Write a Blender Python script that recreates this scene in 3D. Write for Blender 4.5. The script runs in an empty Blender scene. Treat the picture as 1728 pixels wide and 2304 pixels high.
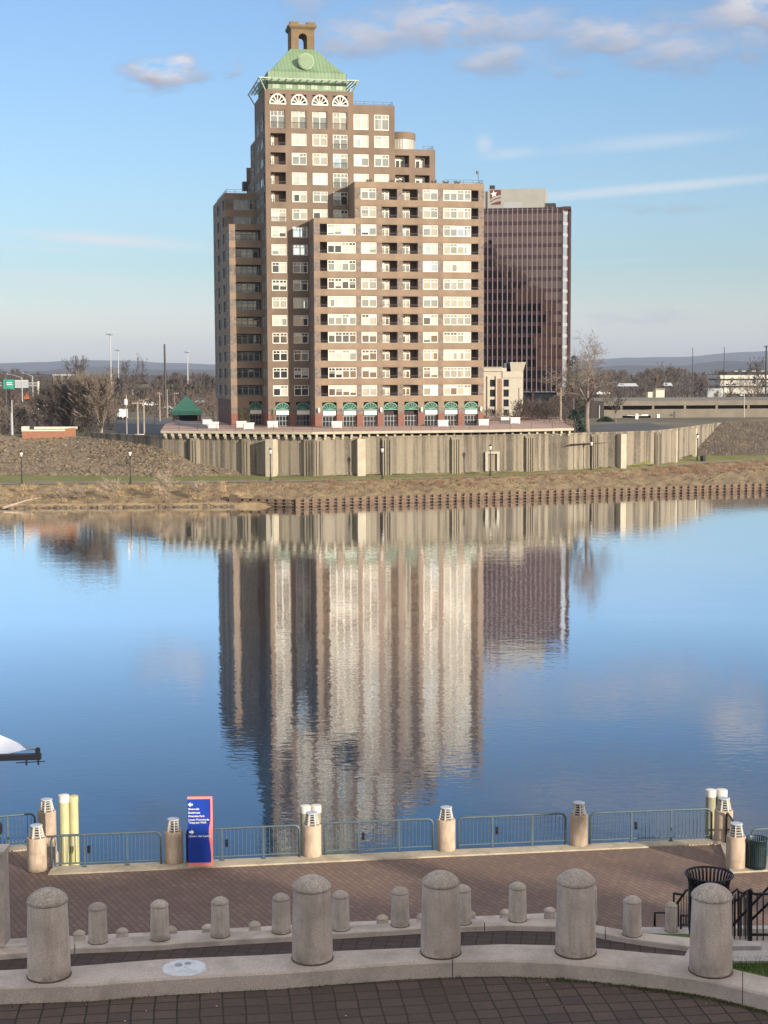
import bpy, bmesh, math, random
from mathutils import Vector, Matrix

random.seed(7)
USE_HAZE = True
C = bpy.context.scene.collection
R = math.radians

# ------------------------------------------------------------------ camera
CAMZ = 19.0
TH = R(5.177)            # pitch below the horizontal
ROLL = 0.0045            # slight tilt of the hand-held camera
F = 3460.0               # focal length in pixels of the 1728 x 2304 photograph
fwd = Vector((0, math.cos(TH), -math.sin(TH)))
up0 = Vector((0, math.sin(TH), math.cos(TH)))
rt0 = Vector((1, 0, 0))
camx = (rt0 - ROLL * up0).normalized()
camy = (up0 + ROLL * rt0).normalized()
cam_d = bpy.data.cameras.new('camera')
cam_d.sensor_fit = 'HORIZONTAL'
cam_d.sensor_width = 36.0
cam_d.lens = 36.0 * F / 1728.0
cam_d.clip_start = 0.5
cam_d.clip_end = 40000
cam = bpy.data.objects.new('camera', cam_d)
C.objects.link(cam)
m = Matrix((camx, camy, -fwd)).transposed().to_4x4()
m.translation = Vector((0, 0, CAMZ))
cam.matrix_world = m
bpy.context.scene.camera = cam

# ------------------------------------------------------------------ sun, sky, exposure
SUN_AZ = R(43)           # to the right of straight behind the camera
SUN_EL = R(14)
sd = Vector((math.sin(SUN_AZ) * math.cos(SUN_EL), -math.cos(SUN_AZ) * math.cos(SUN_EL), math.sin(SUN_EL)))
ld = bpy.data.lights.new('sun', 'SUN')
ld.energy = 5.0
ld.angle = R(0.4)
ld.color = (1.0, 0.88, 0.72)
sun = bpy.data.objects.new('sun', ld)
C.objects.link(sun)
sun.rotation_euler = sd.to_track_quat('Z', 'Y').to_euler()
sun.location = (60, -60, 60)

sc = bpy.context.scene
sc.view_settings.view_transform = 'Standard'
sc.view_settings.look = 'None'
sc.view_settings.gamma = 1
sc.view_settings.exposure = 0.45
sc.cycles.max_bounces = 8
sc.cycles.volume_bounces = 0
sc.cycles.volume_step_rate = 4
sc.cycles.use_denoising = True
sc.cycles.caustics_reflective = False
sc.cycles.caustics_refractive = False
sc.cycles.sample_clamp_indirect = 4

def px_ray(px, py):
    xa, ya = px - 864.0, py - 1152.0
    xi, yi = xa - ROLL * ya, ya + ROLL * xa
    return (fwd + rt0 * (xi / F) - up0 * (yi / F))
def at_z(px, py, z):
    d = px_ray(px, py); t = (z - CAMZ) / d.z
    return Vector((d.x * t, d.y * t, z))
def at_y(px, py, Y):
    d = px_ray(px, py); t = Y / d.y
    return Vector((d.x * t, Y, CAMZ + d.z * t))
def px_dir(px, py):
    d = px_ray(px, py).normalized()
    return math.atan2(d.x, d.y), math.asin(d.z)

w = bpy.data.worlds.new('World')
sc.world = w
w.use_nodes = True
nt = w.node_tree
nt.nodes.clear()
N = nt.nodes.new
L = nt.links.new
out = N('ShaderNodeOutputWorld'); bg = N('ShaderNodeBackground'); bg.inputs[1].default_value = 0.12
L(bg.outputs[0], out.inputs[0])
sky = N('ShaderNodeTexSky'); sky.sky_type = 'NISHITA'; sky.sun_disc = False
sky.sun_elevation = SUN_EL
# azimuth of the sun measured the way the node does (0 = +Y, clockwise)
sky.sun_rotation = math.atan2(sd.x, sd.y)
sky.air_density = 1.0; sky.dust_density = 1.2; sky.ozone_density = 1.6
tc = N('ShaderNodeTexCoord')
sep = N('ShaderNodeSeparateXYZ'); L(tc.outputs['Generated'], sep.inputs[0])
def math_n(op, a, b=None, c=None, clamp=False):
    n = N('ShaderNodeMath'); n.operation = op; n.use_clamp = clamp
    for i, v in enumerate((a, b, c)):
        if v is None: continue
        if isinstance(v, (int, float)): n.inputs[i].default_value = v
        else: L(v, n.inputs[i])
    return n.outputs[0]
az = math_n('ARCTAN2', sep.outputs[0], sep.outputs[1])
el = math_n('ARCSINE', sep.outputs[2])
comb = N('ShaderNodeCombineXYZ'); L(az, comb.inputs[0]); L(el, comb.inputs[1])
def noise_n(vec, scale, detail=5, rough=0.55, dist=0.0):
    n = N('ShaderNodeTexNoise'); n.inputs['Scale'].default_value = scale
    n.inputs['Detail'].default_value = detail; n.inputs['Roughness'].default_value = rough
    n.inputs['Distortion'].default_value = dist
    L(vec, n.inputs['Vector']); return n
def mapping(vec, sx, sy, ox=0, oy=0):
    n = N('ShaderNodeMapping'); n.inputs['Scale'].default_value = (sx, sy, 1)
    n.inputs['Location'].default_value = (ox, oy, 0); L(vec, n.inputs['Vector']); return n.outputs[0]
warp = noise_n(mapping(comb.outputs[0], 1, 2.2), 38, 6, 0.6)
wv = N('ShaderNodeVectorMath'); wv.operation = 'SUBTRACT'; L(warp.outputs['Color'], wv.inputs[0]); wv.inputs[1].default_value = (.5, .5, .5)
wm = N('ShaderNodeVectorMath'); wm.operation = 'MULTIPLY'; L(wv.outputs[0], wm.inputs[0]); wm.inputs[1].default_value = (.05, .022, 0)
wa = N('ShaderNodeVectorMath'); wa.operation = 'ADD'; L(comb.outputs[0], wa.inputs[0]); L(wm.outputs[0], wa.inputs[1])
# cumulus: (px, py, rx, ry, strength) of each cloud, turned into directions of the sky
clouds = [(372, 160, 88, 34, 1.25), (520, 152, 18, 14, .6), (820, 85, 130, 42, .8), (985, 55, 190, 55, .85),
          (1130, 130, 120, 34, .72), (1180, 60, 120, 45, .7), (1380, 80, 150, 38, .8), (1520, 120, 120, 40, .75),
          (1600, 60, 160, 50, .55), (1700, 20, 110, 60, 1.0), (1690, 105, 60, 40, .6), (690, 20, 60, 45, .45),
          (1500, 470, 110, 12, .34), (1440, 715, 120, 12, .3), (1250, 152, 60, 16, .5),
          (1450, -170, 420, 90, .8), (1750, -330, 330, 130, 1.05), (1250, -420, 200, 60, .5), (330, -240, 90, 60, .4),
          (2100, -60, 300, 110, .9), (-300, -100, 260, 60, .6), (1900, -700, 500, 200, .6)]
acc = None; acc2 = None
for (cx, cy, rx, ry, s) in clouds:
    a0, e0 = px_dir(cx, cy)
    sb = N('ShaderNodeVectorMath'); sb.operation = 'SUBTRACT'; L(wa.outputs[0], sb.inputs[0]); sb.inputs[1].default_value = (a0, e0, 0)
    ml = N('ShaderNodeVectorMath'); ml.operation = 'MULTIPLY'; L(sb.outputs[0], ml.inputs[0]); ml.inputs[1].default_value = (F / rx, F / ry, 0)
    ln = N('ShaderNodeVectorMath'); ln.operation = 'LENGTH'; L(ml.outputs[0], ln.inputs[0])
    mr = N('ShaderNodeMapRange'); mr.interpolation_type = 'SMOOTHSTEP'; L(ln.outputs['Value'], mr.inputs[0])
    mr.inputs[1].default_value = 1.4; mr.inputs[2].default_value = 0.35; mr.inputs[3].default_value = 0; mr.inputs[4].default_value = s
    # underside of each cloud, greyer
    sy_ = N('ShaderNodeSeparateXYZ'); L(ml.outputs[0], sy_.inputs[0])
    lo = math_n('MULTIPLY', mr.outputs[0], math_n('MULTIPLY_ADD', sy_.outputs[1], 0.5, 0.5, clamp=True))
    acc = mr.outputs[0] if acc is None else math_n('MAXIMUM', acc, mr.outputs[0])
    acc2 = lo if acc2 is None else math_n('MAXIMUM', acc2, lo)
fb = noise_n(mapping(comb.outputs[0], 1, 2.2), 34, 9, 0.66, .4)
dens = math_n('MULTIPLY', acc, math_n('MULTIPLY_ADD', fb.outputs['Fac'], 5.0, -1.65, clamp=True), clamp=True)
# thin high streaks
streaks = [(1450, 425, 500, 18, .8), (250, 540, 320, 22, 1.0), (120, 560, 200, 9, .5), (150, 628, 260, 24, .6), (330, 650, 200, 10, .4), (1380, 590, 160, 8, .25),
           (1090, 325, 30, 34, .6), (1150, 345, 110, 20, .45), (1450, 320, 300, 26, .45), (700, 690, 1500, 70, .22)]
sacc = None
for (cx, cy, rx, ry, s) in streaks:
    a0, e0 = px_dir(cx, cy)
    sb = N('ShaderNodeVectorMath'); sb.operation = 'SUBTRACT'; L(comb.outputs[0], sb.inputs[0]); sb.inputs[1].default_value = (a0, e0, 0)
    rot = N('ShaderNodeVectorRotate'); rot.rotation_type = 'Z_AXIS'; rot.inputs['Angle'].default_value = R(-3.5 if cx > 700 else 3.5)
    L(sb.outputs[0], rot.inputs['Vector'])
    ml = N('ShaderNodeVectorMath'); ml.operation = 'MULTIPLY'; L(rot.outputs[0], ml.inputs[0]); ml.inputs[1].default_value = (F / rx, F / ry, 0)
    ln = N('ShaderNodeVectorMath'); ln.operation = 'LENGTH'; L(ml.outputs[0], ln.inputs[0])
    mr = N('ShaderNodeMapRange'); mr.interpolation_type = 'SMOOTHSTEP'; L(ln.outputs['Value'], mr.inputs[0])
    mr.inputs[1].default_value = 1.0; mr.inputs[2].default_value = 0.0; mr.inputs[3].default_value = 0; mr.inputs[4].default_value = s
    sacc = mr.outputs[0] if sacc is None else math_n('MAXIMUM', sacc, mr.outputs[0])
st_n = noise_n(mapping(comb.outputs[0], 3, 26), 4, 5, 0.6)
sdens = math_n('MULTIPLY', sacc, math_n('MULTIPLY_ADD', st_n.outputs['Fac'], 1.3, 0.15, clamp=True), clamp=True)
def mixc(fac, a, b, mode='MIX'):
    n = N('ShaderNodeMix'); n.data_type = 'RGBA'; n.blend_type = mode
    if isinstance(fac, (int, float)): n.inputs[0].default_value = fac
    else: L(fac, n.inputs[0])
    for i, v in ((6, a), (7, b)):
        if isinstance(v, tuple): n.inputs[i].default_value = (*v, 1)
        else: L(v, n.inputs[i])
    return n.outputs[2]
CLK = 1.0
base = mixc(1.0, sky.outputs[0], (0.77, 0.92, 1.14), 'MULTIPLY')
hzn = N('ShaderNodeMapRange'); L(el, hzn.inputs[0]); hzn.inputs[1].default_value = 0.0; hzn.inputs[2].default_value = 0.075; hzn.inputs[3].default_value = 1.0; hzn.inputs[4].default_value = 0.0; hzn.interpolation_type = 'SMOOTHSTEP'
base = mixc(hzn.outputs[0], base, mixc(1.0, base, (1.85, 1.44, 1.46), 'MULTIPLY'))
c1 = mixc(sdens, base, (4.6 * CLK, 4.9 * CLK, 5.2 * CLK))
ccol = mixc(math_n('MULTIPLY', acc2, 1.3, clamp=True), (1.95 * CLK, 2.1 * CLK, 2.75 * CLK), (4.5 * CLK, 4.45 * CLK, 4.8 * CLK))
c2 = mixc(dens, c1, ccol)
# broken bright cloud added overhead and sunward, out of view, to lift the shade
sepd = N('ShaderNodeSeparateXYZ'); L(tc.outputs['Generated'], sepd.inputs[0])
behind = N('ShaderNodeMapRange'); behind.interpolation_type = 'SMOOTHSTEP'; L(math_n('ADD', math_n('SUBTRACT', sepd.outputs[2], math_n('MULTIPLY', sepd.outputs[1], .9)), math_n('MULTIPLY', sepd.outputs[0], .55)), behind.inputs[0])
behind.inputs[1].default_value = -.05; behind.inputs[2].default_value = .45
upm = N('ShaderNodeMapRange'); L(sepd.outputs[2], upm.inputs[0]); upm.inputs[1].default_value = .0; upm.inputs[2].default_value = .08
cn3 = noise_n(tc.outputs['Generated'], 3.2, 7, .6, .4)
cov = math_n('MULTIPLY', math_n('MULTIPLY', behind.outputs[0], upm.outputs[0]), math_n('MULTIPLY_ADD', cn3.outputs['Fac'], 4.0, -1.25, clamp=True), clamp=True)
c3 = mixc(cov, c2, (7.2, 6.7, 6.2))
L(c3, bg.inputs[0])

# ------------------------------------------------------------------ materials
MAT = {}
def newmat(name):
    mt = bpy.data.materials.new(name); mt.use_nodes = True
    t = mt.node_tree; b = t.nodes['Principled BSDF']
    return mt, t, b
def cramp(t, fac, stops):
    n = t.nodes.new('ShaderNodeValToRGB')
    e = n.color_ramp.elements
    e[0].position, e[0].color = stops[0][0], (*stops[0][1], 1)
    e[1].position, e[1].color = stops[-1][0], (*stops[-1][1], 1)
    for p, c in stops[1:-1]:
        x = e.new(p); x.color = (*c, 1)
    t.links.new(fac, n.inputs[0]); return n.outputs[0]
def coords(t, scale=(1, 1, 1), kind='Object', rot=0.0):
    a = t.nodes.new('ShaderNodeTexCoord'); mp = t.nodes.new('ShaderNodeMapping')
    mp.inputs['Scale'].default_value = scale; mp.inputs['Rotation'].default_value = (0, 0, rot)
    if kind == 'Position':
        g = t.nodes.new('ShaderNodeNewGeometry'); t.links.new(g.outputs['Position'], mp.inputs[0])
    else: t.links.new(a.outputs[kind], mp.inputs[0])
    return mp.outputs[0]
def tnoise(t, vec, scale, detail=6, rough=.6, dist=0):
    n = t.nodes.new('ShaderNodeTexNoise'); t.links.new(vec, n.inputs['Vector'])
    n.inputs['Scale'].default_value = scale; n.inputs['Detail'].default_value = detail
    n.inputs['Roughness'].default_value = rough; n.inputs['Distortion'].default_value = dist
    return n.outputs['Fac']
def tmix(t, fac, a, b, mode='MIX'):
    n = t.nodes.new('ShaderNodeMix'); n.data_type = 'RGBA'; n.blend_type = mode
    if isinstance(fac, (int, float)): n.inputs[0].default_value = fac
    else: t.links.new(fac, n.inputs[0])
    for i, v in ((6, a), (7, b)):
        if isinstance(v, tuple): n.inputs[i].default_value = (*v, 1)
        else: t.links.new(v, n.inputs[i])
    return n.outputs[2]
def tmath(t, op, a, b=0.0, c=0.0, clamp=False):
    n = t.nodes.new('ShaderNodeMath'); n.operation = op; n.use_clamp = clamp
    for i, v in enumerate((a, b, c)):
        if isinstance(v, (int, float)): n.inputs[i].default_value = v
        else: t.links.new(v, n.inputs[i])
    return n.outputs[0]
def tbump(t, b, h, strength=.3, dist=.02):
    n = t.nodes.new('ShaderNodeBump'); n.inputs['Strength'].default_value = strength; n.inputs['Distance'].default_value = dist
    t.links.new(h, n.inputs['Height']); t.links.new(n.outputs[0], b.inputs['Normal'])
def mat(name, col, rough=.7, var=.2, scale=2.0, metal=0.0, bump=0.0, bdist=.02, spec=.5, kind='Object', stretch=(1, 1, 1), col2=None):
    if name in MAT: return MAT[name]
    mt, t, b = newmat(name)
    v = coords(t, stretch, kind)
    f = tnoise(t, v, scale)
    c0 = col2 if col2 else tuple(x * (1 - var) for x in col)
    c1 = col if col2 else tuple(min(1, x * (1 + var)) for x in col)
    t.links.new(cramp(t, f, [(.3, c0), (.7, c1)]), b.inputs['Base Color'])
    b.inputs['Roughness'].default_value = rough; b.inputs['Metallic'].default_value = metal
    b.inputs['Specular IOR Level'].default_value = spec
    if bump: tbump(t, b, tnoise(t, v, scale * 6, 6), bump, bdist)
    MAT[name] = mt; return mt

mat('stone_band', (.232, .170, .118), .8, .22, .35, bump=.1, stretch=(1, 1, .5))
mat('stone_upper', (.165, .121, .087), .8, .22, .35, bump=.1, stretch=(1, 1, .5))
mat('brick_pier', (.20, .085, .06), .8, .15, 3)
mat('copper_roof', (.165, .255, .15), .55, .12, .5)
mat('trellis', (.33, .42, .33), .6, .1, 1)
mat('window_frame', (.70, .69, .62), .5, .04, 1)
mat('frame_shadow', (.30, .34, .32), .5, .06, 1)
mat('dark_interior', (.035, .028, .025), .8, .3, 1)
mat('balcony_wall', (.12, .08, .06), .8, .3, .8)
mat('green_paint', (.11, .29, .225), .45, .05, 1)
mat('green_dark', (.01, .06, .03), .35, .2, 1)
mat('sign_white', (.78, .77, .70), .6, .04, 1)
mat('rail_metal', (.06, .055, .055), .5, .2, 3, metal=.4)
mat('chimney_stone', (.165, .12, .065), .85, .15, 1)
mat('roof_gravel', (.25, .23, .21), .95, .2, 1)
mat('concrete_light', (.42, .38, .30), .9, .14, .8, bump=.2)
mat('deck_pink', (.40, .27, .22), .9, .14, .6)
mat('planter_white', (.62, .61, .58), .7, .05, 2)
mat('conifer', (.055, .085, .03), .9, .4, 8)
mat('lamp_black', (.012, .012, .014), .5, .2, 3)
mat('lamp_glass', (.75, .70, .62), .3, .1, 3)
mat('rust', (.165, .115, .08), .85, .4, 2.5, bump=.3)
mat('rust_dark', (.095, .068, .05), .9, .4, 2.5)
mat('asphalt', (.07, .07, .075), .9, .2, .2, kind='Position')
mat('wood_pole', (.30, .26, .22), .9, .2, 2)
mat('galvanised', (.34, .35, .34), .5, .1, 2, metal=.2)
mat('highway_green', (.02, .32, .22), .5, .05, 1)
mat('white_paint', (.80, .80, .80), .5, .04, 1)
mat('orange_paint', (.40, .12, .04), .6, .1, 2)
mat('hotel_wall', (.46, .43, .36), .85, .06, 1)
mat('hotel_tan', (.26, .17, .12), .85, .08, 1)
mat('office_white', (.56, .54, .48), .85, .05, 1)
mat('grey_metal', (.33, .35, .37), .5, .1, 1)
mat('maroon', (.05, .02, .025), .5, .08, 2)
mat('maroon_logo', (.12, .028, .04), .6, .05, 2)
mat('mullion', (.22, .175, .185), .4, .05, 1)
mat('penthouse', (.30, .305, .285), .85, .06, .3)
mat('pavilion_roof', (.12, .42, .29), .5, .10, 1)
mat('garage_wall', (.185, .165, .135), .9, .15, .4)
mat('debris', (.6, .58, .55), .8, .2, 3)
mat('low_brick', (.30, .14, .085), .85, .15, 2)
mat('cream', (.60, .56, .46), .8, .05, 1)
mat('bark', (.20, .165, .14), .95, .25, 2)
mat('bark_pale', (.36, .29, .22), .95, .25, 2)
mat('twig', (.088, .072, .064), .95, .3, .7)
mat('twig_brown', (.115, .086, .070), .95, .3, .7)
mat('evergreen', (.025, .045, .03), .9, .4, 1)
mat('rail_green', (.085, .125, .155), .45, .15, 6, metal=.3)
mat('rail_black', (.012, .013, .018), .4, .2, 6, metal=.3)
mat('can_black', (.010, .011, .02), .38, .2, 6, metal=.2)
mat('can_green', (.016, .038, .045), .4, .2, 6, metal=.2)
mat('louvre_white', (.52, .51, .48), .5, .05, 3)
mat('lid_grey', (.42, .45, .50), .5, .05, 3)
mat('sign_blue', (.014, .055, .38), .35, .12, 2)
mat('sign_coral', (1.0, .30, .26), .5, .06, 2)
mat('sign_navy', (.008, .01, .06), .5, .1, 2)
mat('canvas', (.82, .84, .90), .7, .03, 1)
mat('truss_black', (.008, .009, .014), .5, .2, 3)
mat('piling', (.46, .44, .25), .9, .18, 3, bump=.3, stretch=(3, 3, .5))
mat('piling_dark', (.26, .25, .17), .9, .3, 3, bump=.3, stretch=(3, 3, .5))
mat('piling_cap', (.62, .60, .56), .8, .2, 4)
mat('moss', (.07, .10, .025), .95, .35, 5)
mat('truck_white', (.82, .83, .86), .4, .03, 1)
mat('rubber', (.02, .02, .02), .8, .1, 1)
mat('glass_dark_small', (.02, .025, .03), .1, .2, 1)

# bright blinds, grey blinds, dark rooms and sky-reflecting glass
def pane_mat(name, col, rough=.12, metal=0.0, coat=.0, var=.08):
    mt, t, b = newmat(name)
    v = coords(t, (1, 1, 1))
    f = tnoise(t, v, .9, 3)
    t.links.new(cramp(t, f, [(.3, tuple(x * (1 - var) for x in col)), (.7, tuple(min(1, x * (1 + var)) for x in col))]), b.inputs['Base Color'])
    b.inputs['Roughness'].default_value = rough; b.inputs['Metallic'].default_value = metal
    b.inputs['Coat Weight'].default_value = coat; b.inputs['Coat Roughness'].default_value = .03
    MAT[name] = mt
pane_mat('pane_cream', (.41, .41, .36), .3, 0, .8)
pane_mat('pane_grey', (.19, .21, .19), .2, .1, .9)
pane_mat('pane_dark', (.035, .035, .035), .08, 0, .8, .3)
pane_mat('pane_sky', (.62, .70, .72), .04, .9, 0)
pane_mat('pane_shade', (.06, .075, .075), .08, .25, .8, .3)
pane_mat('office_glass', (.165, .12, .11), .03, 1, 0, .05)
pane_mat('office_spandrel', (.045, .02, .026), .22, .25, .2, .1)
pane_mat('pane_white', (.55, .55, .51), .25, 0, .8)
pane_mat('pane_buff', (.30, .285, .23), .25, 0, .9)
pane_mat('office_side', (.80, .84, .86), .04, .9, 0, .05)

# speckled granite between the bands
mt, t, b = newmat('stone_pier')
v = coords(t)
f = tnoise(t, v, 1.6, 8, .75)
t.links.new(cramp(t, f, [(.35, (.08, .065, .058)), (.5, (.16, .125, .105)), (.68, (.27, .215, .17))]), b.inputs['Base Color'])
b.inputs['Roughness'].default_value = .7; MAT['stone_pier'] = mt

# weathered flood wall: vertical streaks of grime
mt, t, b = newmat('floodwall_concrete')
v = coords(t, (1, 1, .022), 'Position'); v2 = coords(t, (1, 1, 1), 'Position')
s1 = tnoise(t, v, .62, 7, .68); s2 = tnoise(t, v2, .35, 6, .65); s3 = tnoise(t, v2, 2.2, 5, .7)
c = cramp(t, s1, [(.40, (.04, .035, .029)), (.46, (.10, .086, .066)), (.505, (.215, .187, .142)), (.60, (.285, .25, .19))])
c = tmix(t, tmath(t, 'MULTIPLY', cramp(t, s2, [(.4, (0, 0, 0)), (.7, (1, 1, 1))]), .3), c, (.27, .235, .18))
c = tmix(t, .25, c, cramp(t, s3, [(.3, (.14, .12, .09)), (.7, (.33, .295, .24))]))
t.links.new(c, b.inputs['Base Color']); b.inputs['Roughness'].default_value = .95
tbump(t, b, s3, .3, .05); MAT['floodwall_concrete'] = mt

# aggregate concrete of the bollards and low walls
def aggregate(name, cols, streak=True):
    mt, t, b = newmat(name)
    v = coords(t); v2 = coords(t, (1, 1, .12)); vp = coords(t, (1, 1, 1), 'Position')
    a = tnoise(t, v, 90, 3, .7); d = tnoise(t, v2, 14, 5, .65); e = tnoise(t, vp, 1.9, 5, .65)
    c = cramp(t, a, [(.3, cols[0]), (.5, cols[1]), (.72, cols[2])])
    if streak: c = tmix(t, tmath(t, 'MULTIPLY', cramp(t, d, [(.46, (0, 0, 0)), (.66, (1, 1, 1))]), .42), c, tuple(x * .45 for x in cols[1]))
    c = tmix(t, tmath(t, 'MULTIPLY', cramp(t, e, [(.45, (0, 0, 0)), (.64, (1, 1, 1))]), .6), c, tuple(x * .55 for x in cols[1]))
    if streak:     # grime gathered round the foot
        sz = t.nodes.new('ShaderNodeSeparateXYZ'); t.links.new(v, sz.inputs[0])
        g_ = tmath(t, 'MULTIPLY', tmath(t, 'MULTIPLY_ADD', sz.outputs[2], -7.0, 1.0, True), cramp(t, tnoise(t, v, 9, 4, .7), [(.4, (0, 0, 0)), (.6, (1, 1, 1))]))
        c = tmix(t, tmath(t, 'MULTIPLY', g_, .6), c, (.075, .062, .045))
        oi = t.nodes.new('ShaderNodeObjectInfo'); f_ = tmath(t, 'MULTIPLY_ADD', oi.outputs['Random'], .20, .88)
        hs_ = t.nodes.new('ShaderNodeHueSaturation'); t.links.new(c, hs_.inputs['Color']); t.links.new(f_, hs_.inputs['Value']); c = hs_.outputs[0]
    t.links.new(c, b.inputs['Base Color']); b.inputs['Roughness'].default_value = .95
    tbump(t, b, a, .5, .006); MAT[name] = mt
aggregate('bollard_concrete', [(0.410, 0.343, 0.300), (0.607, 0.511, 0.446), (0.700, 0.649, 0.571)])
aggregate('dome_concrete', [(0.204, 0.167, 0.134), (0.481, 0.406, 0.347), (0.700, 0.700, 0.617)])
aggregate('wall_concrete', [(0.391, 0.330, 0.290), (0.559, 0.478, 0.417), (0.700, 0.605, 0.541)], False)
aggregate('coping_concrete', [(.26, .22, .16), (.46, .40, .30), (.60, .53, .42)], False)
aggregate('landing_concrete', [(0.347, 0.310, 0.286), (0.497, 0.447, 0.417), (0.621, 0.572, 0.535)], False)
aggregate('lamp_shaft', [(.38, .29, .22), (.48, .375, .285), (.56, .45, .35)])

# brick and stone paving
def paving(name, c1, c2, joint, scale, bw, rh, ms, rot, offset=.5, rough=.85, wob=0.0):
    mt, t, b = newmat(name)
    v = coords(t, (1, 1, 1), 'Position', rot)
    if wob:
        wn = t.nodes.new('ShaderNodeTexNoise'); wn.inputs['Scale'].default_value = 1.6; t.links.new(v, wn.inputs['Vector'])
        va = t.nodes.new('ShaderNodeVectorMath'); va.operation = 'SCALE'; va.inputs['Scale'].default_value = wob
        t.links.new(wn.outputs['Color'], va.inputs[0])
        vb = t.nodes.new('ShaderNodeVectorMath'); vb.operation = 'ADD'; t.links.new(v, vb.inputs[0]); t.links.new(va.outputs[0], vb.inputs[1])
        v = vb.outputs[0]
    br = t.nodes.new('ShaderNodeTexBrick'); t.links.new(v, br.inputs['Vector'])
    br.offset = offset; br.inputs['Scale'].default_value = scale
    br.inputs['Brick Width'].default_value = bw; br.inputs['Row Height'].default_value = rh
    br.inputs['Mortar Size'].default_value = ms; br.inputs['Mortar Smooth'].default_value = .3
    br.inputs['Color1'].default_value = (*c1, 1); br.inputs['Color2'].default_value = (*c2, 1); br.inputs['Mortar'].default_value = (*joint, 1)
    n1 = tnoise(t, v, .5, 6, .65); n2 = tnoise(t, v, 25, 4, .7)
    c = tmix(t, tmath(t, 'MULTIPLY', cramp(t, n1, [(.38, (0, 0, 0)), (.68, (1, 1, 1))]), .5), br.outputs['Color'], tuple(x * .55 for x in c1))
    c = tmix(t, .45, c, cramp(t, n2, [(.3, (.35, .35, .35)), (.7, (.68, .66, .64))]), 'OVERLAY')
    t.links.new(c, b.inputs['Base Color']); b.inputs['Roughness'].default_value = rough
    h = tmath(t, 'MULTIPLY_ADD', br.outputs['Fac'], -1.0, tmath(t, 'MULTIPLY', n2, .25))
    tbump(t, b, h, .5, .012); MAT[name] = mt
paving('terrace_pavers', (.118, .084, .070), (.076, .056, .050), (.024, .019, .016), 1, .20, .18, .010, R(-7), 0.0, .9, .06)
paving('middle_pavers', (.085, .062, .058), (.066, .05, .048), (.025, .022, .015), 1, .30, .24, .014, R(8), 0.0, .9, .03)
paving('promenade_brick', (.225, .148, .112), (.17, .115, .092), (.085, .062, .055), 1, .42, .21, .016, R(62), .5, .85, .02)

# ground covers
def ground(name, stops, scale, bump=.5, bdist=.15, rough=.95, scale2=None):
    mt, t, b = newmat(name)
    v = coords(t, (1, 1, 1), 'Position')
    f = tnoise(t, v, scale, 8, .68); g = tnoise(t, v, scale2 or scale * 5, 5, .7)
    c = cramp(t, f, stops)
    c = tmix(t, .5, c, cramp(t, g, [(.3, (.25, .25, .25)), (.72, (.78, .77, .75))]), 'OVERLAY')
    t.links.new(c, b.inputs['Base Color']); b.inputs['Roughness'].default_value = rough
    tbump(t, b, g, bump, bdist); MAT[name] = mt
ground('brush_ground', [(.3, (.13, .085, .05)), (.5, (.24, .175, .10)), (.7, (.30, .25, .13))], .35)
ground('verge_grass', [(.3, (.115, .125, .03)), (.5, (.15, .16, .035)), (.72, (.23, .20, .085))], .12)
ground('riprap_ground', [(.3, (.10, .078, .055)), (.5, (.165, .13, .09)), (.7, (.24, .20, .14))], .5)
ground('dark_slope', [(.3, (.045, .036, .03)), (.5, (.085, .068, .052)), (.7, (.14, .12, .07))], .35)
ground('far_ground', [(.3, (.09, .075, .055)), (.5, (.13, .11, .07)), (.7, (.17, .16, .08))], .02)
ground('lawn', [(.3, (.05, .09, .015)), (.5, (.08, .13, .025)), (.7, (.12, .15, .05))], 2.5, .6, .03)
ground('path_surface', [(.3, (.17, .14, .11)), (.7, (.24, .20, .16))], .2, .1, .02)
ground('hill_wood', [(.3, (.045, .042, .05)), (.7, (.085, .075, .075))], .004, .2, 3)
ground('rock', [(.3, (.13, .11, .09)), (.5, (.24, .21, .17)), (.7, (.42, .38, .31))], .8, .3, .05)

# river water
mt, t, b = newmat('river_water')
b.inputs['Base Color'].default_value = (.010, .036, .075, 1)
b.inputs['Roughness'].default_value = .015
b.inputs['IOR'].default_value = 1.333
v = coords(t, (.55, 1.0, 1), 'Position'); v2 = coords(t, (.35, 1.0, 1), 'Position', R(12)); v3 = coords(t, (.05, .02, 1), 'Position')
n1 = tnoise(t, v, 2.4, 2, .45, .4); n2 = tnoise(t, v2, .35, 3, .5); n3 = tnoise(t, v, 6.5, 3, .6)
pt = cramp(t, tnoise(t, v3, .9, 4, .6), [(.35, (.45, .45, .45)), (.65, (1, 1, 1))])
h = tmath(t, 'ADD', tmath(t, 'MULTIPLY', n1, .6), tmath(t, 'ADD', tmath(t, 'MULTIPLY', n2, .9), tmath(t, 'MULTIPLY', n3, .07)))
h = tmath(t, 'MULTIPLY', h, pt)
tbump(t, b, h, 1.0, .012)
gl = t.nodes.new('ShaderNodeBsdfGlossy'); gl.inputs['Color'].default_value = (.93, .96, 1.0, 1); gl.inputs['Roughness'].default_value = .015
bn = [n for n in t.nodes if n.type == 'BUMP'][0]; t.links.new(bn.outputs[0], gl.inputs['Normal'])
mx_ = t.nodes.new('ShaderNodeMixShader'); fr_ = t.nodes.new('ShaderNodeFresnel'); fr_.inputs['IOR'].default_value = 1.333
t.links.new(tmath(t, 'POWER', tmath(t, 'MULTIPLY', fr_.outputs[0], 2.6, 0, True), 2.5, 0, True), mx_.inputs[0])
t.links.new(b.outputs[0], mx_.inputs[1]); t.links.new(gl.outputs[0], mx_.inputs[2]); t.links.new(mx_.outputs[0], t.nodes['Material Output'].inputs['Surface'])
MAT['river_water'] = mt
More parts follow.
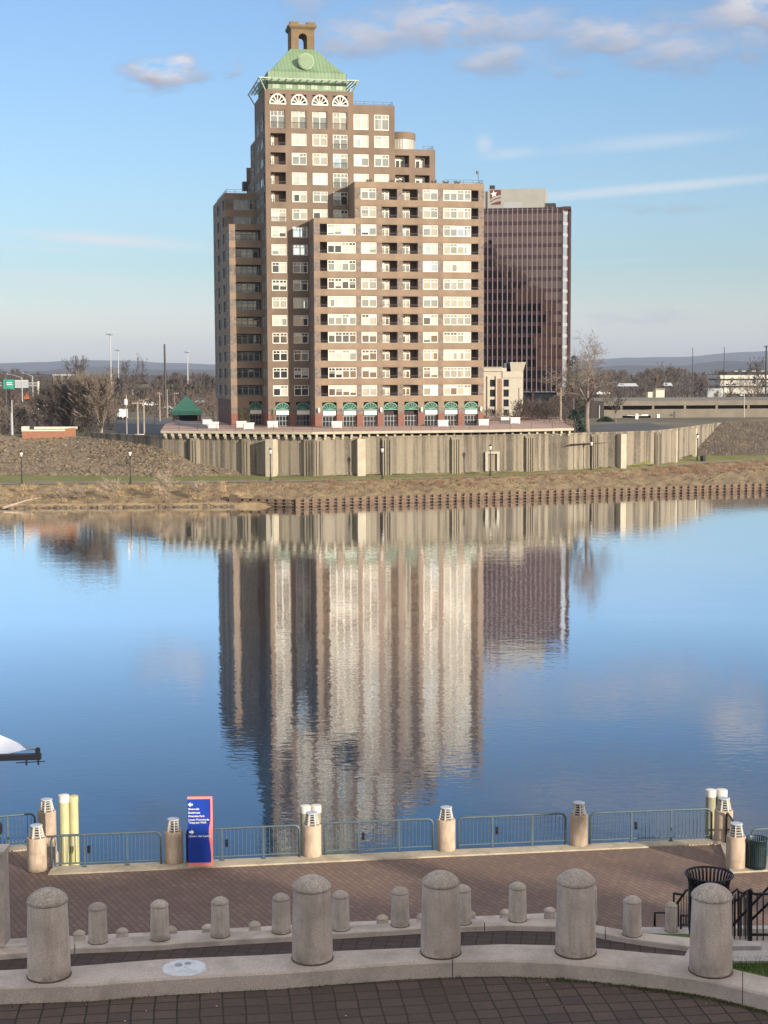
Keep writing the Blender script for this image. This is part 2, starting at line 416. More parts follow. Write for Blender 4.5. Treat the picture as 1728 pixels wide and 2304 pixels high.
# ------------------------------------------------------------------ mesh helpers
class MB:
    def __init__(s): s.v = []; s.f = []; s.mi = []
    def add(s, vs, fs, mi=0):
        o = len(s.v); s.v += [tuple(q) for q in vs]; s.f += [tuple(i + o for i in q) for q in fs]; s.mi += [mi] * len(fs)
    def box(s, x0, x1, y0, y1, z0, z1, mi=0, M=None):
        vs = [Vector((x, y, z)) for z in (z0, z1) for y in (y0, y1) for x in (x0, x1)]
        if M is not None: vs = [M @ q for q in vs]
        s.add(vs, [(0, 2, 3, 1), (4, 5, 7, 6), (0, 1, 5, 4), (2, 6, 7, 3), (0, 4, 6, 2), (1, 3, 7, 5)], mi)
    def bar(s, p0, p1, wx, wz, mi=0):
        p0 = Vector(p0); p1 = Vector(p1); d = (p1 - p0); ln = d.length
        if ln < 1e-6: return
        z = d / ln; a = Vector((0, 0, 1)) if abs(z.z) < .95 else Vector((0, 1, 0))
        x = z.cross(a).normalized(); y = x.cross(z).normalized()
        vs = [p + x * (sx * wx / 2) + y * (sy * wz / 2) for p in (p0, p1) for sx, sy in ((-1, -1), (1, -1), (1, 1), (-1, 1))]
        s.add(vs, [(3, 2, 1, 0), (4, 5, 6, 7), (0, 1, 5, 4), (1, 2, 6, 5), (2, 3, 7, 6), (3, 0, 4, 7)], mi)
    def tube(s, p0, p1, r0, r1=None, n=8, mi=0, cap=True):
        r1 = r0 if r1 is None else r1
        p0 = Vector(p0); p1 = Vector(p1); d = p1 - p0
        if d.length < 1e-6: return
        z = d.normalized(); a = Vector((0, 0, 1)) if abs(z.z) < .95 else Vector((0, 1, 0))
        x = z.cross(a).normalized(); y = x.cross(z)
        vs = []
        for p, r in ((p0, r0), (p1, r1)):
            for k in range(n):
                t = 2 * math.pi * k / n; vs.append(p + x * (r * math.cos(t)) + y * (r * math.sin(t)))
        fs = [(k, k + n, (k + 1) % n + n, (k + 1) % n) for k in range(n)]
        if cap: fs += [tuple(range(n)), tuple(range(2 * n - 1, n - 1, -1))]
        s.add(vs, fs, mi)
    def path(s, pts, r, n=6, mi=0):
        pts = [Vector(p) for p in pts]; rings = []
        for i, p in enumerate(pts):
            d = (pts[min(i + 1, len(pts) - 1)] - pts[max(i - 1, 0)]).normalized()
            a = Vector((0, 0, 1)) if abs(d.z) < .9 else Vector((0, 1, 0))
            if rings: x = (px - d * px.dot(d)).normalized()
            else: x = d.cross(a).normalized()
            px = x; y = d.cross(x)
            rr = r[i] if isinstance(r, (list, tuple)) else r
            rings.append([p + x * (rr * math.cos(2 * math.pi * k / n)) + y * (rr * math.sin(2 * math.pi * k / n)) for k in range(n)])
        vs = [q for rg in rings for q in rg]
        fs = [(i * n + k, i * n + (k + 1) % n, (i + 1) * n + (k + 1) % n, (i + 1) * n + k) for i in range(len(pts) - 1) for k in range(n)]
        fs += [tuple(range(n - 1, -1, -1)), tuple(range((len(pts) - 1) * n, len(pts) * n))]
        s.add(vs, fs, mi)
    def lathe(s, prof, c=(0, 0, 0), n=24, mi=0, closed=True):
        vs = [(c[0] + r * math.cos(2 * math.pi * k / n), c[1] + r * math.sin(2 * math.pi * k / n), c[2] + z) for r, z in prof for k in range(n)]
        fs = [(i * n + k, i * n + (k + 1) % n, (i + 1) * n + (k + 1) % n, (i + 1) * n + k) for i in range(len(prof) - 1) for k in range(n)]
        if closed: fs += [tuple(range(n - 1, -1, -1)), tuple(range((len(prof) - 1) * n, len(prof) * n))]
        s.add(vs, fs, mi)
    def prism(s, poly, z0, z1, mi=0, mi_top=None):
        n = len(poly)
        s.add([(p[0], p[1], z0) for p in poly] + [(p[0], p[1], z1) for p in poly],
              [tuple(range(n - 1, -1, -1))] + [(k, (k + 1) % n, (k + 1) % n + n, k + n) for k in range(n)], mi)
        s.add([(p[0], p[1], z1) for p in poly], [tuple(range(n))], mi if mi_top is None else mi_top)
    def slab_xz(s, poly, y0, y1, mi=0):      # outline in x,z given a thickness in y
        n = len(poly)
        s.add([(p[0], y0, p[1]) for p in poly] + [(p[0], y1, p[1]) for p in poly],
              [tuple(range(n - 1, -1, -1)), tuple(range(n, 2 * n))] + [(k, (k + 1) % n, (k + 1) % n + n, k + n) for k in range(n)], mi)
    def mesh(s, name, mats, smooth=False):
        me = bpy.data.meshes.new(name); me.from_pydata(s.v, [], s.f)
        for q in mats: me.materials.append(MAT[q] if isinstance(q, str) else q)
        if len(mats) > 1: me.polygons.foreach_set('material_index', s.mi)
        if smooth: me.polygons.foreach_set('use_smooth', [True] * len(s.f))
        me.update(); return me
    def build(s, name, mats, parent=None, smooth=False, recalc=False, autosmooth=None):
        if isinstance(mats, str): mats = [mats]
        me = s.mesh(name, mats, smooth)
        if recalc:
            bm = bmesh.new(); bm.from_mesh(me); bmesh.ops.recalc_face_normals(bm, faces=bm.faces); bm.to_mesh(me); bm.free()
        if autosmooth and hasattr(me, 'set_sharp_from_angle'):
            me.polygons.foreach_set('use_smooth', [True] * len(s.f)); me.set_sharp_from_angle(angle=R(autosmooth))
        o = bpy.data.objects.new(name, me); C.objects.link(o)
        if parent is not None: o.parent = parent
        return o
def tag(o, label=None, cat=None, group=None, kind=None):
    if label: o['label'] = label
    if cat: o['category'] = cat
    if group: o['group'] = group
    if kind: o['kind'] = kind
    return o
def thing(name, label, cat, loc=(0, 0, 0), rz=0.0, group=None):
    o = bpy.data.objects.new(name, None); C.objects.link(o); o.location = loc; o.rotation_euler = (0, 0, rz)
    o.empty_display_size = .3
    return tag(o, label, cat, group)
def copy_tree(o, parent=None):
    c = o.copy(); C.objects.link(c)
    if parent is not None: c.parent = parent
    for ch in [q for q in o.children]: copy_tree(ch, c)
    return c
def dup(o, loc, rz=0.0, label=None, group=None, scale=None):
    c = copy_tree(o); c.location = loc; c.rotation_euler = (0, 0, rz)
    if scale: c.scale = (scale,) * 3 if isinstance(scale, (int, float)) else scale
    if label: c['label'] = label
    if group: c['group'] = group
    return c
def lerp(a, b, t): return a + (b - a) * t
def poly_at(pts, x):
    if x <= pts[0][0]: return pts[0][1]
    for (x0, y0), (x1, y1) in zip(pts, pts[1:]):
        if x <= x1: return lerp(y0, y1, (x - x0) / (x1 - x0))
    return pts[-1][1]

# ------------------------------------------------------------------ setting: far bank, water, ground
def structure(o, name=None): o['kind'] = 'structure'; return o
# waterline (px, Y), brush top (px, Y, z), slope foot (px, Y, z), slope head
ST = [-420, -150, 0, 150, 300, 370, 430, 500, 560, 640, 703, 800, 900, 1000, 1100, 1200, 1330, 1400, 1467, 1520, 1555, 1600, 1640, 1728, 1900, 2200]
def u_of(px): return px_ray(px, 1000).x / px_ray(px, 1000).y
water_y = [(-420, 214), (0, 218), (500, 219), (662, 219), (1060, 229), (1728, 246), (2200, 258)]
brush_y = [(-420, 230), (0, 231), (300, 232), (640, 234), (703, 236), (1100, 243), (1467, 262), (1728, 283), (2200, 300)]
brush_z = [(-420, 2.3), (640, 2.3), (1100, 2.3), (1728, 2.6), (2200, 2.7)]
foot_y = [(-420, 249), (0, 250), (200, 248), (366, 245), (430, 245.5), (500, 247), (560, 247.9), (703, 244.7), (1100, 250.7), (1330, 258.4), (1467, 263.6), (1555, 284.3), (1600, 288), (1728, 292), (2200, 300)]
foot_z = [(-420, 2.7), (560, 2.6), (1100, 2.6), (1330, 2.8), (1467, 2.9), (1555, 3.3), (1728, 3.0), (2200, 3.0)]
# head of the slope: levee on the left, berm on the right, hidden behind the wall between
head_y = [(-420, 276), (150, 272), (205, 267.6), (300, 258.2), (366, 252.7), (437, 251.0), (560, 248.4), (703, 245.2), (1100, 251.2), (1330, 258.9), (1467, 264.1), (1512, 272.9), (1555, 284.8), (1590, 296), (1624, 306.5), (1728, 312), (2200, 320)]
head_z = [(-420, 8.1), (0, 8.1), (205, 7.9), (300, 7.5), (366, 6.7), (437, 4.4), (560, 2.7), (703, 2.65), (1100, 2.65), (1330, 2.85), (1467, 2.95), (1555, 3.5), (1590, 6.0), (1624, 8.9), (1728, 9.0), (2200, 9.0)]
def gp(px, Y, z): return Vector((u_of(px) * Y, Y, z))
def interp_st(px, a, b): return poly_at(a, px), poly_at(b, px)
def band(name, r0, r1, nx, ny, matname, amp=0.0, seed=1, mats=None):
    rnd = random.Random(seed)
    m = MB(); rows = []
    for j in range(ny + 1):
        for i in range(nx + 1):
            px = lerp(ST[0], ST[-1], i / nx)
            y0, z0 = r0(px); y1, z1 = r1(px); t = j / ny
            edge = 0 if j in (0, ny) else 1
            m.v.append(tuple(gp(px, lerp(y0, y1, t), lerp(z0, z1, t) + edge * rnd.uniform(-amp, amp))))
    for j in range(ny):
        for i in range(nx):
            a = j * (nx + 1) + i; m.f.append((a, a + 1, a + nx + 2, a + nx + 1)); m.mi.append(0)
    o = m.build(name, [matname], smooth=True); structure(o); return o
rw = lambda px: (poly_at(water_y, px) - .8, -.8)
rw0 = lambda px: (poly_at(water_y, px) + .6, .55)
rb = lambda px: (poly_at(brush_y, px), poly_at(brush_z, px))
rf = lambda px: (poly_at(foot_y, px), poly_at(foot_z, px))
rh = lambda px: (poly_at(head_y, px), poly_at(head_z, px))
band('river_edge', rw, rw0, 200, 2, 'brush_ground', .15, 1)
band('riverbank', rw0, rb, 260, 14, 'brush_ground', .28, 2)
band('grass_verge', rb, rf, 120, 4, 'verge_grass', .04, 3)
def midf(px, t=.5):
    a, b = rb(px), rf(px); return (lerp(a[0], b[0], t), lerp(a[1], b[1], t))
pm = MB()
for i in range(161):
    px = lerp(ST[0], ST[-1], i / 160)
    for tt in (.10, .34):
        y, z = midf(px, tt); pm.v.append(tuple(gp(px, y, z + .06)))
for i in range(160): pm.f.append((2 * i, 2 * i + 2, 2 * i + 3, 2 * i + 1)); pm.mi.append(0)
structure(pm.build('path', ['path_surface']))
lev = band('embankment', rf, rh, 260, 14, 'riprap_ground', .22, 4)
lev.data.materials.append(MAT['dark_slope']); lev.data.materials.append(MAT['far_ground'])
for p in lev.data.polygons:
    px = lerp(ST[0], ST[-1], (p.index % 260) / 260)
    if px > 1450: p.material_index = 1
# ground behind: from slope head to far
def fg(px, t):
    y, z = rh(px)
    nodes = [(0, y, z), (1, y + 5, 7.0 if 380 < px < 1500 else z), (2, y + 14, 7.0), (3, 420, 7.0), (4, 900, 5.0), (5, 2500, 3), (6, 14000, 0)]
    return nodes[t][1], nodes[t][2]
m = MB(); PXS = [lerp(-420, 2200, i / 120) for i in range(121)]
for t_ in range(7):
    for px in PXS:
        y, z = fg(px, t_); m.v.append(tuple(gp(px if t_ < 4 else (px - 864) * (1 + .8 * (t_ - 3)) + 864, y, z)))
for t_ in range(6):
    for i in range(120):
        a = t_ * 121 + i; m.f.append((a, a + 1, a + 122, a + 121)); m.mi.append(1 if t_ < 2 else 0)
structure(m.build('terrain', ['far_ground', 'verge_grass']))
# water
m = MB(); m.add([(-900, 30, 0), (900, 30, 0), (900, 262, 0), (-900, 262, 0)], [(0, 1, 2, 3)])
structure(m.build('river', ['river_water']))
m = MB(); m.add([(-900, -400, -3), (900, -400, -3), (900, 262, -3), (-900, 262, -3)], [(0, 1, 2, 3)])
structure(m.build('riverbed', ['dark_slope']))

# asphalt lots
m = MB()
def ppoly(m, pts, z, mi=0):
    vs = [at_z(x, y, z) for x, y in pts]; m.add(vs, [tuple(range(len(vs)))], mi)
ppoly(m, [(262, 977), (262, 944), (480, 941), (480, 1000), (380, 1000)], 7.06)
structure(m.build('road', ['asphalt']))
m = MB(); ppoly(m, [(1285, 980), (1300, 958), (1400, 953), (1460, 951), (1480, 956), (1530, 964), (1480, 990), (1285, 1000)], 7.06)
structure(m.build('parking_lot', ['asphalt']))

# ------------------------------------------------------------------ hills
def hill(name, Y, prof, matname, depth):
    m = MB(); n = 160; rnd = random.Random(int(Y))
    xs = [lerp(-1100, 2900, i / n) for i in range(n + 1)]
    hs = []
    for i, px in enumerate(xs):
        y = poly_at(prof, px) + .9 * math.sin(px * .021) + .6 * math.sin(px * .053 + 1) + rnd.uniform(-.35, .35)
        hs.append(at_y(px, y, Y))
    for j in range(9):
        t = j / 8
        for p in hs:
            m.v.append((p.x * (1 - .12 * (1 - t)), Y - depth * (1 - t), max(0, p.z * math.sin(t * math.pi / 2) ** .8)))
    for j in range(8):
        for i in range(n):
            a = j * (n + 1) + i; m.f.append((a, a + 1, a + n + 2, a + n + 1)); m.mi.append(0)
    base = len(m.v)
    for p in hs: m.v.append((p.x, Y + depth * .6, 0))
    for i in range(n): a = 8 * (n + 1) + i; m.f.append((a, a + 1, base + i + 1, base + i)); m.mi.append(0)
    structure(m.build(name, [matname], smooth=True))
hill('hills', 9000, [(-1100, 822), (0, 817), (80, 815), (200, 811), (300, 812), (480, 820), (900, 822), (1300, 812), (1400, 806), (1450, 805), (1500, 804), (1570, 800), (1650, 793), (1728, 791), (2900, 800)], 'hill_wood', 2500)
hill('hills', 4500, [(-1100, 840), (0, 836), (120, 834), (200, 826), (300, 830), (480, 832), (900, 834), (1300, 828), (1390, 824), (1420, 822), (1520, 824), (1560, 817), (1620, 812), (1728, 816), (2900, 830)], 'hill_wood', 1200)
# ------------------------------------------------------------------ flood wall and deck
WALL = [(205, 268), (300, 258.5), (366, 253), (703, 245), (1100, 251), (1291, 256.5), (1330, 258.8), (1467, 264), (1512, 273), (1555, 285), (1624, 307)]
def wallp(px): return gp(px, poly_at(WALL, px), 0)
fw = thing('flood_wall', 'long stained concrete flood wall with buttresses along the far riverbank', 'wall', tuple(wallp(703)))
o0 = wallp(703)
def seg_box(m, p, q, d0, d1, z0, z1, mi=0, z1b=None):     # box along p->q, from d0 (river side, negative) to d1
    p = Vector((p.x, p.y, 0)) - Vector((o0.x, o0.y, 0)); q = Vector((q.x, q.y, 0)) - Vector((o0.x, o0.y, 0))
    t = (q - p).normalized(); n = Vector((-t.y, t.x, 0))
    z1b = z1 if z1b is None else z1b
    vs = []
    for (a, zt) in ((p, z1), (q, z1b)):
        for d in (d0, d1):
            vs += [a + n * d + Vector((0, 0, z0)), a + n * d + Vector((0, 0, zt))]
    m.add(vs, [(0, 2, 3, 1), (4, 5, 7, 6), (0, 1, 5, 4), (2, 6, 7, 3), (1, 3, 7, 5), (0, 4, 6, 2)], mi)
bays = [205, 250, 300, 366, 440, 555, 615, 703, 805, 867, 1024, 1188, 1291, 1335, 1393, 1475, 1512, 1555, 1592, 1624]
for a, b_ in zip(bays, bays[1:]):
    p, q = wallp(a), wallp(b_); t = (q - p).normalized()
    m = MB(); seg_box(m, p + t * .05, q - t * .05, 0, .5, 1.6, 8.55)
    m2 = MB(); seg_box(m2, p + t * .03, q - t * .03, -.10, .6, 8.55, 8.85)
    pn = m.build('panel', 'floodwall_concrete', fw); m2.build('coping', 'floodwall_concrete', pn)
    m3 = MB(); seg_box(m3, p + t * .2, q - t * .2, -.07, .0, 2.0, 3.1); m3.build('plinth', 'floodwall_concrete', pn)
def butt(px, w_, d, mats, grooves=0, z1=8.5):
    p = wallp(px); q = wallp(px + 3); t = (q - p).normalized()
    m = MB()
    if grooves:
        seg_box(m, p - t * (w_ / 2), p + t * (w_ / 2), -d * .6, -.002, 1.6, z1)
        for k in range(grooves):
            c = p + t * ((k - (grooves - 1) / 2) * w_ / grooves)
            seg_box(m, c - t * (w_ / grooves * .3), c + t * (w_ / grooves * .3), -d, -d * .6, 1.6, z1 - .3)
    else: seg_box(m, p - t * (w_ / 2), p + t * (w_ / 2), -d, -.002, 1.6, z1)
    m.build('buttress', mats, fw)
for px, w_, d, g, mt_ in [(440, 1.5, .8, 3, 'floodwall_concrete'), (555, 1.4, .7, 3, 'floodwall_concrete'), (617, 1.3, 2.2, 0, 'concrete_light'),
                      (698, 1.9, .6, 4, 'floodwall_concrete'), (714, 1.6, .5, 3, 'floodwall_concrete'), (810, 1.3, 1.3, 0, 'concrete_light'),
                      (869, 1.6, .6, 4, 'floodwall_concrete'), (1025, 1.6, .6, 4, 'floodwall_concrete'), (1190, 1.6, .6, 4, 'floodwall_concrete'),
                      (1336, 1.5, .6, 4, 'floodwall_concrete'), (1394, 1.1, 1.3, 0, 'concrete_light'), (1477, 1.6, .6, 4, 'floodwall_concrete'),
                      (1512, .9, .9, 0, 'concrete_light'), (1556, .9, .9, 0, 'concrete_light')]:
    butt(px, w_, d, mt_, g)
# pale patch of fresh paint round a blocked doorway on the wall
m = MB(); p, q = wallp(1092), wallp(1124); t = (q - p).normalized(); hh = (q - p).length
seg_box(m, p, p + t * .45, -.03, -.004, 2.9, 6.1); seg_box(m, q - t * .45, q, -.03, -.004, 2.9, 6.1); seg_box(m, p + t * .45, q - t * .45, -.03, -.004, 5.7, 6.1)
mat('old_paint', (.36, .34, .29), .9, .2, 3)
m.build('painted_surround', 'old_paint', fw)

DE = [(362, 252.0), (703, 244.0), (1100, 250.0), (1291, 255.6)]
dk = thing('plaza_deck', 'wide concrete plaza deck on brackets above the flood wall', 'deck', tuple(gp(703, 244, 9.3)))
dof = gp(703, 244, 9.3)
poly = [gp(px, Y, 0) for px, Y in DE] + [gp(1272, 275, 0), gp(1262, 330, 0), gp(420, 330, 0), gp(372, 285, 0)]
m = MB(); m.prism([(p.x - dof.x, p.y - dof.y) for p in poly], 0, .4, 1, 0); m.build('slab', ['deck_pink', 'concrete_light'], dk)
proto = None
for (a, b_, n) in ((362, 703, 20), (703, 1291, 31)):
    pa, pb = gp(a, poly_at(DE, a), 0), gp(b_, poly_at(DE, b_), 0); t = (pb - pa).normalized(); ang = math.atan2(t.y, t.x)
    for k in range(n):
        p = pa.lerp(pb, (k + .5) / n)
        if proto is None:
            m = MB(); m.slab_xz([(-.17, -.5), (.17, -.5), (.17, 0), (-.17, 0)], .02, .9); m.slab_xz([(-.17, -.85), (.17, -.85), (.17, -.5), (-.17, -.5)], .45, .9)
            proto = m.build('bracket', 'concrete_light', dk); c = proto
        else: c = proto.copy(); C.objects.link(c); c.parent = dk
        c.location = (p.x - dof.x, p.y - dof.y, 0); c.rotation_euler = (0, 0, ang)
# thin railing round the deck edge
rl = thing('deck_railing', 'thin low railing along the edge of the plaza deck', 'railing', tuple(gp(703, 244.3, 9.7)))
ro = gp(703, 244.3, 9.7)
for (a, b_) in ((362, 703), (703, 1100), (1100, 1289)):
    pa = gp(a, poly_at(DE, a) + .25, 0) - Vector((ro.x, ro.y, 0)); pb = gp(b_, poly_at(DE, b_) + .25, 0) - Vector((ro.x, ro.y, 0))
    n = max(2, int((pb - pa).length / 3.2)); m = MB()
    for zz in (.4, .8, 1.05): m.bar(pa + Vector((0, 0, zz)), pb + Vector((0, 0, zz)), .04, .04)
    m.build('rail', 'rail_metal', rl)
    m = MB(); m.bar((0, 0, 0), (0, 0, 1.08), .06, .06); c = m.build('post', 'rail_metal', rl)
    for k in range(n):
        if k: c = c.copy(); C.objects.link(c)
        c.location = pa.lerp(pb, k / n)
rl2 = thing('deck_railing', 'brown pipe railing at the right back edge of the plaza deck', 'railing', tuple(gp(1289, 256.3, 9.7)))
q0 = gp(1289, 256.3, 9.7); m = MB(); pts = [gp(1289, 256.3, 9.7) - q0, gp(1271, 275, 9.7) - q0, gp(1180, 292, 9.7) - q0]
for a, b_ in zip(pts, pts[1:]):
    for zz in (.3, .6, .9, 1.2): m.bar(a + Vector((0, 0, zz)), b_ + Vector((0, 0, zz)), .06, .06)
m.build('rail', 'rust', rl2); m = MB()
for a, b_ in zip(pts, pts[1:]):
    n = int((b_ - a).length / 2)
    for k in range(n + 1):
        m = MB(); p = a.lerp(b_, k / n); m.bar(p, p + Vector((0, 0, 1.25)), .08, .08); m.build('post', 'rust', rl2)

# ------------------------------------------------------------------ apartment tower
AL = R(11.5)
O = gp(706, 265, 9.7)
apt = thing('apartment_tower', 'tall brown stepped apartment tower with green copper roof and rows of cream windows', 'building', tuple(O), AL)
nA = Vector((-math.sin(AL), math.cos(AL), 0)); tA = Vector((math.cos(AL), math.sin(AL), 0))
def A(px, py, b):
    d = px_ray(px, py); c0 = Vector((0, 0, CAMZ)); P0 = O + nA * b
    t = (P0 - c0).dot(nA) / d.dot(nA); p = c0 + d * t - O
    return p.dot(tA), p.z
def Aa(px, py, b): return A(px, py, b)[0]
def Az(px, py, b): return A(px, py, b)[1]
def front(b): return lambda s, d, z: (s, b + d, z)
def left(a): return lambda s, d, z: (a + d, s, z)
def pbox(m, P, s0, s1, d0, d1, z0, z1, mi=0):
    vs = [P(s, d, z) for z in (z0, z1) for d in (d0, d1) for s in (s0, s1)]
    m.add(vs, [(0, 2, 3, 1), (4, 5, 7, 6), (0, 1, 5, 4), (2, 6, 7, 3), (0, 4, 6, 2), (1, 3, 7, 5)], mi)
def wall(P, s0, s1, z0, z1, holes, matfn, m=None):
    m = m or MB(); zc_ = [2.2, 3.2] if z0 < 1 else []
    xs = sorted({s0, s1, *[h[0] for h in holes], *[h[1] for h in holes]}); zs = sorted({z0, z1, *zc_, *[h[2] for h in holes], *[h[3] for h in holes]})
    xs = [x for x in xs if s0 <= x <= s1]; zs = [z for z in zs if z0 <= z <= z1]
    for x0, x1 in zip(xs, xs[1:]):
        for za, zb_ in zip(zs, zs[1:]):
            xc, zc = (x0 + x1) / 2, (za + zb_) / 2
            if any(h[0] < xc < h[1] and h[2] < zc < h[3] for h in holes): continue
            m.add([P(x0, 0, za), P(x1, 0, za), P(x1, 0, zb_), P(x0, 0, zb_)], [(0, 1, 2, 3)], matfn(xc, zc))
    for h in holes:
        a, b_, c, d, dep = h[:5]
        mi = matfn(a - .01, (c + d) / 2)
        m.add([P(a, 0, c), P(a, dep, c), P(a, dep, d), P(a, 0, d)], [(0, 1, 2, 3)], mi)
        m.add([P(b_, 0, c), P(b_, dep, c), P(b_, dep, d), P(b_, 0, d)], [(0, 1, 2, 3)], mi)
        m.add([P(a, 0, c), P(a, dep, c), P(b_, dep, c), P(b_, 0, c)], [(0, 1, 2, 3)], mi)
        m.add([P(a, 0, d), P(a, dep, d), P(b_, dep, d), P(b_, 0, d)], [(0, 1, 2, 3)], mi)
    return m
PK = ['pane_cream', 'pane_grey', 'pane_dark', 'pane_sky', 'pane_shade', 'pane_white', 'pane_buff']
wr = random.Random(5)
def win_frame(m, P, s0, s1, z0, z1, n, mi=0, sub=True):
    d0, d1 = .06, .20; f = .13
    pbox(m, P, s0, s1, d0, d1, z0, z0 + f, mi); pbox(m, P, s0, s1, d0, d1, z1 - f, z1, mi)
    pbox(m, P, s0, s0 + f, d0, d1, z0 + f, z1 - f, mi); pbox(m, P, s1 - f, s1, d0, d1, z0 + f, z1 - f, mi)
    zt_ = z0 + (z1 - z0) * .70; w_ = (s1 - s0) / n
    for k in range(n):
        a = s0 + k * w_
        if k: pbox(m, P, a - .09, a + .09, d0 + .01, d1, z0 + f, z1 - f, mi)
        pbox(m, P, a + .09 + .04 * (k == 0), a + w_ - .09 - .04 * (k == n - 1), d0 + .02, d1 - .01, zt_ - .05, zt_ + .05, mi)
        if sub: pbox(m, P, a + w_ / 2 - .04, a + w_ / 2 + .04, d0 + .02, d1 - .01, zt_ + .05, z1 - f, mi)
def win_pane(m, P, s0, s1, z0, z1, n, kind):
    f = .1; zt_ = z0 + (z1 - z0) * .70; w_ = (s1 - s0) / n
    cset = wr.choice([[0, 0, 5], [0, 6, 6], [5, 5, 0], [0, 0, 0], [0, 6, 1], [5, 0, 6]]); gset = wr.choice([[1, 1, 6], [6, 6, 1], [1, 1, 1], [3, 1, 1]])
    for k in range(n):
        a, b_ = s0 + k * w_ + .02, s0 + (k + 1) * w_ - .02
        lo = up = {'c': 0, 'g': 1, 'd': 2, 's': 3, 'h': 4, 'm': 1, 'x': 2}[kind]
        if kind == 'c': lo = wr.choice(cset); up = lo if wr.random() < .7 else wr.choice(cset); lo = 2 if wr.random() < .04 else lo
        if kind == 'g': lo = wr.choice(gset); up = wr.choice(cset) if wr.random() < .5 else lo
        if kind == 'd': up = 2 if wr.random() < .75 else 0
        if kind == 'm': lo = wr.choice([2, 1, 0, 6, 2]); up = wr.choice([0, 5, 1, 2])
        if kind == 'x': lo = 2; up = 0
        tl = (wr.uniform(-.012, .012), wr.uniform(-.010, .010))
        def q(x0, x1, za, zb_, mi):
            dd = .15
            m.add([P(x0, dd + tl[0], za), P(x1, dd - tl[0], za), P(x1, dd - tl[0] + tl[1], zb_), P(x0, dd + tl[0] + tl[1], zb_)], [(0, 1, 2, 3)], mi)
        q(a, b_, zt_, z1 - f, up)
        if kind in 'dx' and wr.random() < .35:
            zm = lerp(z0, zt_, wr.uniform(.35, .8)); q(a, b_, zm, zt_, 0 if wr.random() < .6 else 1); q(a, b_, z0 + f, zm, lo)
        elif kind in 'cg' and wr.random() < .22:      # blind half way, or a curtain at one side
            if wr.random() < .5: zm = lerp(z0, zt_, wr.uniform(.2, .6)); q(a, b_, zm, zt_, lo); q(a, b_, z0 + f, zm, wr.choice([2, 1, 6]))
            else: xm = lerp(a, b_, wr.uniform(.3, .7)); q(a, xm, z0 + f, zt_, lo); q(xm, b_, z0 + f, zt_, wr.choice([2, 1, 6, 3]))
        else: q(a, b_, z0 + f, zt_, lo)
stuff_f, stuff_p = MB(), MB()
def window(P, s0, s1, z0, z1, n, kind, mass=False, fm='window_frame', juliet=False, parent=None):
    if mass: win_frame(stuff_f, P, s0, s1, z0, z1, n); win_pane(stuff_p, P, s0, s1, z0, z1, n, kind); return
    m = MB(); win_frame(m, P, s0, s1, z0, z1, n); o = m.build('window', fm, parent or apt)
    m = MB(); win_pane(m, P, s0, s1, z0, z1, n, kind); m.build('pane', PK, o)
    if juliet:
        m = MB(); h = z0 + (z1 - z0) * .36
        pbox(m, P, s0 + .02, s1 - .02, -.05, -.01, h, h + .05); pbox(m, P, s0 + .02, s1 - .02, -.05, -.01, z0 + .05, z0 + .09)
        k = s0 + .05
        while k < s1: pbox(m, P, k, k + .03, -.045, -.015, z0 + .09, h); k += .2
        m.build('balustrade', 'rail_metal', o)
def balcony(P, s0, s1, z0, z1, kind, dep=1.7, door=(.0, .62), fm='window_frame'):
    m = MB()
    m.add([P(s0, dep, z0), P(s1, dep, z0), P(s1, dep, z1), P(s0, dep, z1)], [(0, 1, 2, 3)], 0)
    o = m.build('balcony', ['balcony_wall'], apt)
    if door:
        a, b_ = lerp(s0, s1, door[0]) + .06, lerp(s0, s1, door[1]); m = MB()
        Q = lambda s, d, z: P(s, d + dep - .25, z)
        n = max(2, round((b_ - a) / 1.1))
        win_frame(m, Q, a, b_, z0 + .02, z1 - .15, n, 0, False); dr = m.build('door', fm, o)
        m = MB(); win_pane(m, Q, a, b_, z0 + .02, z1 - .15, n, kind); m.build('pane', PK, dr) if False else m.build('pane', PK, o)
    m = MB(); h = z0 + .42
    pbox(m, P, s0 + .02, s1 - .02, .03, .07, h, h + .05)
    k = s0 + .08
    while k < s1 - .03: pbox(m, P, k, k + .025, .035, .06, z0 + .01, h); k += .22
    m.build('rail', 'rail_metal', o)

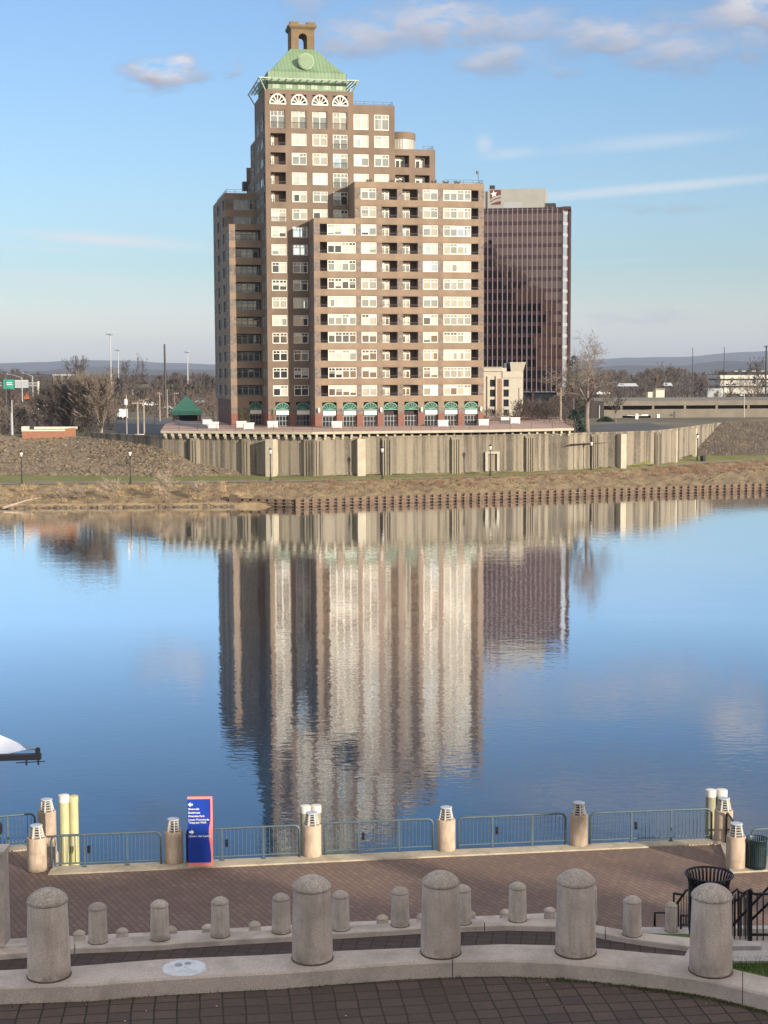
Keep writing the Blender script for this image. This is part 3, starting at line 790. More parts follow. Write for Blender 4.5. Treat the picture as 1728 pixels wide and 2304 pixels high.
zb0 = 15.0 - 9.7
def zb(k): return zb0 + 3.05 * k
def zt(k): return zb(k) + 1.87
ARC_T, FAN_T, FAN_B, SGN_T, SGN_B = 13.95 - 9.7, 13.8 - 9.7, 12.62 - 9.7, 12.45 - 9.7, 11.7 - 9.7
def arch(P, s0, s1, dark=False):
    # arched shop front of the ground floor: green fanlight, white signboard, dark glazed doors
    m = MB(); cx = (s0 + s1) / 2; r = (s1 - s0) / 2; hh = FAN_T - FAN_B
    pbox(m, P, s0, s1, .9, .95, 0, ARC_T)
    o = m.build('shop_front', 'dark_interior', apt)
    m = MB(); n = 14
    for k in range(n):
        a0, a1 = math.pi * k / n, math.pi * (k + 1) / n
        p0 = (cx - r * math.cos(a0), FAN_B + hh * math.sin(a0)); p1 = (cx - r * math.cos(a1), FAN_B + hh * math.sin(a1))
        m.bar(P(p0[0], .2, p0[1]), P(p1[0], .2, p1[1]), .13, .15)
    for k in range(1, 6):
        a0 = math.pi * k / 6; m.bar(P(cx, .2, FAN_B), P(cx - r * math.cos(a0), .2, FAN_B + hh * math.sin(a0)), .07, .09)
    pbox(m, P, s0, s1, .1, .3, FAN_B - .06, FAN_B + .08); m.build('fan_frame', 'green_paint', o)
    m = MB(); vs = [P(cx - r * math.cos(math.pi * k / n), .28, FAN_B + hh * math.sin(math.pi * k / n)) for k in range(n + 1)]
    m.add(vs, [tuple(range(n + 1))]); m.build('fanlight', 'green_dark', o)
    if not dark:
        m = MB(); pbox(m, P, s0 + .15, s1 - .15, .12, .22, SGN_B, SGN_T); m.build('signboard', 'sign_white', o)
    m = MB(); k = s0 + .1
    while k < s1: pbox(m, P, k, k + .07, .55, .65, 0.02, SGN_B); k += (s1 - s0 - .27) / 4
    for zz in (.02, .9, 1.75): pbox(m, P, s0 + .05, s1 - .05, .57, .63, zz, zz + .07)
    m.build('door_frame', 'grey_metal', o)
    m = MB(); pbox(m, P, s0 + .05, s1 - .05, .66, .7, .02, SGN_B); m.build('glass', 'glass_dark_small', o)

SM = ['stone_band', 'stone_pier', 'brick_pier', 'stone_upper']
def band_mat(rows, pier=1, bandm=0, base_pier=True):
    def f(s, z):
        if base_pier and z < 2.2: return 2
        if base_pier and z < 3.2: return 1
        for (a, b_) in rows:
            if a - .02 < z < b_ + .02: return pier
        return bandm
    return f
# --- front blocks L (x 703..797) and M (797..1088), plane b = 0
P0 = front(0)
def c0(v, y=1100): return Aa(690 + v / 3.627, 380 + y / 3.627, 0)
aL0, aL1, aM1 = c0(62), c0(397), c0(1446)
topL, topM = Az(750, 491, 0), Az(940, 411, 0)
cols = {'Lb': (c0(112), c0(171)), 'Lw': (c0(173), c0(405)), 'A': (c0(447), c0(573)), 'B1': (c0(618), c0(741)), 'B2': (c0(785), c0(909)),
        'F': (c0(950), c0(1073)), 'G': (c0(1117), c0(1341)), 'Gb': (c0(1345), c0(1401))}
spec = {  # k = 0..11
 'Lw': 'xdgxmgcdxmc'[:0] + 'xxmxgc' 'xmmc',
 'A': 'cxxmmccscccg', 'F': 'cdcxmccsccgg', 'G': 'mccmccccccccc'[:12]}
spec['Lw'] = 'xdmdgcdmmc'
spec['A'] = 'gxdxmggscggg'
spec['F'] = 'gdcxmggscggg'
spec['G'] = 'mgcmgcgcggcg'
holes = []; arches = []
for k in range(12):
    for nm, (a, b_) in cols.items():
        if nm in ('Lb', 'Lw') and k > 9: continue
        holes.append((a, b_, zb(k), zt(k), 1.7 if nm[-1] in 'b12' else .25))
for v0, v1 in ((127, 245), (297, 412), (465, 580), (631, 746), (797, 910), (960, 1074), (1122, 1237), (1286, 1400)):
    a, b_ = c0(v0, 2000), c0(v1, 2000); arches.append((a, b_)); holes.append((a, b_, 0, ARC_T, .9))
rows = [(zb(k), zt(k)) for k in range(12)]
mfn = band_mat(rows)
m = wall(P0, aL0, aM1, 0, topL, [h for h in holes if h[3] < topL], mfn)
m = wall(P0, aL1, aM1, topL, topM, [h for h in holes if h[3] > topL], mfn, m)
# a few thin vertical joints and slightly proud bands
m.build('wall', SM, apt)
m = MB()
for k in range(12):
    a = aL0 if k <= 9 else aL1
    pbox(m, P0, a - .04, aM1 + .04, -.05, -.003, zt(k) + .12, zt(k) + .26)
m.build('string_course', 'stone_band', apt)
for k in range(12):
    for nm, (a, b_) in cols.items():
        if nm in ('Lb', 'Lw') and k > 9: continue
        if nm in spec: window(P0, a, b_, zb(k), zt(k), 4 if nm in ('Lw', 'G') else 2, spec[nm][k])
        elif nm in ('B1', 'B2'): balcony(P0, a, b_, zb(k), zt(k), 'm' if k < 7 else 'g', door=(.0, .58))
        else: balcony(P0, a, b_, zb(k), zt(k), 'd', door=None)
for i, (a, b_) in enumerate(arches): arch(P0, a, b_, dark=(i in (3, 4)))
# solids behind the faces: roofs, sides
def roof(a0, a1, b0, b1, z, par=.0):
    m = MB(); m.box(a0 + .01, a1 - .01, b0 + .3, b1, z - .9, z - .55)
    m.box(a0 + .002, a1 - .002, b0 + .003, b0 + .3, z - .56, z - .002)
    m.box(a0 + .002, a0 + .3, b0 + .3, b1, z - .56, z - .002); m.box(a1 - .3, a1 - .002, b0 + .3, b1, z - .56, z - .002)
    m.build('roof', 'roof_gravel', apt)
def side(a, b0, b1, z0, z1, mt_='stone_band'):
    m = MB(); m.add([(a, b0, z0), (a, b1, z0), (a, b1, z1), (a, b0, z1)], [(0, 1, 2, 3)]); m.build('wall', mt_, apt)
roof(aL0, aL1, 0, 6, topL); roof(aL1, aM1, 0, 22, topM)
m = wall(left(aL0), 0, 6, 0, topL, [], band_mat(rows[:10])); m = wall(left(aL1), 0, 6, topL, topM, [], band_mat(rows), m); m.build('wall', SM, apt)
side(aM1, 0, 22, 0, topM)
# --- tower T, plane b = 6
BT = 6.0; PT = front(BT)
def c1(v, y=780): return Aa(440 + v / 2.44, y / 2.44, BT)
aT0, aT1, aU1, aU2 = c1(384, 900), c1(867, 560), c1(1093, 640), c1(1316, 880)
topT, topU1, topU2 = Az(690, 203.5, BT), Az(840, 236.5, BT), Az(930, 336, BT)
ztT = {k: Az(690, y, BT) for k, y in ((12, 388.5), (13, 344.3), (14, 301.2))}
tallT = (Az(690, 290, BT), Az(690, 250, BT)); fanT = (Az(690, 235.5, BT), Az(690, 214, BT))
zwT = lambda k: (zb(k), zt(k)) if k <= 11 else (ztT[k] - 2.05, ztT[k])
cT = {1: (c1(412, 860), c1(495, 860)), 2: (c1(529, 860), c1(611, 860)), 3: (c1(643, 860), c1(725, 860)), 4: (c1(755, 860), c1(835, 860)),
      5: (c1(869, 860), c1(951, 860)), 6: (c1(982, 860), c1(1063, 860)), 7: (c1(1096, 900), c1(1173, 900)), 8: (c1(1206, 900), c1(1285, 900))}
holes = []; jobs = []
for k in range(0, 15):
    z0, z1 = zwT(k)
    ks1 = 'mcdcgxcxmm'
    if k <= 9: jobs.append(('w', 1, z0, z1, 'mdmdccdmcc'[k]))
    elif k == 10: jobs.append(('j', 1, z0 - .35, z1, 'c'))
    else: jobs.append(('b', 1, z0, z1, 'd'))
    jobs.append(('w', 2, z0, z1, 'ddmddgddss' 'ggcgc'[k] if k < 10 else 'ggcgc'[k - 10]))
    if k >= 10:
        jobs.append(('w', 3, z0, z1, 'mgcgc'[k - 10])); jobs.append(('j', 4, z0 - .45, z1, 'mdggg'[k - 10]))
    if k >= 12:
        jobs.append(('w', 5, z0, z1, 'cgc'[k - 12])); jobs.append(('w', 6, z0, z1, 'cgc'[k - 12]))
    if k in (12, 13): jobs.append(('b', 7, z0, z1, 'm')); jobs.append(('b', 8, z0, z1, 'm'))
for c in (1, 2, 3, 4): jobs.append(('j', c, *tallT, 'g' if c != 9 else 'c'))
for c in (5, 6): jobs.append(('w', c, tallT[0] + .1, tallT[1] - .25, 'c'))
for ty, c, z0, z1, kd in jobs: holes.append((*cT[c], z0, z1, 1.7 if ty == 'b' else (.45 if z0 == tallT[0] else .25)))
for c in (1, 2, 3, 4): holes.append((*cT[c], fanT[0], fanT[1] + .05, .5))
tarch = [(Aa(460 + 580 / 3.627, 930, BT), Aa(460 + 699 / 3.627, 930, BT)), (Aa(460 + 748 / 3.627, 930, BT), Aa(460 + 866 / 3.627, 930, BT))]
for a, b_ in tarch: holes.append((a, b_, 0, ARC_T, .9))
rowsT = [zwT(k) for k in range(15)] + [tallT]
def matT(s, z):
    if z < 2.2: return 2
    if z < 3.2: return 1
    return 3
m = wall(PT, aT0, c0(380) + 1, 0, topT, [h for h in holes if h[1] < c0(380) + 1], matT)
m = wall(PT, c0(380) + 1, aT1, topL - 3, topT, [h for h in holes if h[0] > c0(380) + 1 and h[1] < aT1], matT, m)
m = wall(PT, aT1, aU1, topL, topU1, [h for h in holes if h[0] > aT1 and h[1] < aU1], matT, m)
m = wall(PT, aU1, aU2, topL, topU2, [h for h in holes if h[0] > aU1], matT, m)
m.build('wall', SM, apt)
m = MB()
for c in (1, 2, 3, 4): pbox(m, PT, cT[c][0], cT[c][1], .5, .52, fanT[0], fanT[1] + .05)
m.build('attic_recess', 'stone_upper', apt)
for ty, c, z0, z1, kd in jobs:
    if ty == 'w': window(PT, *cT[c], z0, z1, 2, kd)
    elif ty == 'j': window(PT if z0 != tallT[0] else (lambda s, d, z: PT(s, d + .2, z)), *cT[c], z0, z1, 2, kd, juliet=True)
    else: balcony(PT, *cT[c], z0, z1, kd, door=(.0, .3) if c == 1 else (.1, .8))
for a, b_ in tarch: arch(PT, a, b_)
for c in (1, 2, 3, 4):     # white fanlights of the top storey
    a, b_ = cT[c]; cx = (a + b_) / 2; r = (b_ - a) / 2 + .05; hh = fanT[1] - fanT[0]; m = MB(); n = 12
    for k in range(n):
        a0, a1 = math.pi * k / n, math.pi * (k + 1) / n
        m.bar(PT(cx - r * math.cos(a0), -.06, fanT[0] + hh * math.sin(a0)), PT(cx - r * math.cos(a1), -.06, fanT[0] + hh * math.sin(a1)), .2, .24)
    for k in range(1, 6):
        a0 = math.pi * k / 6; m.bar(PT(cx, -.06, fanT[0]), PT(cx - r * math.cos(a0), -.06, fanT[0] + hh * math.sin(a0)), .13, .15)
    pbox(m, PT, a - .12, b_ + .12, -.14, .02, fanT[0] - .1, fanT[0] + .14); m.build('fanlight', 'window_frame', apt)
# T left flank, stepping back
cols_f = []
def flank(a, b0, b1, z0, z1, ks, xs, n=2, kind='h'):
    hs = []
    for k in ks:
        za, zb_ = zwT(k) if k < 15 else tallT
        for (s0, s1, kd) in xs:
            if s1 > b1: continue
            hs.append((s0, s1, za, zb_, .25, kd))
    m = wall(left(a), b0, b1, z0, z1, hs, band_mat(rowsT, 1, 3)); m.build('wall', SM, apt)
    for (s0, s1, za, zb_, _, kd) in hs:
        if kd == '-':
            mm = MB(); pbox(mm, left(a), s0, s1, .24, .3, za, zb_); stuff_dark.append(mm)
        else: window(left(a), s0, s1, za, zb_, n, kd, mass=True)
stuff_dark = []
dT1, dT2, dT3 = BT + 15, BT + 22, BT + 29
fx = [(BT + 1.0, BT + 2.6, '-'), (BT + 3.6, BT + 8.2, 's'), (BT + 9.6, BT + 13.8, 's'), (BT + 15.6, BT + 17.0, '-'), (BT + 17.4, BT + 21, 's'), (BT + 23, BT + 24.5, '-'), (BT + 25, BT + 28.3, 's')]
fb = Az(690, 434, 20)
zf15 = ztT[14] + .9
flank(aT0, BT, dT1, zf15, topT, [15], fx)
flank(aT0, BT, dT2, ztT[12] + .8, zf15, [13, 14], fx)
flank(aT0, BT, dT3, zt(9) + .8, ztT[12] + .8, [10, 11, 12], fx)
flank(aT0, BT, 14, 0, zt(9) + .8, range(0, 10), [(BT + 1.2, BT + 3.2, 'h'), (BT + 4.2, BT + 6.6, 'h')])
for (aa, ab, bb, z1) in ((aT0, aT1, dT1, topT), (aT0, aU1, dT2 + .01, zf15 if zf15 < topU1 else topU1), (aT1, aU1, dT2 + .02, topU1), (aT0, aU2, dT3, topU2)):
    m = MB(); m.add([(aa, bb, 0), (ab, bb, 0), (ab, bb, z1), (aa, bb, z1)], [(0, 1, 2, 3)]); m.build('wall', 'stone_upper', apt)
m = MB(); m.box(aT0 + .02, aT1 - .3, BT + .3, dT1 - .02, topT - .5, topT - .05); m.build('roof', 'roof_gravel', apt)
m = MB(); m.box(aT0 + .01, aT1, dT1, dT2 - .01, zf15 - .4, zf15 - .02); m.box(aT0 + .01, aT1, dT2, dT3 - .01, ztT[12] + .4, ztT[12] + .78); m.build('roof', 'roof_gravel', apt)
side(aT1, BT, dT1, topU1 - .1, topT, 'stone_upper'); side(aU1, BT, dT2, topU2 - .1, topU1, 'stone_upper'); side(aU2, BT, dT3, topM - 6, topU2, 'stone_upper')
roof(aT1, aU1, BT, dT2, topU1); roof(aU1, aU2, BT, dT3, topU2)
# rotunda behind the step
ra, rb_ = Aa(440 + 1118 / 2.44, 300, 13), Aa(440 + 1208 / 2.44, 300, 13); rr_ = (rb_ - ra) * .95; rc = rb_ - rr_
zR0, zR1, zR2, zR3 = topU2 - 1, Az(910, 320 + 12, 11), Az(910, 313, 11), Az(910, 297, 11)
zR1 = topU2 + .15; zR2 = Az(910, 313, 11)
m = MB(); m.lathe([(rr_, zR0), (rr_, zR1), (rr_ - .1, zR1), (rr_ - .1, zR2)], (rc, 13.5, 0), 40, 0, False)
m.lathe([(rr_ + .02, zR2), (rr_ + .02, zR3), (rr_ - .3, zR3), (rr_ - .3, zR3 - .3), (.05, zR3 - .3)], (rc, 13.5, 0), 40, 0, False)
ro_ = m.build('rotunda', 'stone_upper', apt, smooth=False)
m = MB()
for k in range(36):
    a0 = 2 * math.pi * k / 36; a1 = 2 * math.pi * (k + .82) / 36
    for q in ((a0, a1),):
        m.add([(rc + (rr_ - .04) * math.cos(q[0]), 13.5 + (rr_ - .04) * math.sin(q[0]), zR1), (rc + (rr_ - .04) * math.cos(q[1]), 13.5 + (rr_ - .04) * math.sin(q[1]), zR1),
               (rc + (rr_ - .04) * math.cos(q[1]), 13.5 + (rr_ - .04) * math.sin(q[1]), zR2), (rc + (rr_ - .04) * math.cos(q[0]), 13.5 + (rr_ - .04) * math.sin(q[0]), zR2)], [(0, 1, 2, 3)])
m.build('glazing', 'pane_cream', ro_)
# --- left wing W (b = 21) with bay B in front (b = 13.5)
BW, BB = 20.5, 13.5
aW0 = Aa(460 + 163 / 3.627, 440, BW); aB0 = aW0
topW, topB = Az(540, 434.5, BW), Az(555, 504.5, BB)
PW, PB = front(BW), front(BB)
aB1 = aT0 + .0
hs = [(aW0 + 1.6, aT0 - .5, zb(k), zt(k), .4) for k in (10, 11)]
m = wall(PW, aW0, aT0 + 2, topB - 1, topW, hs, band_mat(rows, 1, 0)); m.build('wall', SM, apt)
for h in hs: window(PW, *h[:4], 5, 'h', mass=True)
b0_, b1_ = Aa(460 + 258 / 3.627, 680, BB), aT0 - .1
hs = [(b0_, b1_, zb(k), zt(k), 1.4) for k in range(10)]; ba = (Aa(460 + 367 / 3.627, 930, BB), Aa(460 + 482 / 3.627, 930, BB))
m = wall(PB, aB0, aT0, 0, topB, hs + [(ba[0], min(ba[1], aT0 - .1), 0, ARC_T, .9)], band_mat(rows, 1, 0)); m.build('wall', SM, apt)
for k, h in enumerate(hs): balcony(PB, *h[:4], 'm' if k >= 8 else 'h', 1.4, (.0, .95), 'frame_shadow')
arch(PB, ba[0], min(ba[1], aT0 - .1))
fw_ = []
Lw = 43.0
xsW = [(BB + 1.6, BB + 6.2, 's'), (BB + 8.2, BB + 11.0, '-'), (BB + 12.5, BB + 15.6, 's'), (BB + 18.0, BB + 21, '-'), (BB + 22.2, BB + 26.2, 's')]
hsB = [(s0, s1, zb(k), zt(k), .25, kd) for k in range(10) for (s0, s1, kd) in xsW]
m = wall(left(aB0), BB, Lw, ARC_T + .3, topB, hsB, band_mat(rows, 1, 0))
for k in range(12): m.add([(aB0 - .02, BB + 2.3 * k + 1, 0), (aB0 - .02, BB + 2.3 * k + 2, 0), (aB0 - .02, BB + 2.3 * k + 2, ARC_T + .3), (aB0 - .02, BB + 2.3 * k + 1, ARC_T + .3)], [(0, 1, 2, 3)], 2)
m.add([(aB0 + .4, BB, 0), (aB0 + .4, Lw, 0), (aB0 + .4, Lw, ARC_T + .3), (aB0 + .4, BB, ARC_T + .3)], [(0, 1, 2, 3)], 1)
hsW = [(s0, s1, zb(k), zt(k), .25, kd) for k in (10, 11) for (s0, s1, kd) in xsW if s0 > BW]
m = wall(left(aB0), BW, Lw, topB, topW, hsW, band_mat(rows, 1, 0), m); m.build('wall', SM, apt)
for h in hsB + hsW:
    if h[5] == '-': mm = MB(); pbox(mm, left(aB0), h[0], h[1], .24, .3, h[2], h[3]); stuff_dark.append(mm)
    else: window(left(aB0), h[0], h[1], h[2], h[3], 3, 'h' if h[2] < zb(2) - .1 else 's', mass=True)
m = MB(); m.box(aW0 + .02, aT0, BW + .02, Lw, topW - .5, topW - .01); m.box(aB0 + .02, aT0, BB + .02, BW, topB - .5, topB - .01); m.build('roof', 'roof_gravel', apt)
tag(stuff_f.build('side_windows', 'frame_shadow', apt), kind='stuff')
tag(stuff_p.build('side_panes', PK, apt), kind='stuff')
m = MB()
for q in stuff_dark: m.add(q.v, q.f)
tag(m.build('side_recesses', 'dark_interior', apt), kind='stuff')
# --- copper roof
pa0, pa1 = Aa(603, 190, BT + 1), Aa(779, 190, BT + 1); zS0, zS1 = topT - .6, Az(690, 163, BT + 1)
wd = pa1 - pa0; pb0, pb1 = BT + 1, BT + 1 + wd
run = (wd - 4.3) / 2; zP = Az(680, 110.8, BT + 1 + run)
m = MB(); zS = zS1
ca = (pa0 + pa1) / 2 ; cb = (pb0 + pb1) / 2; hw = 2.15
fl = .25
base_ = [(pa0, pb0), (pa1, pb0), (pa1, pb1), (pa0, pb1)]; topq = [(ca - hw, cb - hw), (ca + hw, cb - hw), (ca + hw, cb + hw), (ca - hw, cb + hw)]
mid = [(lerp(a[0], b_[0], .16), lerp(a[1], b_[1], .16)) for a, b_ in zip(base_, topq)]
zM_ = lerp(zS, zP, .10)
m.add([(*p, zS0) for p in base_] + [(*p, zS) for p in base_] + [(*p, zM_) for p in mid] + [(*p, zP) for p in topq],
      [(i + 4 * j, (i + 1) % 4 + 4 * j, (i + 1) % 4 + 4 * j + 4, i + 4 * j + 4) for j in range(3) for i in range(4)] + [(12, 13, 14, 15)])
rf_o = m.build('copper_roof', 'copper_roof', apt)
m = MB()
for e in range(4):
    B0, B1, M0, M1, T0, T1 = base_[e], base_[(e + 1) % 4], mid[e], mid[(e + 1) % 4], topq[e], topq[(e + 1) % 4]
    for k in range(0, 23):
        t = k / 22; p = (lerp(B0[0], B1[0], t), lerp(B0[1], B1[1], t))
        m.bar((*p, zS0), (*p, zS), .07, .10)
        # seam runs straight up the slope: find where it meets the hip
        u = t * wd; f_ = min(u, wd - u) / run
        def ptat(fr):   # fraction along the run at fixed u
            if fr <= .16: zz = lerp(zS, zM_, fr / .16)
            else: zz = lerp(zM_, zP, (fr - .16) / .84)
            inward = fr * run
            dx, dy = (B1[0] - B0[0]) / wd, (B1[1] - B0[1]) / wd; nx, ny = -dy, dx
            return (p[0] + nx * inward, p[1] + ny * inward, zz)
        fr = min(1, f_)
        if fr > .16: m.bar(ptat(0), ptat(.16), .07, .09); m.bar(ptat(.16), ptat(fr), .07, .09)
m.build('standing_seam', 'copper_roof', rf_o)
mz = Az(687, 141, BT + 2.5); mx = Aa(687, 141, BT + 2.5)
m = MB(); m.tube((mx, BT + 1.3, mz), (mx, BT + 5.2, mz), 1.25, 1.25, 28); m.build('medallion', 'copper_roof', apt)
m = MB(); m.tube((mx, BT + 1.42, mz), (mx, BT + 5.1, mz), 1.38, 1.38, 28); m.build('rim', 'trellis', apt)
# skirt openings
m = MB()
for k in range(6):
    s = lerp(pa0 + .8, pa1 - 1.8, k / 5); m.box(s, s + 1.2, pb0 - .04, pb0 - .003, zS0 + 1.0, zS0 + 1.7)
m.build('louvre', 'trellis', apt)
# trellis frame round the eaves
zTr = Az(690, 178, BT - 1); e0, e1 = Aa(583, 178, BT - .9), Aa(806, 186, BT - .9)
tr = MB(); zt0 = zTr
e2 = BT - 1.0; e3 = dT1 + 1
for off in (0, .6, 1.2):
    tr.bar((e0 + off, e2 + off, zt0), (e1 - off, e2 + off, zt0), .12, .14); tr.bar((e0 + off, e2 + off, zt0), (e0 + off, e3, zt0), .12, .14)
    tr.bar((e1 - off, e2 + off, zt0), (e1 - off, e3, zt0), .12, .14)
k = e0
while k < e1: tr.bar((k, e2, zt0 + .1), (k, e2 + 1.9, zt0 + .1), .1, .1); k += 1.25
k = e2
while k < e3:
    tr.bar((e0, k, zt0 + .1), (e0 + 1.9, k, zt0 + .1), .1, .1); tr.bar((e1, k, zt0 + .1), (e1 - 1.9, k, zt0 + .1), .1, .1); k += 1.25
for (x_, y_, x2, y2) in [(e0 + .1, e2 + .1, aT0 + .1, BT + .1), (e1 - .1, e2 + .1, aT1 - .1, BT + .1), (e0 + .1, e3 - .3, aT0 + .2, e3 - .3), (e0 + .1, (e2 + e3) / 2, aT0 + .2, (e2 + e3) / 2), (e1 - .1, e2 + 6, aT1 - .1, e2 + 6)]:
    tr.bar((x_, y_, zt0 - .05), (x2, y2, topT - .15), .18, .18)
tr.build('eaves_trellis', 'trellis', apt)
# bell-tower chimney
H = Az(677, 49, cb - hw) - zP; ch = MB(); w_ = 4.5
x0_, x1_ = ca - w_ / 2 + .2, ca + w_ / 2 - .2
o1, o2 = ca - .75, ca + .75; hs_ = H * .42
arcp = [(ca + .75 * math.cos(math.pi * k / 10), zP + hs_ + .75 * math.sin(math.pi * k / 10)) for k in range(11)]
outl = [(x0_, zP - .6), (o1, zP - .6)] + arcp[::-1] + [(o2, zP - .6), (x1_, zP - .6), (x1_, zP + H * .72), (x0_, zP + H * .72)]
ch.slab_xz(outl, cb - hw, cb + hw)
def frus(m, r0, r1, z0, z1):
    m.add([(ca + sx * r0, cb + sy * r0, z0) for sx, sy in ((-1, -1), (1, -1), (1, 1), (-1, 1))] + [(ca + sx * r1, cb + sy * r1, z1) for sx, sy in ((-1, -1), (1, -1), (1, 1), (-1, 1))],
          [(3, 2, 1, 0), (4, 5, 6, 7), (0, 1, 5, 4), (1, 2, 6, 5), (2, 3, 7, 6), (3, 0, 4, 7)])
frus(ch, 2.06, 2.45, zP + H * .72, zP + H * .82); frus(ch, 2.45, 2.45, zP + H * .82, zP + H * .9)
for sx in (-1, 1):
    for sy in (-1, 1):
        ch.box(ca + sx * 1.5 - .75, ca + sx * 1.5 + .75, cb + sy * 1.5 - .75, cb + sy * 1.5 + .75, zP + H * .9, zP + H)
ch.build('chimney', 'chimney_stone', rf_o)
# roof-terrace railings and the small mast
def rrail(pts, z, parent=apt):
    m = MB()
    for a, b_ in zip(pts, pts[1:]):
        a = Vector((*a, z)); b_ = Vector((*b_, z)); n = max(1, int((b_ - a).length / 1.6))
        for zz in (.45, .85): m.bar(a + Vector((0, 0, zz)), b_ + Vector((0, 0, zz)), .05, .05)
        for k in range(n + 1): p = a.lerp(b_, k / n); m.bar(p, p + Vector((0, 0, .88)), .06, .06)
    m.build('roof_railing', 'rail_metal', parent)
rrail([(aT1 + .4, BT + .5), (aU1 - .3, BT + .5), (aU1 - .3, BT + 12)], topU1 - .2)
rrail([(rb_ - .2, BT + .4), (aU2 - .3, BT + .4), (aU2 - .3, BT + 12)], topU2 - .2)
rrail([(aU2 + .3, .3), (aM1 - .2, .3), (aM1 - .2, 18)], topM - .2)
rrail([(aL1 - 5, 5.6), (aL1 - .2, 5.6)], topL - .2); rrail([(aW0 + .4, BW + .4), (aT0 - .5, BW + .4)], topW - .2); rrail([(aW0 + .4, BW + .4), (aW0 + .4, Lw - 4)], topW - .2)
ma = Aa(1079, 400, 3)
m = MB(); m.tube((ma, 3, topM - .5), (ma - .3, 3, topM + 2.3), .06, .04, 6); m.box(ma - .6, ma - .2, 2.8, 3.2, topM + 2.1, topM + 2.6); m.build('roof_mast', 'rail_metal', apt)
m = MB()
for px_ in (555, 560): pass
bx = Aa(552, 370, 34); m.box(bx - .6, bx + .6, 33, 35, ztT[12], ztT[12] + 1.6); m.build('vent', 'rail_metal', apt)
# terrace plants and boxes along the set-back parapets
rr2 = random.Random(3)
for px_, py_ in ((880, 400), (905, 402), (975, 402), (1003, 403), (1030, 404), (830, 400)):
    a = Aa(px_, py_, 1.0); m = MB()
    for k in range(14): m.bar((a + rr2.uniform(-.4, .4), 1 + rr2.uniform(-.3, .3), topM - .2), (a + rr2.uniform(-.6, .6), 1 + rr2.uniform(-.4, .4), topM + rr2.uniform(.2, .65)), .1, .1)
    m.build('terrace_plant', 'twig_brown', apt)
# wall lamps on the ground-floor piers
lp_ = None
for v in (98, 605, 936, 1420):
    a = c0(v, 2010)
    if lp_ is None:
        m = MB(); m.lathe([(.03, -.5), (.2, -.35), (.24, .2), (.12, .42), (.03, .45)], (0, 0, 0), 10); lp_ = m.build('wall_lamp', 'lamp_glass', apt); c = lp_
    else: c = lp_.copy(); C.objects.link(c); c.parent = apt
    c.location = (a, -.26, 2.9)

# ------------------------------------------------------------------ planters with conifers on the deck
def planter(px, py, wm=1.5, hm=.95, cone=0.0, label=''):
    # foot of the box on the deck
    p = at_z(px, py, 9.7)
    t = thing('planter_box', label, 'planter', tuple(p), AL, 'white planter boxes along the plaza deck')
    m = MB(); m.box(-wm / 2, wm / 2, -.5, .5, 0.06, hm); m.box(-wm / 2 - .06, wm / 2 + .06, -.56, .56, hm, hm + .12)
    for sx in (-1, 1):
        for sy in (-1, 1): m.box(sx * (wm / 2 - .1) - .07, sx * (wm / 2 - .1) + .07, sy * .42 - .07, sy * .42 + .07, 0, .06)
    m.build('box', 'planter_white', t)
    m = MB()
    for zz in (.3, .6): m.box(-wm / 2 - .02, wm / 2 + .02, -.52, -.502, zz, zz + .03)
    m.build('groove', 'grey_metal', t)
    if cone:
        m = MB(); r = random.Random(int(px))
        for k in range(260):
            h = r.random() ** .8 * cone; rad = .45 * (1 - h / cone) + .05; a = r.uniform(0, 6.28); rr = rad * r.uniform(.3, 1)
            c = Vector((rr * math.cos(a), rr * math.sin(a), hm + .1 + h)); s_ = .12
            v_ = [c + Vector((r.uniform(-s_, s_), r.uniform(-s_, s_), r.uniform(-s_, s_ * 1.5))) for _ in range(3)]
            m.add(v_, [(0, 1, 2)])
        m.build('shrub', 'conifer', t)
for px, py, cn, lb in [(467, 958, 0, 'low white planter box at the far left end of the deck, beside the tower flank'), (480, 964, 1.7, 'white planter box with a small cone shrub at the left corner of the tower'),
                   (543, 962, 2.0, 'white planter box with a dark cone shrub left of the nearer boxed shrub'), (559.5, 966, 1.7, 'white planter box with a cone shrub nearer the deck edge by the left bay'),
                   (613, 962, 2.1, 'white planter box with cone shrub left of the first tall tower arch'), (757, 962.5, 0, 'bare white planter box in front of the second arch of the front block'),
                   (996, 959.5, 0, 'bare white planter box between the sixth and seventh arches'), (1087, 957.5, 0, 'white planter box in front of the right corner of the tower'),
                   (1136, 952, 0, 'white planter box right of the tower, left of two boxes standing together'), (1158, 953, 0, 'white planter box right of the tower, right of two boxes standing together')]:
    planter(px, py, 1.75, 1.0, cn, lb)
# pavilion with the green pyramid roof
pv = thing('pavilion', 'small pavilion with green pyramid metal roof left of the apartment tower', 'pavilion', tuple(gp(421, 305, 7.0)), R(8))
k_ = 305 / F
m = MB(); W2 = 33 * k_; zE = 19 - (922 - 838.5) * k_ - 7; zR = 19 - (887 - 838.5) * k_ - 7
m.add([(-W2, -W2, zE), (W2, -W2, zE), (W2, W2, zE), (-W2, W2, zE), (0, 0, zR)], [(0, 1, 4), (1, 2, 4), (2, 3, 4), (3, 0, 4), (3, 2, 1, 0)])
m.box(-W2, W2, -W2, W2, zE - .75, zE - .01)
r_o = m.build('roof', 'pavilion_roof', pv)
m = MB()
for k in range(1, 12):
    t = k / 12; x = lerp(-W2, W2, t); f_ = min(t, 1 - t) * 2
    m.bar((x, -W2, zE), (x, -W2 * (1 - f_), lerp(zE, zR, f_)), .06, .12)
m.build('seam', 'pavilion_roof', r_o)
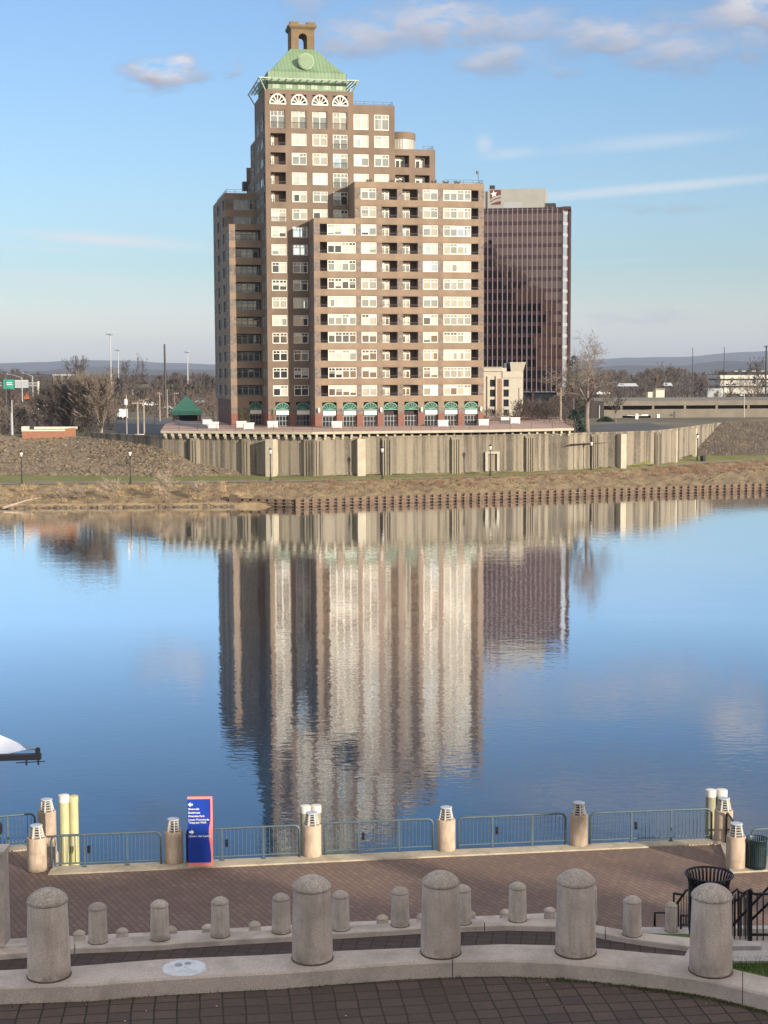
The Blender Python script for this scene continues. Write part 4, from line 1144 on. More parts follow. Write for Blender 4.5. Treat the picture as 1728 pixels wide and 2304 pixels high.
for sx in (-1, 1):
    for sy in (-1, 1): m = MB(); m.box(sx * W2 * .88 - .2, sx * W2 * .88 + .2, sy * W2 * .88 - .2, sy * W2 * .88 + .2, 0, zE - .75); m.build('post', 'stone_pier', pv)
m = MB(); m.box(-W2 * .6, W2 * .75, -W2 * .1, W2 * .85, 0, zE - .8); m.build('kiosk', 'dark_interior', pv)
m = MB(); m.box(-W2 * .95, -W2 * .5, -W2 * .9, W2 * .5, 0, zE - .9); m.build('side_wall', 'stone_pier', pv)
rp = thing('ramp_wall', 'pale grey sloping ramp wall between the pavilion and the plaza deck', 'wall', tuple(gp(430, 272, 7.0)))
m = MB(); q = [gp(394, 285, 0) - gp(430, 272, 0), gp(466, 262, 0) - gp(430, 272, 0)]
m.add([(q[0].x, q[0].y, 0), (q[1].x, q[1].y, 0), (q[1].x, q[1].y, 3.3), (q[0].x, q[0].y, 3.5), (q[0].x, q[0].y + .4, 0), (q[1].x, q[1].y + .4, 0), (q[1].x, q[1].y + .4, 3.3), (q[0].x, q[0].y + .4, 3.5)],
      [(0, 1, 2, 3), (5, 4, 7, 6), (3, 2, 6, 7), (0, 3, 7, 4), (1, 5, 6, 2)]); m.build('wall_panel', 'grey_metal', rp)
# ------------------------------------------------------------------ dark glass office tower
YO = 500.0
ot = thing('office_tower', 'dark maroon glass office tower with pale vertical mullions and a grey penthouse', 'building', tuple(gp(1262, YO, 7)), R(-8))
oc = gp(1262, YO, 7); ta = Vector((math.cos(R(-8)), math.sin(R(-8)), 0)); na = Vector((-ta.y, ta.x, 0))
def OA(px, py, b=0):
    d = px_ray(px, py); c0_ = Vector((0, 0, CAMZ)); t = (oc + na * b - c0_).dot(na) / d.dot(na); p = c0_ + d * t - oc
    return p.dot(ta), p.z
sp = 11.02 * YO / F; topO = OA(1200, 467)[1]; botO = OA(1200, 879)[1]
nfl = 16; fh = (topO - botO - 1.2) / nfl
nb = 26; wO = nb * sp; xr = 0.0; xl = -wO
mg, ms_ = MB(), MB()
go = random.Random(11)
for k in range(nfl):
    z1 = topO - 1.9 - k * fh + 0; z0 = z1 - fh * .66
    for i in range(nb):
        a, b_ = xl + i * sp, xl + (i + 1) * sp
        e = go.uniform(-.006, .006); f_ = go.uniform(-.006, .006)
        mg.add([(a, e, z0), (b_, -e, z0), (b_, -e + f_, z1), (a, e + f_, z1)], [(0, 1, 2, 3)])
        ms_.add([(a, 0, z1), (b_, 0, z1), (b_, 0, z1 + fh * .34), (a, 0, z1 + fh * .34)], [(0, 1, 2, 3)])
ms_.add([(xl, 0, z0 - .8), (xr, 0, z0 - .8), (xr, 0, z0), (xl, 0, z0)], [(0, 1, 2, 3)])
ms_.box(xl, xr, .0, 30, topO - .6, topO)
mg.build('glass', 'office_glass', ot); ms_.build('spandrel', 'office_spandrel', ot)
mm = MB()
for i in range(nb + 1): a = xl + i * sp; mm.box(a - .12, a + .12, -.35, -.01, z0 - .8, topO + .1)
mm.build('mullion', 'mullion', ot)
# right flank and body
mf = MB(); sd_ = 24.0
for k in range(nfl):
    z1 = topO - 1.9 - k * fh; za = z1 - fh * .72
    mf.add([(xr + .3, 1.5, za), (xr + .3 + 1.75, 1.5 + 4, za), (xr + .3 + 1.75, 1.5 + 4, z1), (xr + .3, 1.5, z1)], [(0, 1, 2, 3)])
mf.build('side_glass', 'office_side', ot)
m = MB(); m.prism([(xr + .28, 1.55), (xr + 2.05, 5.55), (xr + 2.05, 30), (xl, 30), (xl, .1), (xr, .1)], z0 - 1, topO - .3); m.build('wall', 'grey_metal', ot)
m = MB(); m.box(xr + 1.95, xr + 2.75, 4.6, 8, z0 - 6, topO + .3); m.box(xr - .2, xr + .3, -.5, 1.6, z0 - 3, topO); m.box(xr, xr + 2.7, 1, 8, topO - .6, topO + .3); m.build('corner_fin', 'maroon', ot)
m = MB(); m.box(xl + 1, xr - 1.5, 1.5, 26, 0, z0 - .8); m.build('ground_storey', 'glass_dark_small', ot)
for i in range(0, nb, 5): m = MB(); a = xl + i * sp; m.box(a, a + .8, .1, .9, 0, z0 - .8); m.build('column', 'maroon', ot)
pz0 = topO + .01; pz1 = OA(1200, 424, 3)[1]; px0, px1 = OA(1097, 440, 3)[0], OA(1227, 440, 3)[0]
m = MB(); m.box(px0, px1, 3, 20, pz0, pz1); m.box(px0 - 3.5, px0 - .9, 3.2, 20, pz0, pz1 - .4); m.box(px0 - .9, px0, 3.6, 20, pz0, pz1 - .6); m.build('penthouse', 'penthouse', ot)
m = MB(); m.box(OA(1225, 460, 3)[0], OA(1250, 460, 3)[0], 3, 10, topO, OA(1240, 457, 3)[1]); m.box(OA(1101, 420, 4)[0], OA(1112, 420, 4)[0], 5, 8, pz1, pz1 + 1.5); m.build('plant_room', 'dark_interior', ot)
m = MB(); gx0, gx1 = OA(1133, 460, 3)[0], OA(1175, 460, 3)[0]; m.box(gx0, gx1, 2.95, 2.995, pz0, OA(1150, 455, 3)[1]); m.build('louvre', 'grey_metal', ot)
# emblem: white star over waving stripes on maroon
lx0, lx1 = OA(1103, 445, 2.9)[0], OA(1127, 445, 2.9)[0]; lz0, lz1 = OA(1110, 460.5, 2.9)[1], OA(1110, 427.5, 2.9)[1]
def lg(u, v): return (lerp(lx0, lx1, u), lerp(lz0, lz1, v))
m = MB()
m.slab_xz([lg(0, .35), lg(.25, .50), lg(.6, .60), lg(1, .66), lg(1, 1), lg(0, 1)], 2.90, 2.95)
m.slab_xz([lg(0, .16), lg(.3, .30), lg(.6, .38), lg(1, .44), lg(1, .52), lg(.6, .45), lg(.3, .37), lg(0, .22)], 2.90, 2.95)
m.slab_xz([lg(0, 0), lg(1, 0), lg(1, .25), lg(.6, .2), lg(.3, .12)], 2.90, 2.95)
em = m.build('emblem', 'maroon_logo', ot)
m = MB(); pts = []
for k in range(10):
    r = .34 if k % 2 == 0 else .14; a = math.pi / 2 + k * math.pi / 5 + .15
    pts.append(lg(.34 + r * math.cos(a), .72 + .75 * r * math.sin(a)))
m.slab_xz(pts, 2.84, 2.9); m.build('star', 'sign_white', em)

# ------------------------------------------------------------------ pale hotel
hY = 335.0
ho = gp(1181, hY, 7); ht = thing('hotel', 'cream low hotel with tan bays and paired dark windows right of the apartment tower', 'building', tuple(ho), 0)
def HX(px): return gp(px, hY, 0).x - ho.x
def HZ(py, px=1130): return at_y(px, py, hY).z - 7
m = MB(); hz = [h for x in ((1102, 1114), (1132.5, 1144.5)) for h in [(HX(x[0]), HX(x[1]), HZ(y + 16), HZ(y), .3) for y in (854, 876.5, 898.8, 921.5)]]
PH = lambda s, d, z: (s, d, z)
m = wall(PH, HX(1060), HX(1176.5), 0, HZ(828), hz, lambda s, z: 0)
m.add([(HX(1176.5), 0, 0), (HX(1176.5), 18, 0), (HX(1176.5), 18, HZ(828)), (HX(1176.5), 0, HZ(828))], [(0, 1, 2, 3)])
m.box(HX(1060), HX(1131), -.35, -.01, HZ(835), HZ(827)); m.box(HX(1060), HX(1130), -.6, 18, HZ(827), HZ(825.5)); m.box(HX(1130), HX(1176.5), -.2, 18, HZ(850), HZ(836))
m.add([(HX(1149), -.2, HZ(836)), (HX(1176), -.2, HZ(836)), (HX(1182), -.8, HZ(815)), (HX(1146), -.8, HZ(815)), (HX(1149), 9, HZ(836)), (HX(1176), 9, HZ(836)), (HX(1182), 9.6, HZ(815)), (HX(1146), 9.6, HZ(815))],
      [(0, 1, 2, 3), (5, 4, 7, 6), (1, 5, 6, 2), (4, 0, 3, 7), (3, 2, 6, 7)])
m.build('wall', 'hotel_wall', ht)
m = MB(); m.box(HX(1139.5), HX(1149), 0, 8, HZ(836), HZ(817)); m.build('recess', 'glass_dark_small', ht)
for h in hz:
    m = MB(); m.box(h[0], h[1], .22, .28, h[2], h[3]); m.box(h[0], h[1], .1, .2, h[2], h[2] + .25); wn_ = m.build('window', 'glass_dark_small', ht)
m = MB(); m.box(HX(1118), HX(1129), -.05, .6, 0, HZ(852)); m.build('pier', 'hotel_tan', ht)
m = MB(); m.box(HX(1115), HX(1118), -.3, .3, 0, HZ(846)); m.box(HX(1096), HX(1099.5), -.3, .3, 0, HZ(846)); m.build('pilaster', 'hotel_wall', ht)

# ------------------------------------------------------------------ white office with dark window bands
wY = 620.0; wo = gp(1618, wY, 5.5)
wt = thing('office_block', 'low white office block with dark ribbon windows at the right edge of the picture', 'building', tuple(wo), 0)
def WX(px): return gp(px, wY, 0).x - wo.x
def WZ(py): return at_y(1680, py, wY).z - 5.5
mw, mk = MB(), MB()
for (a, b_) in ((844, 852), (856, 868), (872, 885.5)): mw.box(WX(1618), WX(1900), 0, 24, WZ(b_), WZ(a))
for (a, b_) in ((852, 856), (868, 872), (885.5, 892)): mk.box(WX(1618) + .3, WX(1900), .4, 23.6, WZ(b_), WZ(a))
mk.box(WX(1638), WX(1900), 5, 20, WZ(844), WZ(836))
mw.build('wall', 'office_white', wt); mk.build('window_band', 'glass_dark_small', wt)
m = MB(); m.box(WX(1618) - .2, WX(1633), -.2, 1, 0, WZ(885.5) - .1)
m.build('entrance', 'galvanised', wt)
for px_ in (1655, 1672, 1695, 1715): m = MB(); m.box(WX(px_), WX(px_ + 8), 4, 8, WZ(836), WZ(834)); m.build('roof_unit', 'galvanised', wt)
# blue-grey shed next to it
sh = thing('shed', 'small pale blue shed left of the white office block', 'shed', tuple(gp(1610, 600, 6)), 0)
m = MB(); m.box(-3.4, 2.0, 0, 8, 0, 5.8); m.build('wall', 'grey_metal', sh); m = MB(); m.box(-3.7, 2.3, -.3, 8.3, 5.8, 6.2); m.build('roof', 'lid_grey', sh)

# ------------------------------------------------------------------ parking structure on the right
gY = 400.0; go_ = gp(1360, gY, 6.5)
gt = thing('parking_garage', 'long low concrete parking garage with dark open level and dark entrance', 'garage', tuple(go_), R(2))
def GX(px): return (gp(px, gY, 0).x - go_.x)
def GZ(py): return at_y(1500, py, gY).z - 6.5
mw, mk = MB(), MB()
x0, x1 = GX(1358), GX(1950)
mw.box(x0, x1, 0, .6, GZ(912.5), GZ(902)); mw.box(x0, GX(1400), -.05, .6, 0, GZ(922)); mw.box(GX(1400), GX(1464), -.05, .6, GZ(935), GZ(922)); mw.box(GX(1464), x1, -.05, .6, -2, GZ(920.5))
mw.box(x0, x1, .6, 60, GZ(904), GZ(903)); mk.box(x0, x1, 3, 3.2, 0, GZ(905)); mk.box(GX(1326), GX(1357), -1, 8, 0, GZ(904))
for px_ in range(1395, 1900, 72): mw.box(GX(px_), GX(px_ + 5), 0, .8, GZ(922), GZ(912))
mw.build('wall', 'garage_wall', gt); mk.build('interior', 'dark_interior', gt)
m = MB(); m.box(GX(1345), GX(1347), -1.3, -1.02, 0, GZ(912)); m.build('pipe', 'grey_metal', gt)
m = MB(); m.box(GX(1443), GX(1458), -.2, -.06, GZ(935.5), GZ(932.5)); m.build('sign_panel', 'sign_white', gt)
m = MB(); m.box(GX(1478), GX(1484), -.2, -.06, GZ(943), GZ(932)); m.build('sign_panel', 'sign_white', gt)
bt_ = thing('barrier_booth', 'white ticket booth with barrier arms at the dark garage entrance', 'booth', tuple(gp(1432, 388, 7.06)), 0)
m = MB(); m.box(-.35, .35, -.3, .3, 0, 1.15); m.box(-.25, .25, -.2, .2, 1.15, 1.35); m.build('cabinet', 'white_paint', bt_)
m = MB(); m.bar((-2.4, 0, 1.0), (-.35, 0, .8), .07, .09); m.bar((.35, 0, .8), (2.4, 0, 1.0), .07, .09); m.build('barrier_arm', 'white_paint', bt_)

# ------------------------------------------------------------------ low brick box on the levee
bk = thing('brick_box', 'low red brick structure with cream coping on top of the levee at left', 'building', tuple(gp(105, 271, 8.0)), 0)
kk = 271 / F
m = MB(); m.box(-55 * kk, 42 * kk, 0, 6, -1.5, 1.0); m.add([(42 * kk, 0, -1.5), (56 * kk, 4, -1.5), (56 * kk, 4, 1.45), (42 * kk, 0, 1.45), (42 * kk, 6, -1.5), (42 * kk, 6, 1.45)], [(0, 1, 2, 3), (1, 4, 5, 2)]); m.build('wall', 'low_brick', bk)
m = MB(); m.box(-55.5 * kk, 42 * kk, -.1, .4, 1.0, 1.28); m.box(-55.5 * kk, -42 * kk, -.15, 1.5, 1.28, 1.85); m.box(-42 * kk, 55 * kk, 5, 6, 1.2, 1.6); m.build('coping', 'cream', bk)

# ------------------------------------------------------------------ sheet piling along the waterline
spl = thing('sheet_piling', 'rusty steel sheet piling with horizontal wales along the far waterline', 'retaining wall', tuple(gp(662, 218.6, 0)))
so = gp(662, 218.6, 0)
PL = [(530, 221.5), (662, 218.2), (1060, 228.4), (1400, 237.2), (1728, 245.4), (2100, 255)]
m = MB(); md = MB(); mw_ = MB(); rr = random.Random(2)
for (a, Ya), (b_, Yb) in zip(PL, PL[1:]):
    p, q = gp(a, Ya, 0) - so, gp(b_, Yb, 0) - so; ln = (q - p).length; t = (q - p) / ln; n_ = Vector((-t.y, t.x, 0)); n = int(ln / 1.25); st = ln / n
    ang = math.atan2(t.y, t.x); M0 = Matrix.Translation(p) @ Matrix.Rotation(ang, 4, 'Z')
    for k in range(n):
        s = k * st; top = 1.15 + rr.uniform(-.04, .08)
        m.box(s, s + st * .58, -.38, -.25, -.6, top, 0, M0)                       # outward pan
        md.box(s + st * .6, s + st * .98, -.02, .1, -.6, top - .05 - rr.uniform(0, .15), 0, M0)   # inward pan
        m.box(s - .02, s + .06, -.3, .06, -.6, top - .02, 0, M0); m.box(s + st * .52, s + st * .6, -.3, .06, -.6, top - .02, 0, M0)
    mw_.box(0, ln, -.52, -.39, .58, .72, 0, M0); mw_.box(0, ln, -.40, -.02, 1.0, 1.06, 0, M0); mw_.box(0, ln, -.52, -.39, .16, .26, 0, M0)
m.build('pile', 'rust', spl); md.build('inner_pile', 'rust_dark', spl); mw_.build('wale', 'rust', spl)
m = MB(); q = gp(528, 221, 0) - so; m.box(q.x - .8, q.x + .3, q.y - .9, q.y + .6, -.6, 1.5); m.build('end_post', 'rust_dark', spl)

# ------------------------------------------------------------------ riverside lamps
def far_lamp(px, Y, label, first=[None]):
    y0, z0 = (poly_at(brush_y, px), poly_at(brush_z, px)); z = lerp(poly_at(brush_z, px), poly_at(foot_z, px), .15)
    p = gp(px, Y, z)
    if first[0] is None:
        t = thing('street_lamp', label, 'lamp post', tuple(p), 0, 'black lamp posts along the far riverside path')
        m = MB(); m.lathe([(.2, 0), (.2, .25), (.13, .35), (.11, 1.2), (.08, 1.3), (.07, 4.0), (.12, 4.05), (.12, 4.2), (.06, 4.25)], (0, 0, 0), 10); m.build('pole', 'lamp_black', t)
        m = MB(); m.lathe([(.1, 4.25), (.24, 4.6), (.22, 4.85), (.02, 4.86)], (0, 0, 0), 10); m.build('lantern', 'lamp_glass', t)
        m = MB(); m.lathe([(.28, 4.86), (.18, 5.0), (.04, 5.15), (.04, 5.3)], (0, 0, 0), 10); m.build('cap', 'lamp_black', t)
        first[0] = t
    else: dup(first[0], tuple(p), 0, label, 'black lamp posts along the far riverside path')
for px, Y, lb in [(47, 233, 'black lamp post on the grass at the far left, below the low brick box'), (292, 233.5, 'black lamp post in front of the rocky slope, left of where the wall begins'),
                  (608, 237.5, 'black lamp post against the dark recess left of the white buttress'), (860, 240.5, 'black lamp post against the flood wall below the middle of the apartment tower'),
                  (1103, 246, 'black lamp post in front of the pale painted surround on the flood wall'), (1331, 256.5, 'black lamp post against the wall, below the big bare tree'),
                  (1569, 278, 'black lamp post on the grass at the foot of the dark right slope')]:
    far_lamp(px, Y, lb)
tb = thing('litter_bin', 'small dark litter bin beside the lamp post at the dark right slope', 'bin', tuple(gp(1582, 277, 2.7)))
m = MB(); m.lathe([(.4, 0), (.45, .1), (.5, 1.0), (.38, 1.02)], (0, 0, 0), 12); m.build('body', 'can_black', tb); m = MB(); m.lathe([(.54, .96), (.54, 1.08), (.4, 1.1)], (0, 0, 0), 12, 0, False); m.build('rim', 'can_black', tb)

# ------------------------------------------------------------------ poles, masts and signs beyond
def pole(name, px, ytop, Y, zb_, r, label, matn, cat='utility pole', grp=None, arms=None, rt=None, armm=None):
    p = gp(px, Y, zb_); h = at_y(px, ytop, Y).z - zb_
    t = thing(name, label, cat, tuple(p), 0, grp)
    m = MB(); m.tube((0, 0, 0), (0, 0, h), r, rt or r * .7, 8); m.build('pole', matn, t)
    if arms:
        for (z_, w_, dr, thick) in arms:
            m = MB(); m.bar((-w_, 0, h - z_), (w_, 0, h - z_ + dr), thick, thick)
            for s_ in (-.9, -.45, .45, .9): m.tube((w_ * s_, 0, h - z_ + dr * (s_ + 1) / 2), (w_ * s_, 0, h - z_ + .28 + dr * (s_ + 1) / 2), .07, .05, 5)
            m.build('crossarm', armm or matn, t)
    return t, h
G1 = 'wooden utility poles beyond the levee at left'
pole('utility_pole', 311, 903, 275, 7, .19, 'weathered utility pole with level crossarm, left of the pair beside the car park', 'wood_pole', grp=G1, arms=[(.35, 1.0, 0, .18)])
pole('utility_pole', 325, 900, 280, 7, .18, 'weathered utility pole with faint crossarm, right of the pair beside the car park', 'wood_pole', grp=G1, arms=[(.15, .9, .3, .08)])
t, h = pole('utility_pole', 286, 888, 285, 7, .13, 'thin pole with a pale transformer can left of the paired poles', 'wood_pole', grp=G1)
m = MB(); m.lathe([(.25, 0), (.32, .1), (.32, 1.0), (.2, 1.1)], (-.1, 0, h - 1.9), 10); m.build('transformer', 'white_paint', t)
pole('utility_pole', 349, 892, 360, 7, .17, 'slender utility pole with small crossarm between paired poles and pavilion', 'wood_pole', grp=G1, arms=[(.9, .6, 0, .16)])
pole('utility_pole', 361, 882, 390, 7, .18, 'utility pole with lamp arm left of the pavilion roof', 'wood_pole', grp=G1, arms=[(.3, .5, -.3, .1)])
pole('utility_pole', 394.5, 882, 360, 7, .17, 'utility pole with wide crossarm just behind the pavilion roof', 'wood_pole', grp=G1, arms=[(.35, 1.0, 0, .2)])
pole('utility_pole', 378, 876, 420, 7, .15, 'bare utility pole left of the pole behind the pavilion', 'wood_pole', grp=G1)
def mast(px, ytop, Y, label, ybase_z=4):
    t, h = pole('light_mast', px, ytop, Y, ybase_z, .35, label, 'galvanised', 'light mast', 'tall highway light masts above the far trees at left', rt=.2)
    m = MB(); m.lathe([(.3, 0), (1.7, .2), (1.7, .45), (.3, .6)], (0, 0, h - .5), 10); m.build('lamp_ring', 'grey_metal', t)
mast(253, 751, 620, 'tallest highway light mast standing against the sky at left'); mast(270, 787, 700, 'shorter highway light mast just right of the tallest one')
mast(425, 791, 700, 'highway light mast close to the apartment tower at left')
pole('antenna_pole', 374, 774, 520, 7, .42, 'dark thick monopole standing left of the apartment tower', 'lamp_black', 'pole')
G2 = 'thin dark poles against the sky at right'
pole('antenna_pole', 1556, 782, 560, 6, .16, 'thin dark pole right of the bare tree, leftmost of the tall thin poles', 'lamp_black', 'pole', G2)
pole('antenna_pole', 1626.5, 781, 560, 6, .17, 'thin dark pole rising in front of the white office block', 'lamp_black', 'pole', G2)
pole('antenna_pole', 1720.5, 777, 600, 6, .4, 'thicker dark pole at the extreme right edge', 'lamp_black', 'pole', G2, arms=[(.6, 1.1, 0, .3)])
G3 = 'utility poles right of the apartment tower'
pole('utility_pole', 1167, 873, 300, 7, .15, 'thin utility pole in front of the brush right of the hotel', 'wood_pole', grp=G3)
pole('utility_pole', 1261, 872, 300, 7, .22, 'thick utility pole with crossarms below the dark office tower', 'wood_pole', grp=G3, arms=[(1.1, .75, 0, .12), (1.5, .7, 0, .1)])
t, h = pole('street_lamp', 1673, 880, 385, 7.5, .14, 'grey street lamp in front of the garage at right', 'galvanised', 'lamp post')
m = MB(); m.bar((0, 0, h - 1.0), (-.9, 0, h - 1.0), .1, .1); m.lathe([(.2, -.15), (.35, 0), (.2, .15)], (-.9, 0, h - 1.0), 8); m.build('lamp_head', 'white_paint', t)
def yard_lamp(px, yt, lb):
    t, h = pole('street_lamp', px, yt, 480, 6, .12, lb, 'lamp_black', 'lamp post', 'dark twin-headed lamps beyond the garage')
    m = MB(); m.bar((-1.2, 0, h - .8), (1.2, 0, h - .8), .12, .12)
    for s_ in (-1, 1): m.lathe([(.2, 0), (.5, .15), (.3, .4)], (s_ * 1.2, 0, h - .9), 8)
    m.lathe([(.2, 0), (.5, .15), (.3, .4)], (0, 0, h - .1), 8); m.build('lamp_head', 'lamp_black', t)
yard_lamp(1570, 861, 'dark twin-headed lamp between the two thin poles'); yard_lamp(1497, 865, 'dark twin-headed lamp left of the leftmost thin pole')
yard_lamp(1642, 860, 'dark twin-headed lamp in front of the white office block, left one'); yard_lamp(1724, 862, 'dark twin-headed lamp at the right edge in front of the white office block')
# highway gantry, signs and lights at far left
hg = thing('sign_gantry', 'highway sign gantry of pale truss and posts at far left edge', 'gantry', tuple(gp(86, 430, 6)), 0)
ho_ = gp(86, 430, 6); kg = 430 / F
def HGp(px, py): p = at_y(px, py, 430) - ho_; return (p.x, 0, p.z)
m = MB(); a, b_ = HGp(-90, 861), HGp(86, 861); c, d = HGp(-90, 868), HGp(86, 868)
m.bar(a, b_, .25, .25); m.bar(c, d, .25, .25)
n = 34
for k in range(n):
    p = Vector(a).lerp(Vector(b_), k / n); q = Vector(c).lerp(Vector(d), (k + 1) / n); m.bar(p, q, .1, .1); m.bar(Vector(c).lerp(Vector(d), k / n), p, .1, .1)
m.build('truss', 'galvanised', hg)
m = MB(); m.tube((0, 0, 0), HGp(86, 858), .36, .3, 8); m.build('post', 'cream', hg)
gs = thing('highway_sign', 'green highway sign hung on the gantry at far left', 'sign', tuple(at_y(20, 865, 429.2)), 0)
m = MB(); m.box(-12 * kg, 11 * kg, -.1, .1, -10 * kg, 11 * kg); m.build('panel', 'highway_green', gs)
m = MB(); m.box(-7 * kg, 7 * kg, -.14, -.102, 3 * kg, 4.5 * kg); m.box(-6 * kg, 8 * kg, -.14, -.102, -1 * kg, .6 * kg); m.build('legend', 'white_paint', gs)
gs = thing('highway_sign', 'white back of a highway sign right of the green one on the gantry', 'sign', tuple(at_y(48.5, 864, 429.2)), 0)
m = MB(); m.box(-15 * kg, 15 * kg, -.1, .1, -8.5 * kg, 9 * kg); m.build('panel', 'lid_grey', gs); m = MB()
for zz in (-4, 0, 4): m.box(-14 * kg, 14 * kg, -.14, -.102, zz * kg - .1, zz * kg + .1)
m.build('stiffener', 'galvanised', gs)
def road_lamp(px, yt, arm, Y, lb):
    t, h = pole('street_lamp', px, yt, Y, 6, .2, lb, 'galvanised', 'street lamp', 'grey cobra-head street lamps by the highway', rt=.13)
    k_ = Y / F; m = MB(); m.path([(0, 0, h - .1), (arm * k_ * .5, 0, h + .5), (arm * k_, 0, h + .9)], [.1, .08, .06], 6); m.build('arm', 'galvanised', t)
    m = MB(); m.lathe([(.02, -.1), (.3, 0), (.25, .12), (.02, .16)], (arm * k_ * 1.08, 0, h + .9), 8); m.build('lamp_head', 'lid_grey', t)
road_lamp(17, 842, -24, 400, 'grey street lamp with arm crossing the green highway sign'); road_lamp(53, 849, -30, 420, 'grey street lamp rising in front of the white highway sign')
road_lamp(77, 846, -20, 480, 'grey street lamp with arm right of the white highway sign')
t, h = pole('sign_post', 29, 900, 290, 7.5, .16, 'dark utility post at far left behind the levee crest', 'grey_metal', 'pole')
t, h = pole('sign_post', 28, 928, 281, 8, .27, 'short pale blue-grey pipe at far left on the levee crest', 'grey_metal', 'pipe')
# orange machine and vehicles
om = thing('excavator', 'small orange digger far away below the highway signs', 'excavator', tuple(at_y(60, 900, 430)), 0); om.scale = (.6, .6, .6)
m = MB(); m.box(-.9, 1.0, -.8, .8, .4, 1.9); m.build('cab', 'orange_paint', om); m = MB(); m.box(-1.1, 1.1, -1, 1, -.3, .4); m.build('track', 'rubber', om)
m = MB(); m.path([(-.2, -.9, 1.5), (.3, -.9, 3.0), (.9, -.9, 1.6)], .22, 6); m.build('boom', 'orange_paint', om)
tr_ = thing('box_truck', 'white box truck parked at the left of the car park', 'truck', tuple(gp(277, 400, 7.1)), 0)
kt = 400 / F
m = MB(); m.box(-7.5 * kt, 8.5 * kt, 0, 2.3, .5, 2.7 + .1); m.build('cargo_box', 'truck_white', tr_)
m = MB(); m.slab_xz([(-13 * kt, .4), (-7.8 * kt, .4), (-7.8 * kt, 1.9), (-10.5 * kt, 1.9), (-12.5 * kt, 1.2)], .1, 2.2); m.build('cab', 'grey_metal', tr_)
for xx in (-10.5, -4, 5.5):
    m = MB(); m.tube((xx * kt, -.05, .45), (xx * kt, .25, .45), .45, .45, 12); m.build('wheel', 'rubber', tr_)
sb = thing('barrier_beam', 'white painted concrete curb stop lying at the foot of the paired utility poles', 'barrier', tuple(gp(313, 262, 8.4)), 0)
m = MB(); m.box(-11.5 * .076, 11.5 * .076, 0, .5, 0, .3); m.bar((-11 * .076, .25, .3), (11 * .076, .25, .3), .3, .1); m.build('beam', 'white_paint', sb)
m = MB(); m.box(-.7, -.5, .1, .4, -1.6, -.002); m.box(.5, .7, .1, .4, -1.6, -.002); m.build('foot', 'concrete_light', sb)
CARS = 'cars parked far away between the trees'
def car(px, py, Y, col, lb, first={}):
    p = at_y(px, py, Y)
    if col not in first:
        t = thing('parked_car', lb, 'car', tuple(p), 0, CARS)
        m = MB(); m.slab_xz([(-2.2, .3), (2.2, .3), (2.2, .85), (1.3, .95), (.7, 1.45), (-1.1, 1.45), (-1.7, .95), (-2.2, .85)], 0, 1.7); m.build('body', col, t)
        m = MB(); m.slab_xz([(.6, .98), (.55, 1.38), (-1.0, 1.38), (-1.4, .98)], -.02, 1.72); m.build('glass', 'glass_dark_small', t)
        for x_ in (-1.35, 1.35): m = MB(); m.tube((x_, -.04, .33), (x_, .2, .33), .33, .33, 10); m.build('wheel', 'rubber', t)
        first[col] = t
    else: dup(first[col], tuple(p), 0, lb, CARS)
car(337, 915, 470, 'truck_white', 'white car below the poles left of the pavilion'); car(363, 913, 520, 'lid_grey', 'grey car left of the pavilion, right of the white one')
car(455, 908, 480, 'grey_metal', 'dark blue-grey car right of the pavilion roof'); car(371, 922, 450, 'lid_grey', 'grey car nearest the left edge of the pavilion')
car(1358, 889, 520, 'truck_white', 'white car on the garage roof behind the bare tree')
car(88, 917, 470, 'truck_white', 'white car below the right post of the highway gantry')
# long pale highway wall far left
vw = thing('highway_wall', 'pale highway parapet crossing behind the bare trees left of the tower', 'wall', tuple(gp(380, 640, 5)), 0)
k6 = 640 / F; z_ = at_y(380, 872, 640).z - 5; z2_ = at_y(380, 864, 640).z - 5
m = MB(); m.box(-95 * k6, 85 * k6, 0, .5, z_, z2_); m.build('parapet', 'coping_concrete', vw)
m = MB()
for k in range(16): x_ = lerp(-92, 82, k / 15) * k6; m.box(x_ - .5, x_ + .5, .1, .4, 0, z_)
m.build('pier', 'garage_wall', vw)
v2_ = thing('highway_wall', 'short pale parapet far left between the two dense bare trees', 'wall', tuple(gp(150, 700, 5)), 0)
k7 = 700 / F; m = MB(); zc = at_y(150, 845, 700).z - 5; m.box(-28 * k7, 25 * k7, 0, .5, zc, zc + 3 * k7); m.build('parapet', 'coping_concrete', v2_)
m = MB(); [m.box(x_ * k7 - .5, x_ * k7 + .5, .1, .4, 0, zc) for x_ in (-25, -8, 8, 22)]; m.build('pier', 'garage_wall', v2_)
# open shelters and a shed beyond the garage
def shelter(px, py, wpx, lb, Y=520):
    k_ = Y / F; p = gp(px, Y, 6.5); zt_ = at_y(px, py, Y).z - 6.5; t = thing('open_shelter', lb, 'shelter', tuple(p), 0, 'open shelters beyond the parking garage')
    m = MB(); w_ = wpx * k_ / 2
    m.add([(-w_, -2, zt_), (w_, -2, zt_), (w_ * .8, 0, zt_ + 1), (-w_ * .8, 0, zt_ + 1), (w_, 2, zt_), (-w_, 2, zt_)], [(0, 1, 2, 3), (3, 2, 4, 5), (0, 5, 4, 1), (0, 3, 5), (1, 4, 2)]); m.build('roof', 'lid_grey', t)
    m = MB(); [m.box(x_ * w_ - .15, x_ * w_ + .15, -.15, .15, 0, zt_) for x_ in (-.8, -.3, .3, .8)]; m.build('post', 'lamp_black', t)
shelter(1410, 869, 46, 'open shelter with grey roof right of the big bare tree'); shelter(1500, 868, 20, 'small open shelter between the shelter and the thin poles')
cs = thing('cream_shed', 'small cream shed beyond the parking garage', 'shed', tuple(gp(1487, 500, 6.5)), 0)
